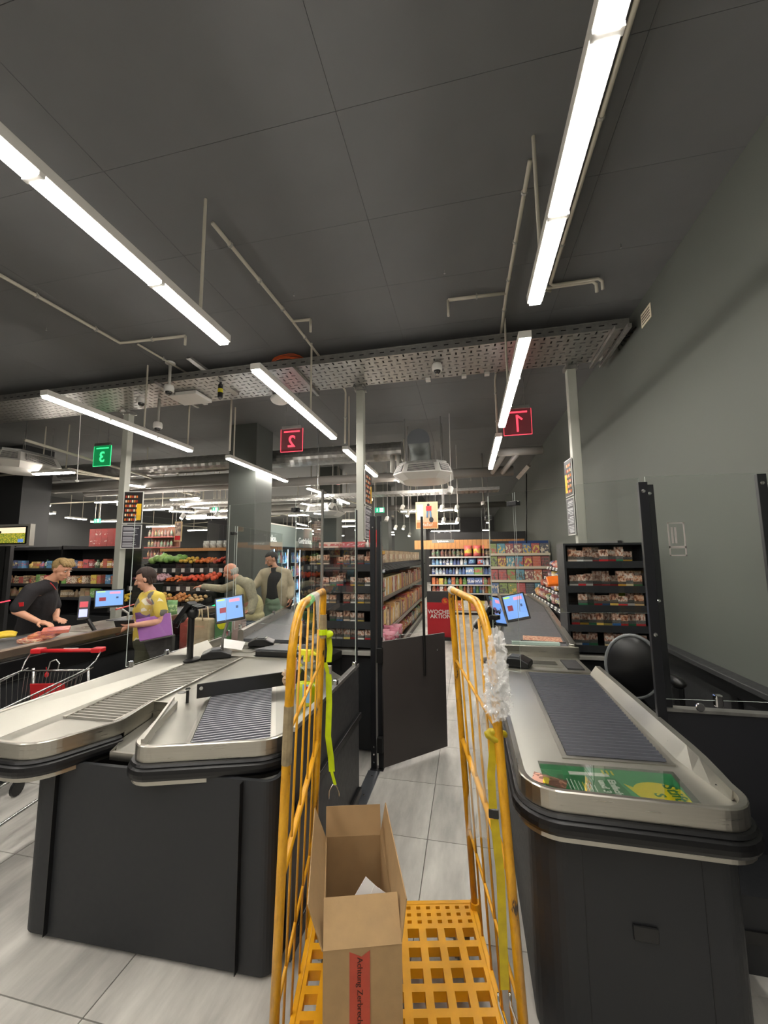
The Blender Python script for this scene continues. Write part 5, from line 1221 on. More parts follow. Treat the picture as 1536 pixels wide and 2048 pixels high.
wire([cp(.04, .12, .90), cp(Wt - .04, .12, .90)], .006, 'back_rail'); wire([cp(.05, .95, .84), cp(Wt - .05, .95, .84)], .006, 'front_rail')
bf = [cp(.08, .16, .52), cp(Wt - .08, .16, .52), cp(Wt - .1, .85, .56), cp(.1, .85, .56)]
wire(bf + [bf[0]], .005, 'bottom_frame')
g = G()
for k in range(17):
    f = .14 + .78 * k / 16; fb = .18 + .65 * k / 16; zb_ = .52 + .04 * k / 16; zt_ = .90 - .06 * k / 16
    g.tube([cp(.03, f, zt_), cp(.08, fb, zb_), cp(Wt - .08, fb, zb_), cp(Wt - .03, f, zt_)], .0022, 5)
for k in range(16):
    u = .06 + (Wt - .12) * k / 15; g.tube([cp(u, .12, .89), cp(.08 + (Wt - .16) * k / 15, .17, .52), cp(.1 + (Wt - .2) * k / 15, .85, .56), cp(u, .94, .83)], .0022, 5)
g.make('basket_mesh', M_wire, ct, kind='stuff')
wire([cp(Wt * .42, .12, .9), cp(Wt * .42, .10, .96), cp(Wt * .5, .10, .975), cp(Wt * .56, .11, .95), cp(Wt * .56, .12, .9)], .005, 'hook_loop')
G().slab(cp(.12, .1, .62), cp(Wt - .16, .1, .62), cp(Wt - .14, .17, .82), cp(.15, .17, .82), .006).make('red_flap', M_red, ct)
G().tube([cp(.2, .1, .92), cp(.2, .09, .87)], .003, 6).make('coin_chain', M_red, ct); G().ell(cp(.2, .09, .86), (.014, .014, .02)).make('coin_lock', M_red, ct, smooth=True)
for u, s_ in ((.06, 1), (Wt - .06, -1)):
    wire([cp(u, .05, .9), cp(u, .0, .5), cp(u - .03 * s_, .02, .2), cp(u, .1, .14), cp(u + .05 * s_, .9, .14)], .01, 'leg_frame')
    for f in (.1, .88):
        c = cp(u + (.05 * s_ if f > .5 else 0), f, .055); G().lathe(c - ux * .012, [(.02, 0), (.055, .002), (.055, .022), (.02, .024)], 16, axis=ux).make('wheel', M_black, ct)
        wire([c, c + Vector((0, 0, .09))], .008, 'fork')
# ================= goods: prototypes =================
def palmat(n, *a, **k): return goods_mat(n, *a, **k)
M_snack = goods_mat('snack_print', ['a31824', 'c9921c', '1f5b2a', 'b8461a', '7a1824', 'c0a03a', '2a3f7a'], ['f0e6d0', 'e8cf6a', 'ffffff', 'd23a2a'], 7, .5)
M_cereal = goods_mat('box_print_warm', ['d8a86a', 'c9622a', 'b8332a', 'e8d0a0', 'a87040', '983a2a', 'd8762a'], ['fff0d8', 'f0c83a', 'c8221c', '5a2a16'], 5, .48, band=(.05, .9))
M_beige = goods_mat('box_print_beige', ['a98f62', 'b8a27a', '8f7048', 'a4885c'], ['efe6d2', '8a6a48', 'a8563a'], 12, .5)
M_clean = goods_mat('cleaner_print', ['3f6fb8', 'dfe6ee', '6fa8d8', '2d4f96', 'e8eef4'], ['ffffff', '2a4a9a', '7fc4e0'], 6, .5)
M_det = goods_mat('detergent_print', ['3a62b0', '76b84a', 'c23a4a', '5f9ad8', '8cc63f'], ['ffffff', 'e8f0ff', 'd8324a'], 5, .48)
M_bag = goods_mat('bag_print', ['c8202c', 'e03a3a', '3a62b0'], ['ffffff', 'f0d83a', '7ac0e8'], 4, .46)
M_color = goods_mat('bottle_print', ['e8d03a', 'd23a4a', '76b84a', 'e87a2c', 'f0f0e8', '3a8ac0'], ['ffffff', '2a2a2a', 'd8324a'], 5, .55)
M_drk = goods_mat('dark_bottle_print', ['4a1c16', '2a1512', '5a2a1c', '1f3a22'], ['a83a2a', 'd8a84a', '2fae5a'], 5, .55)
M_mag = goods_mat('magazine_print', ['a81c28', '1f5a98', '6f882a', '8a2030', 'c0501a', '2a2a44', '2a88a0', '7a1a24'], ['d8c8a8', 'd8b42a', '1a1a1a', 'b82a2a'], 3.5, .52, band=(.08, .85))
M_bott = goods_mat('drink_print', ['7fc4e8', 'c8e6f4', '3a7ab8', 'd83a3a', 'e8b03a', 'a8d8a0'], ['ffffff', '2a5a9a', 'c83a3a'], 4, .5)
PROTO = {}
def proto_mesh(kind, w_, d, h, m):
    key = (kind, round(w_, 3), round(d, 3), round(h, 3), m.name)
    if key in PROTO: return PROTO[key]
    g = G()
    if kind == 'box': g.box(-w_ / 2, w_ / 2, -d / 2, d / 2, 0, h)
    elif kind == 'bottle': g.lathe((0, 0, 0), [(w_ * .46, 0), (w_ * .5, h * .04), (w_ * .5, h * .6), (w_ * .2, h * .82), (w_ * .2, h)], 10)
    elif kind == 'flask':
        g.lathe((0, 0, 0), [(w_ * .48, 0), (w_ * .5, h * .05), (w_ * .46, h * .7), (w_ * .22, h * .84), (w_ * .24, h)], 8)
        for v in g.v: v.y *= .6
    elif kind == 'bag':
        n = 6; vs = []
        for j in range(n + 1):
            f = j / n; t_ = max(.006, d / 2 * math.sin(PI * min(1, max(0, f * .94 + .03))) ** .6)
            ww = w_ / 2 * (1 - .08 * math.sin(PI * f)); z = h * f
            vs += [(-ww, 0, z), (-ww * .5, -t_, z), (ww * .5, -t_, z), (ww, 0, z), (ww * .5, t_, z), (-ww * .5, t_, z)]
        fs = [(j * 6 + k, j * 6 + (k + 1) % 6, (j + 1) * 6 + (k + 1) % 6, (j + 1) * 6 + k) for j in range(n) for k in range(6)] + [tuple(range(6))[::-1], tuple(range(n * 6, n * 6 + 6))]
        g.add(vs, fs)
    elif kind == 'mag': g.box(-w_ / 2, w_ / 2, -.003, .003, 0, h)
    elif kind == 'round': g.ell((0, 0, h / 2), (w_ / 2, d / 2, h / 2), nu=8, nv=6)
    me = bpy.data.meshes.new(kind); me.from_pydata([tuple(p) for p in g.v], [], g.f); me.materials.append(m)
    if kind in ('bottle', 'round', 'bag', 'flask'): me.polygons.foreach_set('use_smooth', [True] * len(g.f))
    me.update(); PROTO[key] = me; return me
def item(name, kind, w_, d, h, m, loc, label, cat, group, rz=0, rx=0, ry=0):
    o = bpy.data.objects.new(name, proto_mesh(kind, w_, d, h, m)); COL.objects.link(o)
    o.location = loc; o.rotation_euler = (rx, ry, rz); tag(o, label, cat, group); WM[o] = Matrix.Identity(4); return o
R_ = random.random
# ================= tobacco shelves =================
def tobacco(x0, x1, yf, ztop, rows, zbase, which, pw, ph, depth=.3, carton=False):
    t = thing('tobacco_shelf', 'black cigarette shelf ' + which, 'shelf', ((x0 + x1) / 2, yf + depth / 2, 0))
    G().box(x0, x1, yf + depth - .02, yf + depth, 0, ztop).make('back_panel', M_black, t)
    for x in (x0, x1 - .02): G().box(x, x + .02, yf - .02, yf + depth - .02, 0, ztop).make('side_wall', M_dark, t)
    G().box(x0 + .02, x1 - .02, yf - .02, yf + depth - .02, ztop - .02, ztop).make('top_board', M_dark, t)
    for r, (zs, n) in enumerate(rows):
        G().box(x0 + .02, x1 - .02, yf, yf + depth - .02, zs - .014, zs).make('shelf_board', M_black, t)
        G().box(x0 + .02, x1 - .02, yf - .014, yf, zs - .06, zs + .008).make('front_rail', M_dark, t)
        nm_ = ('top', 'second', 'third', 'fourth', 'bottom')[r]
        for k in range(n):
            if R_() < .1: continue
            x = x0 + .05 + pw / 2 + k * (x1 - x0 - .1 - pw) / (n - 1)
            q = item('cigarette_pack', 'box', pw, .024, ph * (.82 + .3 * R_()), M_cig, (x, yf + .03 + .01 * R_(), zs + .001), 'cigarette pack in the %s row of the shelf %s' % (nm_, which), 'cigarette pack', 'packs in the %s row %s' % (nm_, which), rz=(R_() - .5) * .15)
            if R_() < .25: item('cigarette_pack', 'box', pw, .024, ph, M_cig, (x + .01, yf + .075, zs + .001 + .035), 'rear cigarette pack in the %s row of the shelf %s' % (nm_, which), 'cigarette pack', 'rear packs in the %s row %s' % (nm_, which))
    G().box(x0 + .02, x1 - .02, yf - .06, yf + depth - .02, zbase - .03, zbase).make('lower_ledge', M_grey, t)
    G().box(x0 + .02, x1 - .02, yf + .02, yf + depth - .02, .02, zbase - .06).make('lower_cabinet', M_dark, t)
    return t
def zy(x, y, Y_): return dp(x, y, Y_).z
YT = 4.32
tobacco(.965, 1.735, YT, zy(1210, 1086, YT), [(zy(1210, y, YT), 9) for y in (1124, 1173, 1212, 1252, 1293)], zy(1210, 1312, YT), 'behind the right counter', .082, .115)
YM = 3.56
tobacco(-1.56, -.845, YM, zy(700, 1095, YM), [(zy(700, y, YM), 9) for y in (1130, 1173, 1208, 1244, 1280)], zy(700, 1300, YM), 'left of the swing gate', .062, .09)
for k, (x, w_, m_, lb) in enumerate(((-1.33, .2, goods_mat('carton_a', ['d9b9a8'], ['c23a30'], 5, .45), 'pale red and white carton on top of the middle cigarette shelf'), (-1.08, .22, goods_mat('carton_b', ['c02430'], ['e8d8d0'], 5, .55), 'red carton on top of the middle cigarette shelf'))):
    item('carton', 'box', w_, .12, .055, m_, (x, YM + .12, zy(700, 1095, YM) + .001), lb, 'carton', None)
for k in range(4):
    item('small_pot', 'bottle', .03, .03, .07, M_white, (-.98 + k * .035, YM + .1, zy(700, 1095, YM) + .001), 'small white pot on top of the middle cigarette shelf by the post', 'pot', 'white pots on the cigarette shelf')
t = thing('tall_red_box', 'tall red box with a white mark on top of the middle cigarette shelf', 'box', (-.89, YM + .2, 1.84)); 
G().box(-.93, -.86, YM + .1, YM + .2, zy(700, 1095, YM), zy(700, 1095, YM) + .17).make('carton_body', M_red, t); G().box(-.92, -.87, YM + .098, YM + .1, zy(700, 1095, YM) + .08, zy(700, 1095, YM) + .12).make('white_mark', M_white, t)
# red reflections near the gate, stood in for by glowing tubes
tag(G().tube([dp(655, 1245, 4.2), dp(712, 1208, 4.2)], .008, 6).make('red_glow_tube', M_redglow), 'slanting glowing tube standing in for a red reflection left of the gate', 'light strip')
tag(G().tube([dp(666, 1262, 4.4), dp(712, 1262, 4.4)], .008, 6).make('red_glow_tube', M_redglow), 'level glowing tube standing in for a low red reflection left of the gate', 'light strip')
tag(G().tube([dp(0, 1205, 3.3), dp(20, 1201, 3.3)], .006, 6).make('red_glow_tube', M_redglow), 'short red light strip at the left edge beside the cashier', 'light strip')
tag(G().tube([lv(232, 1219, 1.27), lv(268, 1209, 1.27)], .007, 6).make('red_divider', M_red), 'red bar lying across the far left counter in front of the woman', 'divider bar')

M_matte = mat('matte_black', '161616', .9, spec=.1)
# ================= gondola left of the aisle =================
gd = thing('gondola_shelf', 'long grocery shelf running down the left side of the aisle behind the gate', 'shelf', (-1.6, 8, 0))
GX = -1.28
G().box(-2.0, GX - .42, 5.9, 11.6, .0, 1.88).make('back_wall', M_dark2, gd)
G().box(-2.0, GX, 5.86, 5.9, 0, 1.9).make('end_panel', M_galv, gd)
G().box(GX - .42, GX, 5.9, 11.6, 0, .14).make('plinth', M_black, gd)
levels = [(.16, .0, .3, 'bottom'), (.58, .0, .36, 'second'), (1.08, .05, .34, 'third'), (1.62, .1, .26, 'top')]
for z, ins, hh, nm_ in levels:
    b_ = G().box(GX - .42, GX - ins, 5.9, 11.6, z - .025, z).make('shelf_board', M_black, gd)
    G().box(GX - ins, GX - ins + .012, 5.9, 11.6, z - .045, z + .012).make('price_rail', M_galv if nm_ != 'top' else M_black, b_)
    y = 5.98; m_ = M_cereal
    while y < 11.5:
        wy = .09 + .1 * R_() if nm_ != 'top' else .14; h = hh * (.7 + .28 * R_()); kind = 'box'; mm = M_cereal
        if nm_ == 'third' and y < 8: h = hh * .92; wy = .13; mm = goods_mat('yellow_box_print', ['f0d890', 'f0e0b0', 'e0c890'], ['e8b010', 'b8222c', 'ffffff'], 3, .45, band=(.03, .92)) if 'yellow_box_print' not in MATS else MATS['yellow_box_print']
        if nm_ == 'top': mm = M_beige; h = hh * .85
        if nm_ == 'bottom': mm = M_snack; kind = 'bag' if y < 9 else 'box'; wy = .16
        item('grocery_pack', kind, wy * .94, .2, h, mm, (GX - ins - .13, y + wy / 2, z + .001), 'grocery pack in the %s row of the shelf along the left of the aisle' % nm_, 'grocery pack', 'packs in the %s row left of the aisle' % nm_, rz=PI / 2)
        if nm_ in ('second', 'bottom') and R_() < .5 and h < .3 * 1: 
            pass
        y += wy
for k in range(16):
    z = 1.60; G().slab((GX - .10, 5.95 + k * .35, z), (GX - .10, 6.27 + k * .35, z), (GX + .05, 6.27 + k * .35, z - .08), (GX + .05, 5.95 + k * .35, z - .08), .01).make('sloping_tray', M_matte, gd)
# magazine rack between the gate posts
mr = thing('magazine_rack', 'narrow magazine rack seen between the black gate posts', 'rack', (-1.2, 4.9, 0))
G().box(-1.42, -1.36, 4.95, 5.84, 0, 2.0).make('rack_back', M_dark2, mr)
for r in range(6):
    z = .42 + r * .27
    G().box(-1.36, -1.24, 4.95, 5.84, z - .012, z).make('rack_step', M_black, mr); G().box(-1.245, -1.235, 4.95, 5.84, z, z + .05).make('retaining_bar', M_chrome, mr)
    for k in range(4):
        item('magazine', 'mag', .2, .01, .25, M_mag, (-1.29 + .01 * (k % 2), 5.06 + k * .215, z + .002), 'magazine on the rack seen between the gate posts', 'magazine', 'magazines on the rack by the gate', rz=PI / 2, rx=-.0)
# right-hand magazine stand
m2 = thing('magazine_stand', 'magazine stand facing us behind the right monitors', 'rack', (1.2, 8.6, 0))
G().box(.45, 1.72, 8.98, 9.02, 0, 2.05).make('stand_back', M_dark2, m2)
G().box(.9, 1.72, 8.975, 8.98, 1.8, 2.05).make('header', mat('header_blue', '2c4a80', .4), m2)
for r in range(5):
    z = .62 + r * .28; yf = 8.55 + r * .07
    G().box(.45, 1.72, yf, 8.98, z - .012, z).make('stand_step', M_black, m2); G().box(.45, 1.72, yf - .01, yf, z - .01, z + .04).make('price_rail', M_striped if False else mat('rail_cream', 'd8cdb8', .5), m2)
    for k in range(7):
        item('magazine', 'mag', .165, .01, .25, M_mag, (.545 + k * .178, yf + .03, z + .002), 'magazine on the stand behind the right monitors', 'magazine', 'magazines on the right stand', rx=-.12)
# impulse goods beside the right belt
for k, (z, xo) in enumerate(((1.0, 0), (1.16, .12), (1.32, .24), (1.50, .30))):
    y = 5.0
    while y < 7.9:
        wy = .12 + .1 * R_(); h = .09 + .04 * R_()
        item('sweet_pack', 'box' if R_() < .6 else 'bag', wy * .95, .13, h, M_snack, (1.30 + xo, y + wy / 2, z + .012), 'sweets pack on the %s tier of the shelf right of the feed belt' % ('lowest', 'second', 'third', 'top')[k], 'sweets pack', 'sweets on the %s tier beside the right belt' % ('lowest', 'second', 'third', 'top')[k], rz=PI / 2)
        y += wy
M_orange = mat('orange_bag', 'e8721c', .35, noise=.1, nscale=20)
t = thing('orange_bags', 'bright orange snack bag on the impulse shelf right of the feed belt', 'bag', (1.3, 6.3, 1.3)); G().slab((1.15, 6.2, 1.27), (1.6, 6.2, 1.30), (1.6, 6.35, 1.42), (1.15, 6.35, 1.38), .05).make('bag_body', M_orange, t, bevel=.015)
# ================= back gondola facing us =================
YB = 11.9
bg = thing('back_gondola', 'wide shelf wall with cleaning goods and wooden band at the aisle end', 'shelf', (0, YB, 0))
G().box(-1.15, 2.0 - .27, YB + .4, YB + .44, 0, 2.45).make('back_panel', M_dark2, bg)
nb = 26
for k in range(nb): 
    x0 = -1.6 + k * .125; G().box(x0 + .003, min(x0 + .122, 1.74), YB + .1, YB + .12, zy(900, 1098, YB + .1), zy(900, 1080, YB + .1)).make('wood_board', M_wood, bg)
G().box(-1.15, 1.73, YB, YB + .4, 0, .12).make('plinth', M_black, bg)
rowsB = [(1113.5, 'top', 'dark', .0), (1130, 'second', 'clean', 0), (1149, 'third', 'clean', 0), (1169, 'fourth', 'color', 0), (1186, 'fifth', 'color', 0), (1222, 'bottom', 'color', 0)]
prev = None
for yy, nm_, kd, _ in rowsB:
    z = zy(900, yy, YB)
    b_ = G().box(-1.15, 1.73, YB, YB + .4, z - .02, z).make('shelf_board', M_black, bg)
    G().box(-1.15, 1.73, YB - .012, YB, z - .035, z + .004).make('price_rail', M_white, b_)
    x = -1.08
    while x < 1.68:
        inb = -.12 < x < .42
        if inb:
            if nm_ == 'top': kind, w_, h, mm = 'bag', .27, .33, M_bag
            elif nm_ == 'second': kind, w_, h, mm = 'bag', .27, .2, M_bag
            elif nm_ == 'third': kind, w_, h, mm = 'box', .25, .21, M_det
            elif nm_ == 'fourth': kind, w_, h, mm = 'box', .22, .2, M_det
            else: kind, w_, h, mm = 'bottle', .09, .26, M_color
        else:
            kind, w_, h, mm = {'dark': ('flask', .12, .23, M_drk), 'clean': ('flask', .10, .2, M_clean), 'color': ('flask' if R_() < .6 else 'box', .12, .2, M_color)}[kd]
            w_ *= .85 + .3 * R_(); h *= .9 + .15 * R_()
        if nm_ == 'bottom': kind, w_, h, mm = 'box', .22, .3, M_color
        item('household_product', kind, w_ * .93, .14, h, mm, (x + w_ / 2, YB + .1, z + .001), 'household product in the %s row of the shelf wall at the aisle end' % nm_, 'household product', 'household goods in the %s row at the aisle end' % nm_)
        x += w_
def hang_sign(px0, px1, py0, py1, Y_, s, label, m=None, col=None, size=None):
    a, b = dp(px0, py1, Y_), dp(px1, py0, Y_)
    t = thing('hanging_sign', label, 'sign', (a.x, Y_, a.z)); G().box(a.x, b.x, Y_, Y_ + .03, a.z, b.z).make('board', m or M_dark2, t)
    text(s, size or (b.z - a.z) * .85, 'lettering', col or mat('letter_white', 'e8e8e4', .4, emis=.5), Matrix.Translation(((a.x + b.x) / 2, Y_ - .003, (a.z + b.z) / 2)) @ Matrix.Rotation(PI / 2, 4, 'X'), t, .002)
    for x in (a.x + .08, b.x - .08): G().tube([(x, Y_ + .015, b.z), (x, Y_ + .015, CEIL)], .005, 5).make('cable', M_galv, t)
    return t
hang_sign(857, 925, 1062, 1074, 13.2, 'Technik.', 'dark hanging sign reading Technik above the aisle end')
hang_sign(864, 908, 1079, 1086, 11.7, 'Spülwaren.', 'grey hanging sign under the Technik sign', m=mat('sign_grey', '7a7a76', .5))
hang_sign(975, 985, 1080, 1087, 11.7, 'A.', 'small grey hanging sign at the right end of the wooden band', m=MATS['sign_grey'])
# photo poster
pp = thing('photo_poster', 'hanging wood-framed poster of a person in red with a dog above the aisle', 'poster', dp(853, 1060, 8.6))
a, b = dp(832, 1058, 8.6), dp(875, 1003, 8.6)
G().box(a.x, b.x, 8.6, 8.63, a.z, b.z).make('frame', mat('poster_frame', 'd8b888', .5), pp)
W_, H_ = b.x - a.x, b.z - a.z
def pr(x0, x1, z0, z1, nm_, m_, y=8.597): return G().box(a.x + W_ * x0, a.x + W_ * x1, y, 8.6, a.z + H_ * z0, a.z + H_ * z1).make(nm_, m_, pp)
pr(.04, .96, .03, .97, 'photo_ground', mat('photo_room', 'b59c80', .5), 8.598); pr(.06, .34, .34, .9, 'window_light', mat('photo_window', 'c4d0d6', .5), 8.596); pr(.04, .96, .03, .24, 'floor_strip', mat('photo_floor', 'b87a4a', .5), 8.596)
g = G(); cx = a.x + W_ * .6
g.ell((cx - .01, 8.595, a.z + H_ * .88), (.03, .004, .035)); g.make('figure_hair', M_black, pp)
G().box(cx - .06, cx + .06, 8.592, 8.596, a.z + H_ * .66, a.z + H_ * .84).make('figure_shirt', M_red, pp); g = G()
for s_ in (-.03, .03): g.tube([(cx + s_, 8.594, a.z + H_ * .66), (cx + s_ * 1.4, 8.594, a.z + H_ * .42)], .022, 6)
g.make('figure_jeans', mat('photo_jeans', '5f7fa0', .6), pp); G().ell((cx + .05, 8.594, a.z + H_ * .33), (.05, .004, .06)).make('dog', mat('photo_dog', '26262c', .6), pp)
text('Hallo!', .11, 'lettering', M_white, Matrix.Translation((a.x + W_ * .5, 8.592, a.z + H_ * .15)) @ Matrix.Rotation(PI / 2, 4, 'X'), pp, .001)
for x in (a.x + .05, b.x - .05): G().tube([(x, 8.61, b.z), (x, 8.61, CEIL)], .005, 5).make('cable', M_galv, pp)
# second poster left
p2 = thing('photo_poster', 'small hanging poster with red and white picture above the vegetables', 'poster', dp(356, 1065, 7.4)); a, b = dp(348, 1083, 7.4), dp(364, 1043, 7.4)
G().box(a.x, b.x, 7.4, 7.42, a.z, b.z).make('frame', MATS['poster_frame'], p2); G().box(a.x + .015, b.x - .015, 7.395, 7.4, a.z + .02, b.z - .02).make('picture', goods_mat('poster2_print', ['5a3a30'], ['c8a890'], 4, .5, band=(-1, 2)), p2)
G().box(a.x + .02, b.x - .02, 7.39, 7.395, a.z + .03, a.z + .12).make('red_picture_part', M_red, p2)
for x in (a.x + .02, b.x - .02): G().tube([(x, 7.41, b.z), (x, 7.41, CEIL)], .004, 5).make('cable', M_galv, p2)
p3 = thing('photo_poster', 'brownish hanging poster seen through the screen above the middle cigarette shelf', 'poster', dp(635, 1060, 6.5)); a, b = dp(627, 1081, 6.5), dp(642, 1042, 6.5)
G().box(a.x, b.x, 6.5, 6.52, a.z, b.z).make('picture', goods_mat('poster3_print', ['6a5448'], ['3a2a24'], 4, .5, band=(-1, 2)), p3); G().tube([((a.x + b.x) / 2, 6.51, b.z), ((a.x + b.x) / 2, 6.51, CEIL)], .004, 5).make('cable', M_galv, p3)
# promo board WOCHEN AKTION
YP = 8.4
pb = thing('promotion_board', 'red floor-standing board reading WOCHEN AKTION at the aisle end', 'sign', dp(878, 1252, YP)); a, b = dp(855, 1252, YP), dp(907, 1183, YP); mid_ = zy(880, 1205, YP)
G().box(a.x, b.x, YP, YP + .05, .06, mid_).make('red_board', mat('promo_red', 'b01c28', .4), pb); G().box(a.x, b.x, YP, YP + .05, mid_, b.z).make('dark_header', M_dark2, pb)
G().box(a.x - .02, b.x + .02, YP - .1, YP + .15, 0, .06).make('foot', M_black, pb)
text('WOCHEN', .115, 'lettering', M_white, Matrix.Translation(((a.x + b.x) / 2, YP - .003, zy(880, 1224, YP))) @ Matrix.Rotation(PI / 2, 4, 'X'), pb, .002, bold=.002)
text('AKTION', .115, 'lettering', M_white, Matrix.Translation(((a.x + b.x) / 2, YP - .003, zy(880, 1232, YP) - .01)) @ Matrix.Rotation(PI / 2, 4, 'X'), pb, .002, bold=.002)
c = dp(890, 1202, YP - .01); G().lathe(c, [(.07, 0), (.07, .01)], 20, axis=(0, -1, 0)).make('price_disc', mat('promo_red2', 'c03a2c', .4), pb); text('%', .1, 'disc_sign', M_siren if False else mat('promo_yellow', 'e8b020', .4), Matrix.Translation(c + Vector((0, -.012, 0))) @ Matrix.Rotation(PI / 2, 4, 'X'), pb, .001)
# ================= coolers =================
cw = thing('drinks_cooler', 'row of lit glass-door drinks coolers under a grey header reading Getränke', 'cooler', (-4.8, 8.6, 0))
XC = -4.42; Y0c, Y1c = 7.0, 10.6
G().box(XC - .75, XC - .7, Y0c, Y1c, 0, 2.0).make('back', mat('cooler_white', 'dfeaf0', .5), cw)
G().box(XC - .75, XC + .02, Y0c, Y1c, 2.0, 2.5).make('header', mat('header_grey', '8d9a97', .5), cw)
G().box(XC - .75, XC + .02, Y0c, Y1c, 0, .14).make('plinth', M_black, cw); G().box(XC - .75, XC + .0, Y0c - .04, Y0c, 0, 2.5).make('end_wall', M_dark2, cw); G().box(XC - .75, XC, Y1c, Y1c + .04, 0, 2.5).make('end_wall', M_dark2, cw)
G().box(XC - .02, XC + .03, Y0c, Y1c, 2.5, 2.53).make('cornice', M_white, cw)
for zz in (.16, .52, .88, 1.24, 1.6): G().box(XC - .7, XC - .08, Y0c, Y1c, zz - .012, zz).make('shelf', M_galv, cw)
M_cool = mat('cooler_light', 'bfe4ff', .3, emis=7)
nd = 5
for k in range(nd):
    ya = Y0c + (Y1c - Y0c) * k / nd; yb = Y0c + (Y1c - Y0c) * (k + 1) / nd
    dr = G().box(XC, XC + .03, ya + .01, ya + .05, .15, 1.98).box(XC, XC + .03, yb - .05, yb - .01, .15, 1.98).box(XC, XC + .03, ya + .05, yb - .05, .15, .2).box(XC, XC + .03, ya + .05, yb - .05, 1.93, 1.98).make('door_frame', M_black, cw)
    G().box(XC + .01, XC + .016, ya + .05, yb - .05, .2, 1.93).make('door_glass', M_glass, dr)
    G().tube([(XC + .05, yb - .07, .8), (XC + .05, yb - .07, 1.5)], .01, 6).make('door_handle', M_chrome, dr)
    G().box(XC - .04, XC - .015, ya + .0, ya + .03, .2, 1.93).make('light_tube', M_cool, cw)
    for zz in (.16, .52, .88, 1.24, 1.6):
        for j in range(7):
            item('drink_bottle', 'bottle', .075, .075, .26, M_bott, (XC - .14, ya + .07 + j * .095, zz + .001), 'drink bottle in the lit coolers', 'bottle', 'bottles in the drinks coolers')
T = Matrix.Translation((XC + .024, 8.0, 2.17)) @ Matrix.Rotation(PI / 2, 4, 'Z') @ Matrix.Rotation(PI / 2, 4, 'X')
text('Getränke.', .22, 'lettering', MATS['letter_white'], T, cw, .003, bold=.004); text('Getränke.', .22, 'lettering', MATS['letter_white'], Matrix.Translation((0, 2.1, 0)) @ T, cw, .003, bold=.004)
# ================= produce display =================
pd = thing('produce_display', 'tiered black display with fruit and vegetable crates behind the customers', 'shelf', (-5.3, 7, 0))
tiers = [(5.72, .93), (6.08, 1.25), (6.42, 1.56)]
PX0 = -6.12; PX1 = -4.33
for k, (y, z) in enumerate(tiers):
    G().slab((PX0, y, z - .04), (PX1, y, z - .04), (PX1, y + .52, z + .08), (PX0, y + .52, z + .08), -.03).make('tier_board', M_black, pd)
    G().box(PX0, PX1, y - .02, y, z - .1, z + .0).make('price_rail', M_dark2, pd)
    for j in range(9): G().box(PX0 + .05 + j * .2, PX0 + .12 + j * .2, y - .026, y - .02, z - .08, z - .01).make('price_tag', M_white, pd)
G().box(PX0, PX1, 5.76, 6.9, 0, .86).make('plinth', M_dark, pd); G().box(PX0, PX1, 6.92, 6.96, .76, 1.96).make('back_wall', M_dark2, pd)
G().box(PX0, PX1, 6.8, 6.92, 1.88, 1.94).make('top_wood', M_wood, pd)
def pm(n, h): return mat('fruit_' + n, h, .45, noise=.18, nscale=20)
kinds = [[('banana', 'd8b830', .10, .05, .05), ('orange', 'd87a2c', .085, .085, .08), ('apple', 'c8a04a', .08, .08, .075), ('onion', 'b8763a', .07, .07, .065), ('potato', 'b09060', .09, .07, .06)],
         [('aubergine', '5a2a48', .12, .06, .06), ('radish', 'c8a0a8', .06, .06, .06), ('carrot', 'd86a2a', .13, .04, .04), ('tomato_tray', 'd84a2a', .09, .09, .07), ('pepper', 'c84a28', .09, .09, .09)],
         [('cabbage', '9ac06a', .15, .15, .13), ('lettuce', '7aa850', .14, .14, .11), ('lemon', 'd8b040', .08, .07, .07), ('mandarin', 'd8702a', .07, .07, .065), ('tomato', 'b8402a', .08, .08, .07)]]
for k, (y, z) in enumerate(tiers):
    for j in range(5):
        x0 = PX0 + .01 + j * .356; nm_, hx, a1, a2, a3 = kinds[k][j]
        cr = thing('produce_crate', 'black crate of %s on the %s tier of the produce display' % (nm_.replace('_', ' '), ('front', 'middle', 'rear')[k]), 'crate', (x0, y, z))
        S_ = Matrix.Translation((x0, y + .01, z + .0)) @ Matrix.Rotation(.225, 4, 'X')
        g = G(); g.box(0, .34, 0, .34, 0, .01, T=S_); g.box(0, .34, 0, .01, 0, .07, T=S_); g.box(0, .34, .33, .34, 0, .09, T=S_); g.box(0, .01, 0, .34, 0, .08, T=S_); g.box(.33, .34, 0, .34, 0, .08, T=S_); g.make('crate_box', M_black, cr)
        m_ = pm(nm_, hx); nx = max(3, int(.30 / a1)); ny = max(3, int(.30 / (a1 if a1 < .1 else a2)))
        for i in range(min(nx, 7)):
            for q in range(min(ny, 5)):
                p = S_ @ Vector((.02 + a1 / 2 + i * .31 / min(nx, 7), .02 + a2 / 2 + q * .29 / min(ny, 5), .04 + .035 * R_() + .03 * math.sin(PI * (i + .5) / min(nx, 7))))
                item(nm_.split('_')[0], 'round', a1, a2, a3, m_, p, '%s in the crate on the %s tier of the produce display' % (nm_.split('_')[0], ('front', 'middle', 'rear')[k]), 'vegetable' if nm_ not in ('banana', 'orange', 'apple', 'lemon', 'mandarin') else 'fruit', '%s in their crate' % nm_.split('_')[0], rz=R_() * 3, rx=R_() * .5)
tag(G().slab(sd(376, 1236, -4.5), sd(436, 1212, -4.5), sd(436, 1207, -4.5), sd(376, 1229, -4.5), .03).make('green_light_strip', mat('green_strip', '10d878', .3, emis=3)), 'bright green light strip below the produce display', 'light strip')
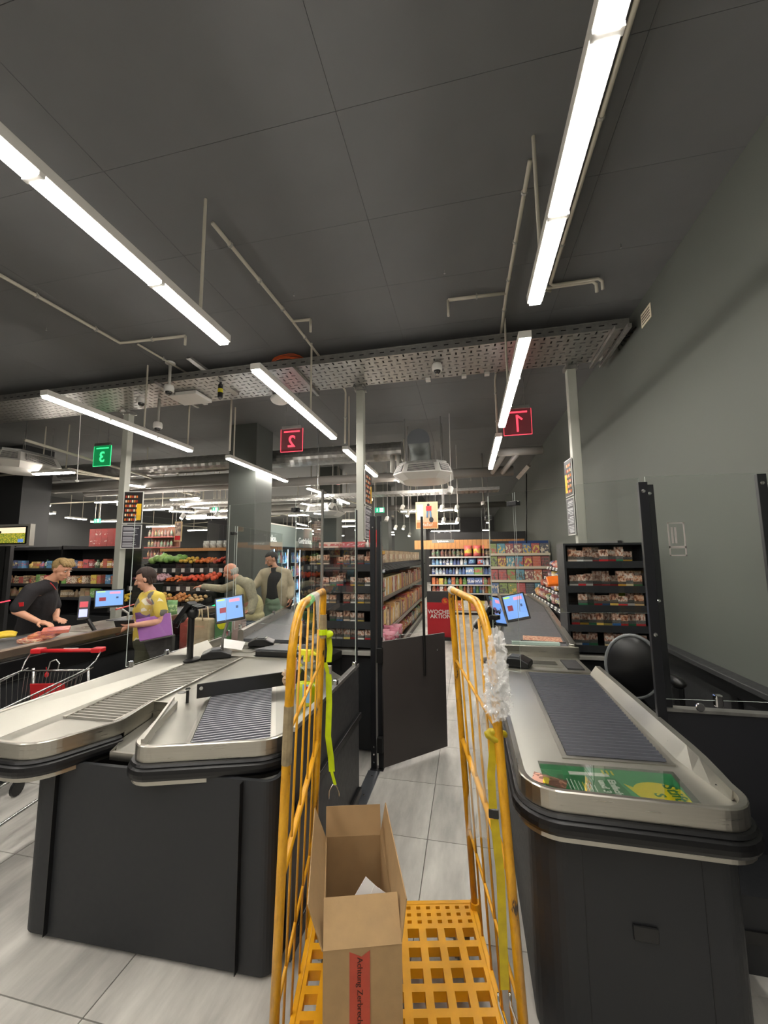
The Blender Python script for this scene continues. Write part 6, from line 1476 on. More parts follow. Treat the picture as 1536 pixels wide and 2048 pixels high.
# white flower pot packs on top
for k in range(5): item('white_carton', 'bag', .14, .12, .14, mat('cauliflower', 'd8d8d0', .6, noise=.4, nscale=25), (-5.1 + k * .15, 6.86, 1.941), 'white bag on the wooden top board of the produce display', 'bag', 'white bags above the produce')
# shelves further left behind the cashier
ls = thing('wall_shelf', 'dark shelf unit with packaged goods behind the cashier on the left', 'shelf', (-7.5, 6, 0)); YL = 6.0; xa, xb = -9.0, -6.2
G().box(xa, xb, YL + .4, YL + .44, 0, 2.0).make('back_panel', M_dark2, ls); G().box(xa, xb, YL, YL + .4, 0, .7).make('plinth', M_dark, ls)
for x in (xa, -7.6, xb): G().box(x, x + .03, YL, YL + .4, .7, 2.0).make('upright', M_black, ls)
for k, yy in enumerate((1092, 1136, 1168, 1196)):
    z = zy(230, yy, YL); G().box(xa, xb, YL, YL + .4, z - .05, z).make('shelf_board', M_dark2, ls)
    if k == 0: continue
    x = xa + .06
    while x < xb - .1:
        w_ = .08 + .06 * R_(); item('packaged_good', 'box' if R_() < .7 else 'bottle', w_ * .9, .12, .12 + .05 * R_(), (M_beige, M_snack, M_cereal)[k % 3] if R_() < .7 else M_color, (x + w_ / 2, YL + .08, z + .001), 'packaged good on the %s shelf of the dark unit behind the cashier' % ('', 'upper', 'middle', 'lower')[k], 'packaged good', 'goods on the %s shelf behind the cashier' % ('', 'upper', 'middle', 'lower')[k]); x += w_ * (1.05 + (R_() < .12))
z = zy(210, 1093, YL); bx = dp(183, 1093, YL + .15).x
for r in range(2):
    for k in range(5): item('drinks_crate_pack', 'box', .135, .12, .17, goods_mat('cola_pack', ['b81c24', 'a81820'], ['e8d8d0', 'd83a3a'], 4, .6) if 'cola_pack' not in MATS else MATS['cola_pack'], (bx + .07 + k * .14, YL + .15, z + .001 + r * .171), 'red drinks pack stacked on top of the dark unit behind the cashier, %s layer' % ('lower', 'upper')[r], 'drinks pack', 'red drinks packs, %s layer' % ('lower', 'upper')[r])
# bottle shelf behind, left of the vegetables
bs = thing('wine_shelf', 'brown shelf of bottles far behind the left post banner', 'shelf', (-8, 9.4, 0))
a, b = dp(292, 1115, 9.4), dp(352, 1052, 9.4)
G().box(a.x, b.x, 9.55, 9.6, 0, b.z).make('back_panel', mat('shelf_brown', '7a5040', .5), bs)
for k in range(3):
    z = a.z + (b.z - a.z) * k / 3; G().box(a.x, b.x, 9.3, 9.55, z - .03, z).make('shelf_board', mat('shelf_brown2', '8c4a44', .5), bs)
    for j in range(8): item('wine_bottle', 'bottle', .07, .07, .2, M_drk, (a.x + .06 + j * (b.x - a.x - .1) / 8, 9.42, z + .001), 'bottle on the brown shelf far behind the left post', 'bottle', 'bottles on the brown shelf')
# television at the left edge
tv = thing('television', 'television showing a sunflower field at the left edge, pale frame', 'television', (-6.6, 5.2, 1.9)); YV = 5.4; a, b = dp(-14, 1089, YV), dp(55, 1052, YV)
G().box(a.x - .05, b.x + .07, YV, YV + .08, a.z - .03, b.z + .04).make('pale_frame', M_grey, tv); G().box(a.x, b.x + .01, YV - .01, YV, a.z, b.z).make('bezel', M_black, tv)
M_sun, nt_, b__ = node_mat('sunflower_picture'); n_ = nt_.nodes.new('ShaderNodeTexVoronoi'); n_.inputs['Scale'].default_value = 28; tc_ = nt_.nodes.new('ShaderNodeTexCoord'); nt_.links.new(tc_.outputs['Generated'], n_.inputs['Vector'])
r_ = nt_.nodes.new('ShaderNodeValToRGB'); r_.color_ramp.elements[0].color = rgb('d8bc3a'); r_.color_ramp.elements[0].position = .25; r_.color_ramp.elements[1].color = rgb('5a6a28'); r_.color_ramp.elements[1].position = .5; nt_.links.new(n_.outputs[0], r_.inputs[0])
nt_.links.new(r_.outputs[0], b__.inputs['Base Color']); nt_.links.new(r_.outputs[0], b__.inputs['Emission Color']); b__.inputs['Emission Strength'].default_value = .8
hz = a.z + (b.z - a.z) * .62
G().box(a.x + .02, b.x - .02, YV - .013, YV - .01, a.z + .02, hz).make('flower_field', M_sun, tv); G().box(a.x + .02, b.x - .02, YV - .013, YV - .01, hz, b.z - .02).make('sky', mat('tv_sky', 'e6cfae', .4, emis=.8), tv)
G().ell((a.x + .12, YV - .013, hz + .02), (.07, .004, .03)).make('tree', mat('tv_tree', '4a4a2a', .5), tv); G().box(b.x - .17, b.x - .05, YV - .016, YV - .013, a.z + .03, a.z + .09).make('caption', M_screen, tv); G().box(a.x + .0, a.x + .1, YV - .016, YV - .013, a.z + .05, b.z - .05).make('orange_bar', mat('tv_orange', 'e88a20', .4, emis=.8), tv)
G().box(a.x + .2, a.x + .3, YV + .08, YV + .14, 0, b.z).make('stand', M_dark2, tv)
# counter 3 gear
monitor((-3.98, 3.72, 1.30), .28, .20, math.radians(52), math.radians(-10), 'cashier monitor with a red-rimmed blue screen at the far left counter', base=(-3.86, 3.86, .98))
c3 = thing('card_terminal', 'card terminal with lit keypad beside the cashier monitor on the far left counter', 'card terminal', (-3.95, 3.35, .98)); T = Matrix.Translation((-3.98, 3.42, 1.24)) @ Matrix.Rotation(math.radians(45), 4, 'Z') @ Matrix.Rotation(math.radians(-15), 4, 'X')
G().box(-.05, .05, 0, .05, -.12, .12, T=T).make('terminal_body', M_black, c3, bevel=.006); G().box(-.035, .035, -.002, 0, .0, .06, T=T).make('display', M_scrred, c3); G().box(-.035, .035, -.002, 0, -.10, -.02, T=T).make('keypad', mat('keypad_lit', '9aa0e0', .4, emis=.8), c3)
G().tube([T @ Vector((0, .06, -.05)), (-3.9, 3.5, .98)], .02, 8).make('pole', M_black, c3)
m3 = thing('monitor', 'dark monitor seen from behind further along the far left counter', 'monitor', (-4.1, 4.4, .98)); T = Matrix.Translation((-4.12, 4.4, 1.28)) @ Matrix.Rotation(math.radians(65), 4, 'Z') @ Matrix.Rotation(.35, 4, 'X')
G().box(-.18, .18, 0, .03, -.14, .14, T=T).make('casing', M_black, m3, bevel=.005); G().tube([T @ Vector((0, .03, 0)), (-4.16, 4.45, .99)], .015, 8).make('stand', M_galv, m3)
bn = thing('bananas', 'bunch of yellow bananas on the belt at the left edge', 'bananas', lv(15, 1270, .99))
for k in range(4):
    c = lv(8, 1283, .99) + Vector((-.035 * k, .028 * k, .004 * k)); pts = []
    for i in range(9):
        a = -.7 + 1.4 * i / 8; pts.append(c + Vector((.07 * math.sin(a), .10 * math.sin(a) , .025 + .045 * math.cos(a) - .02)))
    G().tube(pts, [.006, .012, .017, .019, .019, .018, .016, .011, .006], 8).make('banana', pm('banana', 'd8b830'), bn, smooth=True)
item('vegetable_bag', 'bag', .17, .1, .2, goods_mat('salad_bag', ['4a8a3a', '3a7a34'], ['b8d890', 'e8e03a'], 5, .5), (-3.86, 4.55, .99), 'green salad bag with a yellow label on the far left counter', 'bag', None)
item('vegetable_bag', 'bag', .2, .14, .12, mat('pale_veg', 'b8c49a', .5, noise=.4, nscale=20), (-3.95, 4.25, .99), 'pale green vegetable bag on the far left counter', 'bag', None)
t = thing('meat_packs', 'red and orange food packs in the cashier hands on the far left belt', 'food pack', (-3.9, 2.95, 1.0))
for k in range(3): G().box(-.1, .1, -.07, .07, 0, .03, T=Tr((-3.93 + .06 * k, 2.92 + .05 * k, 1.0 + .035 * k), rz=.4 * k, rx=.12)).make('pack', goods_mat('meat_print', ['c8502c', 'd8803a'], ['e8c8a0', 'a82a28'], 5, .5, band=(-1, 2)) if 'meat_print' not in MATS else MATS['meat_print'], t)
# shopping bags behind the left counter
for (x, y_, Yb, w_, h, hx, lb) in ((395, 1300, 4.15, .3, .38, 'b8a688', 'beige cloth shopping bag behind the left card stand'), (372, 1300, 4.35, .2, .4, '9a4a40', 'reddish shopping bag beside the beige cloth bag'), (443, 1300, 4.2, .2, .42, '4a7a4a', 'green paper bag with a yellow disc behind the left monitor'), (470, 1300, 4.25, .16, .38, 'a08a84', 'pinkish paper bag right of the green bag')):
    t = thing('shopping_bag', lb, 'bag', dp(x, y_, Yb)); c = dp(x, 1262, Yb)
    G().box(c.x - w_ / 2, c.x + w_ / 2, Yb, Yb + .12, c.z - h / 2 - .1, c.z + h / 2 - .05).make('bag_body', mat('bag_' + hx, hx, .8, noise=.15, nscale=12), t, bevel=.02)
    if hx == 'b8a688':
        for s_ in (-.01, .1): G().tube([(c.x - .07, Yb + s_, c.z + .12), (c.x - .05, Yb + s_, c.z + .27), (c.x + .05, Yb + s_, c.z + .27), (c.x + .07, Yb + s_, c.z + .12)], .008, 6).make('handle', MATS['bag_' + hx], t, smooth=True)
    if hx == '4a7a4a': G().lathe((c.x, Yb - .001, c.z + .08), [(.06, 0), (.06, .003)], 18, axis=(0, -1, 0)).make('yellow_disc', mat('disc_yellow', 'd8d820', .5), t)
    if c.z - h / 2 - .1 > .1: G().box(c.x - w_ / 2 - .05, c.x + w_ / 2 + .05, Yb - .03, Yb + .2, 0, c.z - h / 2 - .1).make('stand_box', M_dark2, t)
# low wall stuff behind gate
item('black_ball_knob', 'round', .09, .09, .09, M_black, dp(785, 1279, 5.3), 'black ball on the ledge just behind the swing gate', 'knob', None)
t = thing('aisle_ledge', 'low grey ledge under the grocery shelf just behind the gate', 'ledge', (-1.2, 5, 0)); G().box(-1.22, -1.0, 4.2, 5.8, .0, .62).make('ledge_body', M_dark2, t); G().box(-1.22, -.98, 4.2, 5.82, .62, .64).make('ledge_top', M_grey, t)
for k in range(6): item('pink_pack', 'bag', .16, .1, .14, goods_mat('pink_print', ['d86a8a', 'e08aa0'], ['f4d8e0', 'c83a5a'], 5, .5) if 'pink_print' not in MATS else MATS['pink_print'], (-1.12 + .1 * (k % 2), 4.9 + k * .14, .641), 'pink sweets bag on the ledge behind the gate', 'sweets bag', 'pink bags behind the gate')
# ================= people =================
UP = Vector((0, 0, 1))
def caps(g, a, b, ra, rb, n=14, k=6):
    """closed tapered capsule"""
    a, b = Vector(a), Vector(b); d = b - a; L_ = d.length; d = d.normalized() if L_ > 1e-6 else UP
    prof = []
    for i in range(k): th = PI / 2 * (1 - i / k); prof.append((max(1e-4, ra * math.cos(th)), -ra * math.sin(th)))
    prof.append((ra, 0)); prof.append((rb, L_))
    for i in range(1, k + 1): th = PI / 2 * i / k; prof.append((max(1e-4, rb * math.cos(th)), L_ + rb * math.sin(th)))
    g.lathe(a, prof, n, axis=d)
def chain(g, pts, rr):
    for i in range(len(pts) - 1): caps(g, pts[i], pts[i + 1], rr[i], rr[i + 1])
def remesh(o, vox, smooth=3):
    m = o.modifiers.new('r', 'REMESH'); m.mode = 'VOXEL'; m.voxel_size = vox; m.use_smooth_shade = True
    if smooth: s_ = o.modifiers.new('s', 'SMOOTH'); s_.iterations = smooth; s_.factor = .5
    return o
def basis(F):
    F = Vector(F).normalized(); Lft = UP.cross(F)
    if Lft.length < .05: Lft = Vector((1, 0, 0))
    Lft.normalize(); U = F.cross(Lft).normalized()
    return Matrix(((Lft.x, F.x, U.x), (Lft.y, F.y, U.y), (Lft.z, F.z, U.z)))  # columns: left, forward, up
def flat_ell(g, c, r, B, nu=16, nv=12, fn=None): g.ell(c, r, nu=nu, nv=nv, T=B, fn=fn)
def head(g, c, F, s=1.0):
    B = basis(F); c = Vector(c)
    def L(x, y, z): return c + B @ Vector((x * s, y * s, z * s))
    flat_ell(g, L(0, -.012, .025), (.074 * s, .092 * s, .088 * s), B)
    flat_ell(g, L(0, .018, -.035), (.056 * s, .068 * s, .078 * s), B)      # face
    flat_ell(g, L(0, .045, -.088), (.028 * s, .03 * s, .022 * s), B)        # chin
    caps(g, L(0, .084, .018), L(0, .104, -.022), .008 * s, .0135 * s, 10, 4)  # nose
    for x in (-1, 1):
        flat_ell(g, L(.076 * x, -.008, -.005), (.009 * s, .018 * s, .031 * s), B, 10, 8)  # ears
        flat_ell(g, L(.03 * x, .076, .034), (.02 * s, .010 * s, .007 * s), B, 10, 6)       # brow
        flat_ell(g, L(.036 * x, .060, -.025), (.02 * s, .018 * s, .018 * s), B, 10, 6)     # cheek
    flat_ell(g, L(0, .082, -.052), (.022 * s, .010 * s, .0055 * s), B, 10, 6); flat_ell(g, L(0, .080, -.062), (.019 * s, .010 * s, .0055 * s), B, 10, 6)
    return B, L
def face_bits(c, F, parent, s=1.0, beard=None):
    B = basis(F); c = Vector(c)
    def L(x, y, z): return c + B @ Vector((x * s, y * s, z * s))
    for x in (-1, 1):
        g = G(); flat_ell(g, L(.030 * x, .0765, .014), (.0125 * s, .006 * s, .0065 * s), B, 10, 6); e_ = g.make('eye', mat('eye_white', 'd8d4cc', .3), parent)
        g = G(); flat_ell(g, L(.030 * x, .0815, .012), (.006 * s, .0025 * s, .006 * s), B, 8, 6); g.make('iris', mat('iris', '2c2018', .2), e_)
        g = G(); flat_ell(g, L(.030 * x, .0845, .038), (.019 * s, .005 * s, .0035 * s), B, 10, 6); g.make('eyebrow', beard or mat('brow', '4a3626', .8), parent)
    g = G(); flat_ell(g, L(0, .0895, -.057), (.019 * s, .004 * s, .0035 * s), B, 10, 6); g.make('lips', mat('lips', 'a86658', .5), parent)
def hair(c, F, parent, m, s=1.0, style='short'):
    B = basis(F); c = Vector(c); off = Vector((.01, -.02, .037)) * s
    cut = {'short': -.01, 'bob': -.045, 'side': -.03}[style]
    def fn(p):
        x, y, z = p; q = p.copy()
        front = y > .03 * s and z < .035 * s; low = z < cut * s and style != 'bob'
        if front: q *= .72
        elif low and y > -.02 * s: q *= .78
        n = mnoise.noise(q * 40); q *= 1 + .045 * n
        return q
    g = G(); g.ell(c + B @ (Vector((0, -.016, .032)) * s), (.083 * s, .101 * s, .093 * s if style != 'bob' else .098 * s), nu=36, nv=26, T=B, fn=fn)
    if style == 'side':
        for k in range(9):
            a = -.06 + k * .015; caps(g, c + B @ (Vector((a, .0, .105)) * s), c + B @ (Vector((a + .008, .072 - abs(a) * .35, .072 + .01 * (k % 2))) * s), .024 * s, .015 * s, 8, 4)
    if style == 'bob':
        for k in range(9):
            a = PI * (.15 + .7 * k / 8); caps(g, c + B @ (Vector((.07 * math.cos(a), -.085 * math.sin(a), 0)) * s), c + B @ (Vector((.066 * math.cos(a), -.08 * math.sin(a), -.06)) * s), .018 * s, .012 * s, 8, 4)
    o = g.make('hair', m, parent, smooth=True); return o
def hand(g, wrist, D, N, curl=.5, s=1.0, thumb_side=1, spread=.0):
    """D: direction of the fingers, N: palm normal (towards what it holds)"""
    D = Vector(D).normalized(); N = (Vector(N) - D * Vector(N).dot(D)).normalized(); Sd = D.cross(N) * thumb_side; w_ = Vector(wrist)
    caps(g, w_, w_ + D * .05 * s, .022 * s, .026 * s)
    for k in range(4):
        o = (k - 1.5) * .0195 * s
        base = w_ + D * .045 * s + Sd * o; caps(g, w_ + D * .02 * s + Sd * o * .6, base + D * .035 * s, .013 * s, .0115 * s, 10, 4)
    for k, ln in enumerate((.072, .082, .077, .060)[::1]):
        o = (1.5 - k) * .020 * s; p = w_ + D * .085 * s + Sd * o; d = (D + Sd * spread * (1.5 - k)).normalized(); a = curl * .5
        r0 = .0092 * s
        for j, f in enumerate((.45, .32, .23)):
            d2 = (d * math.cos(a) + N * math.sin(a)).normalized(); q = p + d2 * ln * f * s; caps(g, p, q, r0, r0 * .92, 10, 4); p = q; r0 *= .92; a += curl * .7
    p = w_ + D * .02 * s + Sd * .022 * s; q = p + (D * .5 + Sd * .75 + N * .25).normalized() * .045 * s; caps(g, p, q, .014 * s, .0115 * s, 10, 4); caps(g, q, q + (D * .8 + Sd * .25 + N * .3).normalized() * .035 * s, .011 * s, .009 * s, 10, 4)
def person(label, J, F, hF, skin, hairm, style, female=False, s=1.0, beard=None, hands=None):
    """J: world joints; returns (root, dict)"""
    root = thing('person', label, 'person', (J['pelvis'].x, J['pelvis'].y, 0))
    g = G(); B = basis(F); Lv = B.col[0]
    def ov(c, r): flat_ell(g, c, r, B)
    pel, ch_, nk = J['pelvis'], J['chest'], J['neck']
    wst = pel.lerp(ch_, .5)
    ov(pel, (.155 * s, .11 * s, .12 * s)); ov(wst, (.13 * s, .095 * s, .14 * s)); ov(ch_, (.155 * s, .11 * s, .16 * s)); 
    caps(g, ch_, nk, .10 * s, .06 * s); caps(g, nk, J['head'] + Vector((0, 0, -.03)), .052 * s, .05 * s)
    for q in 'LR':
        chain(g, [ch_.lerp(nk, .5), J['sh' + q]], [.08 * s, .058 * s])
        chain(g, [J['sh' + q], J['el' + q], J['wr' + q]], [.052 * s, .039 * s, .026 * s])
        if J.get('kn' + q):
            sg = 1 if q == 'L' else -1; hp = pel + Lv * .085 * sg * s - UP * .03
            chain(g, [hp, J['kn' + q], J['an' + q]], [.085 * s, .055 * s, .038 * s]); caps(g, J['an' + q], J['an' + q] + Vector(F) * .12 - UP * .045, .036, .032)
        hd = (hands or {}).get(q)
        if hd: hand(g, J['wr' + q], hd[0], hd[1], hd[2], 1.0, hd[3])
    head(g, J['head'], hF, s)
    b = g.make('body', skin, root); remesh(b, .0062, 2)
    face_bits(J['head'], hF, root, s, beard)
    if hairm: hair(J['head'], hF, root, hairm, s, style)
    return root
def garment(name, parts, m, parent, vox=.011, label=None, sm=4):
    g = G()
    for p in parts:
        if p[0] == 'c': chain(g, p[1], p[2])
        else: flat_ell(g, p[1], p[2], basis(p[3]))
    o = g.make(name, m, parent, label=label); remesh(o, vox, sm); return o
def cloth(name, h, nsc=60, nz=.1, bump=.3): return mat(name, h, .85, noise=nz, nscale=nsc, bump=bump)
def trousers(J, F, m, root, s=1.0, r=1.13):
    B = basis(F); Lv = B.col[0]; parts = [('e', J['pelvis'] + UP * .03, (.172 * s, .145 * s, .13 * s), F), ('e', J['pelvis'] - UP * .07, (.15 * s, .125 * s, .10 * s), F)]
    for q, sg in (('L', 1), ('R', -1)): parts.append(('c', [J['pelvis'] + Lv * .085 * sg * s - UP * .03, J['kn' + q], J['an' + q] + UP * .03], [.1 * s * r / 1.13, .072 * s, .058 * s]))
    return garment('trousers', parts, m, root)
def shoes(J, F, root, m=None):
    F = Vector(F).normalized()
    for q in 'LR':
        a = J['an' + q]; g = G(); g.ell(Vector((a.x, a.y, .05)) + F * .07, (.055, .055, .045)); caps(g, Vector((a.x, a.y, .05)) - F * .03, Vector((a.x, a.y, .045)) + F * .17, .048, .042)
        for v in g.v: v.z = max(v.z, .001)
        g.make('shoe', m or M_black, root, smooth=True)
def legs(J, F, s=1.0, bend=0.0, stance=.1):
    B = basis((F[0], F[1], 0)); Lv = B.col[0]; p = J['pelvis']; Fv = Vector((F[0], F[1], 0)).normalized()
    for q, sg in (('L', 1), ('R', -1)):
        J['an' + q] = Vector((p.x, p.y, .09)) + Lv * stance * sg + Fv * (.06 * sg - .02); J['kn' + q] = (p + J['an' + q]) / 2 + Lv * .02 * sg + Fv * (.03 + bend) + Lv * .03 * sg
img_left = -Vector((CAM_R.col[0].x, CAM_R.col[0].y, 0)).normalized(); to_cam = lambda p: Vector((-p.x, -p.y, 0)).normalized()
def mix(*a):
    v = Vector()
    for k, w_ in a: v += Vector(k) * w_
    return v.normalized()
# --- young man ---
t0 = 6.0
J = dict(head=at(543, 1119, t0), neck=at(550, 1137, t0), chest=at(550, 1158, t0), pelvis=at(551, 1204, t0), shR=at(527, 1147, t0 - .02), shL=at(573, 1146, t0 + .05), elR=at(513, 1168, t0 - .1), wrR=at(497, 1181, t0 - .25), elL=at(583, 1174, t0 + .05), wrL=at(581, 1196, t0 - .08))
tc0 = to_cam(J['chest']); Fd = mix((tc0, .8), (img_left, .35)); hFd = mix((tc0, .45), (img_left, .8), (UP, -.38))
legs(J, Fd, 1.0)
beardm = mat('beard_dark', '30241e', .8)
p = person('standing man in an open beige jacket and black shirt, looking down', J, Fd, hFd, mat('skin_tan', 'b98468', .5, noise=.05, nscale=30), mat('hair_black', '1c1815', .7, noise=.3, nscale=80), 'short', beard=beardm, s=1.0, hands={'R': (img_left - UP * .3, -UP, .5, 1), 'L': (-UP * .9 + tc0 * .2, img_left, .9, -1)})
g = G(); B_ = basis(hFd)
for x in (-.03, 0, .03): flat_ell(g, J['head'] + B_ @ Vector((x, .062 - abs(x) * .5, -.082)), (.024, .02, .02), B_)
g.make('beard', beardm, p, smooth=True)
garment('shirt', [('e', J['chest'] - UP * .02, (.165, .122, .19), Fd), ('c', [J['chest'], J['pelvis'] + UP * .04], [.135, .14]), ('e', J['pelvis'] + UP * .1, (.165, .14, .17), Fd), ('c', [J['chest'], J['neck'] - UP * .02], [.115, .07])], cloth('black_cotton', '17171a'), p)
Lf = basis(Fd).col[0]
jk = cloth('beige_jacket', 'a59a82', 25, .08)
garment('jacket', [('c', [J['neck'] - UP * .03 + Lf * .05, J['shL'], J['elL'], J['wrL'] + UP * .02], [.06, .073, .062, .05]), ('c', [J['neck'] - UP * .03 - Lf * .05, J['shR'], J['elR'], J['wrR']], [.06, .073, .062, .05]),
    ('c', [J['shL'] - Lf * .045 + Fd * .02, J['chest'] + Lf * .125 + Fd * .03 - UP * .1, J['pelvis'] + Lf * .135 + Fd * .02 + UP * .0], [.085, .085, .08]), ('c', [J['shR'] + Lf * .045 + Fd * .02, J['chest'] - Lf * .125 + Fd * .03 - UP * .1, J['pelvis'] - Lf * .14 + Fd * .02 - UP * .02], [.085, .08, .065]),
    ('e', J['chest'] - Fd * .05, (.175, .10, .2), Fd), ('e', J['pelvis'] - Fd * .05 + UP * .07, (.17, .09, .17), Fd)], jk, p)
trousers(J, Fd, cloth('green_grey_trousers', '7f9a80', 30, .1), p); shoes(J, Fd, p, M_white)
item('phone', 'box', .07, .012, .14, M_black, J['wrL'] - UP * .16 + img_left * .03, 'black phone in the hand of the man in the beige jacket', 'phone', None, rz=.4, ry=.3)
# --- old man ---
t0 = 5.5
il = img_left; J = dict(head=at(461, 1143, t0), neck=at(478, 1158, t0), chest=at(490, 1180, t0), pelvis=at(505, 1232, t0 + .05), shR=at(482, 1166, t0 + .15), shL=at(497, 1168, t0 - .16), elR=at(445, 1178, t0 + .2), wrR=at(408, 1173, t0 + .25), elL=at(507, 1200, t0 - .2), wrL=at(498, 1222, t0 - .3))
Fd = mix((il, 1), (to_cam(J['chest']), .12)); hFd = mix((il, 1), (to_cam(J['chest']), .15), (UP, -.45)); legs(J, Fd)
p = person('balding elderly man in a pale vest leaning over the vegetables', J, Fd, hFd, mat('skin_ruddy', 'c98a70', .5, noise=.06, nscale=30), None, 'short', hands={'R': (il, -UP, .4, -1), 'L': (il * .8 - UP * .3, -UP, .6, 1)})
g = G(); B_ = basis(hFd)
def fnh(q): 
    k = q.copy()
    if q.z > .03 or q.y > .02: k *= .75
    return k
flat_ell(g, J['head'] + B_ @ Vector((0, -.015, .0)), (.080, .098, .085), B_, 24, 16, fnh); g.make('hair', mat('hair_grey', 'a8a49c', .8, noise=.2, nscale=60), p, smooth=True)
shm = cloth('sage_shirt', '9a937c', 40, .15)
garment('shirt', [('e', J['chest'], (.165, .12, .18), Fd), ('c', [J['neck'] - UP * .03, J['shR'], J['elR'], J['wrR']], [.07, .072, .06, .045]), ('c', [J['neck'] - UP * .03, J['shL'], J['elL'], J['wrL'] + il * -.03], [.07, .078, .066, .05]), ('c', [J['chest'], J['neck']], [.11, .062])], shm, p)
garment('vest', [('e', J['chest'] - UP * .01, (.178, .132, .19), Fd), ('e', J['pelvis'] + UP * .12, (.185, .15, .2), Fd), ('e', J['pelvis'] + UP * .0, (.2, .17, .1), Fd), ('c', [J['chest'], J['neck'] - UP * .02], [.125, .072])], cloth('cream_vest', 'c4b98a', 25, .12), p, vox=.012)
trousers(J, Fd, cloth('blue_jeans', '4a5868', 40, .12), p); shoes(J, Fd, p)
# --- woman ---
t0 = 4.0
J = dict(head=at(291, 1158, t0), neck=at(300, 1183, t0), chest=at(300, 1212, t0 + .02), pelvis=at(297, 1288, t0 + .03), shR=at(290, 1194, t0 + .16), shL=at(317, 1196, t0 - .14), elR=at(270, 1240, t0 + .22), wrR=at(240, 1262, t0 + .1), elL=at(326, 1243, t0 - .2), wrL=at(272, 1250, t0 - .3))
Fd = mix((il, 1), (to_cam(J['chest']), .35)); hFd = mix((il, 1), (to_cam(J['chest']), .35), (UP, -.3)); legs(J, Fd)
p = person('woman with short dark hair in a yellow patterned shirt holding a phone', J, Fd, hFd, mat('skin_light', 'cf9a80', .5, noise=.05, nscale=30), mat('hair_brown', '33221c', .7, noise=.35, nscale=70), 'bob', True, s=.96, hands={'R': (il * .6 - UP * .5, -UP, .45, -1), 'L': (il, UP, .55, 1)})
M_ytee, nt_, b__ = node_mat('yellow_patterned_cotton'); n_ = nt_.nodes.new('ShaderNodeTexVoronoi'); n_.inputs['Scale'].default_value = 16; tc_ = nt_.nodes.new('ShaderNodeTexCoord'); nt_.links.new(tc_.outputs['Object'], n_.inputs['Vector'])
r_ = nt_.nodes.new('ShaderNodeValToRGB'); r_.color_ramp.interpolation = 'CONSTANT'; e_ = r_.color_ramp.elements; e_[0].color = rgb('d8bc52'); e_[1].position = .62; e_[1].color = rgb('e8dfc0'); q_ = e_.new(.74); q_.color = rgb('77726a'); q_ = e_.new(.86); q_.color = rgb('d8bc52')
sp_ = nt_.nodes.new('ShaderNodeSeparateColor'); nt_.links.new(n_.outputs['Color'], sp_.inputs[0]); nt_.links.new(sp_.outputs[0], r_.inputs[0]); nt_.links.new(r_.outputs[0], b__.inputs['Base Color']); b__.inputs['Roughness'].default_value = .85
garment('shirt', [('e', J['chest'], (.155, .13, .17), Fd), ('c', [J['chest'], J['pelvis'] + UP * .06], [.14, .145]), ('e', J['pelvis'] + UP * .16, (.155, .13, .16), Fd), ('e', J['pelvis'] + UP * .03, (.165, .135, .1), Fd), ('c', [J['neck'] - UP * .04, J['shR'], J['shR'].lerp(J['elR'], .6)], [.065, .062, .062]), ('c', [J['neck'] - UP * .04, J['shL'], J['shL'].lerp(J['elL'], .6)], [.065, .062, .064]), ('c', [J['chest'], J['neck'] - UP * .03], [.11, .062])], M_ytee, p)
trousers(J, Fd, cloth('olive_trousers', '3a3a28', 30, .1), p, .98); shoes(J, Fd, p)
item('phone', 'box', .16, .012, .085, M_black, J['wrL'] + il * .10 - UP * .01, 'large black phone held flat by the woman in yellow', 'phone', None, rz=.5, rx=.7)
fo = thing('purple_folder', 'purple bag panel carried under the arm of the woman in yellow', 'bag', at(305, 1255, 3.8)); a, b, c, d = at(273, 1240, 3.78), at(341, 1226, 3.82), at(346, 1270, 3.74), at(281, 1283, 3.7)
G().slab(d, c, b, a, .02).make('purple_flap', mat('purple_cloth', '9a5fa6', .6, noise=.05, nscale=20), fo, bevel=.004)
G().tube([a, d, c, b], .004, 6).make('white_piping', M_white, fo); G().slab(at(285, 1284, 3.78), at(345, 1272, 3.84), at(343, 1312, 3.84), at(300, 1318, 3.78), .1).make('bag_body', mat('dark_bag', '3a3836', .7), fo, bevel=.01)
G().slab(at(270, 1226, 3.86), at(300, 1222, 3.9), at(300, 1250, 3.88), at(272, 1245, 3.86), .01).make('purple_inner', mat('purple_dark', '6a3f70', .6), fo)
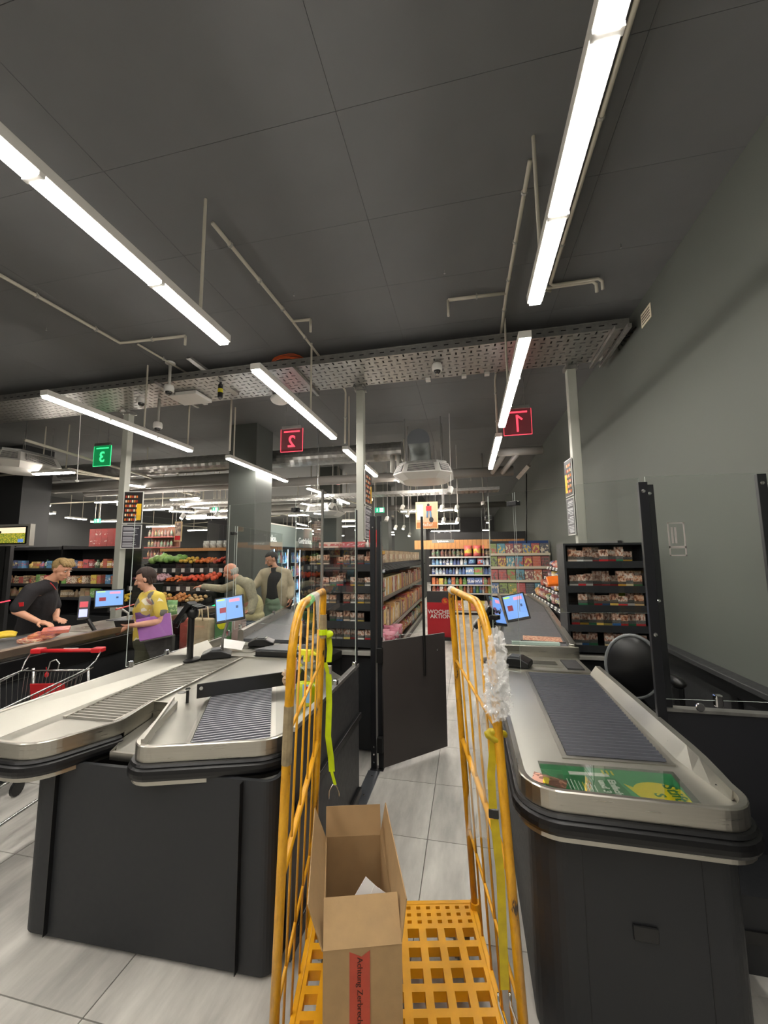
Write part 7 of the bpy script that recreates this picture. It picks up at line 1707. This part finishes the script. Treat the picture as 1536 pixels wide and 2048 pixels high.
# --- cashier ---
t0 = 4.25
J = dict(head=at(124, 1139, t0), neck=at(100, 1162, t0 - .02), chest=at(82, 1195, t0), pelvis=at(62, 1282, t0 + .1), shR=at(62, 1182, t0 - .19), shL=at(98, 1184, t0 + .2), elR=at(32, 1222, t0 - .3), wrR=at(78, 1244, t0 - .28), elL=at(112, 1222, t0 + .18), wrL=at(112, 1238, t0 - .02))
ir = -il; Fd = mix((ir, 1), (to_cam(J['chest']), .12)); hFd = mix((ir, 1), (to_cam(J['chest']), .15), (UP, -.55)); legs(J, Fd)
p = person('cashier with short fair hair in a dark polo shirt scanning goods', J, Fd, hFd, mat('skin_fair', 'd0997c', .5, noise=.05, nscale=30), mat('hair_fair', '8a7248', .75, noise=.35, nscale=70), 'side', hands={'R': (ir * .9 - UP * .15, -UP, .5, -1), 'L': (mix((to_cam(J['chest']), .6), (ir, .5)), -UP, .5, 1)})
pol = cloth('black_polo', '222023', 50, .1, .2)
garment('polo_shirt', [('e', J['chest'], (.17, .125, .18), Fd), ('c', [J['chest'], J['pelvis'] + UP * .02], [.15, .16]), ('e', J['pelvis'] + UP * .12, (.165, .14, .2), Fd), ('c', [J['neck'] - UP * .04, J['shR'], J['shR'].lerp(J['elR'], .8)], [.07, .078, .074]), ('c', [J['neck'] - UP * .04, J['shL'], J['shL'].lerp(J['elL'], .7)], [.07, .075, .07]), ('c', [J['chest'], J['neck'] - UP * .015], [.12, .066])], pol, p)
B_ = basis(Fd); c = J['shR'].lerp(J['elR'], .66)
tc0 = to_cam(c); G().slab(*[c + tc0 * .082 + v for v in (il * .028 - UP * .02, il * -.028 - UP * .014, il * -.024 + UP * .026, il * .024 + UP * .022)], .004).make('sleeve_badge', M_red, p)
G().tube([J['neck'] + tc0 * .066 - UP * .015 + ir * .0, J['neck'] + tc0 * .075 - UP * .045 + ir * .035, J['neck'] + tc0 * .07 - UP * .09 + ir * .07], .004, 6).make('collar_stripe', M_red, p)
trousers(J, Fd, cloth('black_trousers', '1c1c1e'), p); shoes(J, Fd, p)
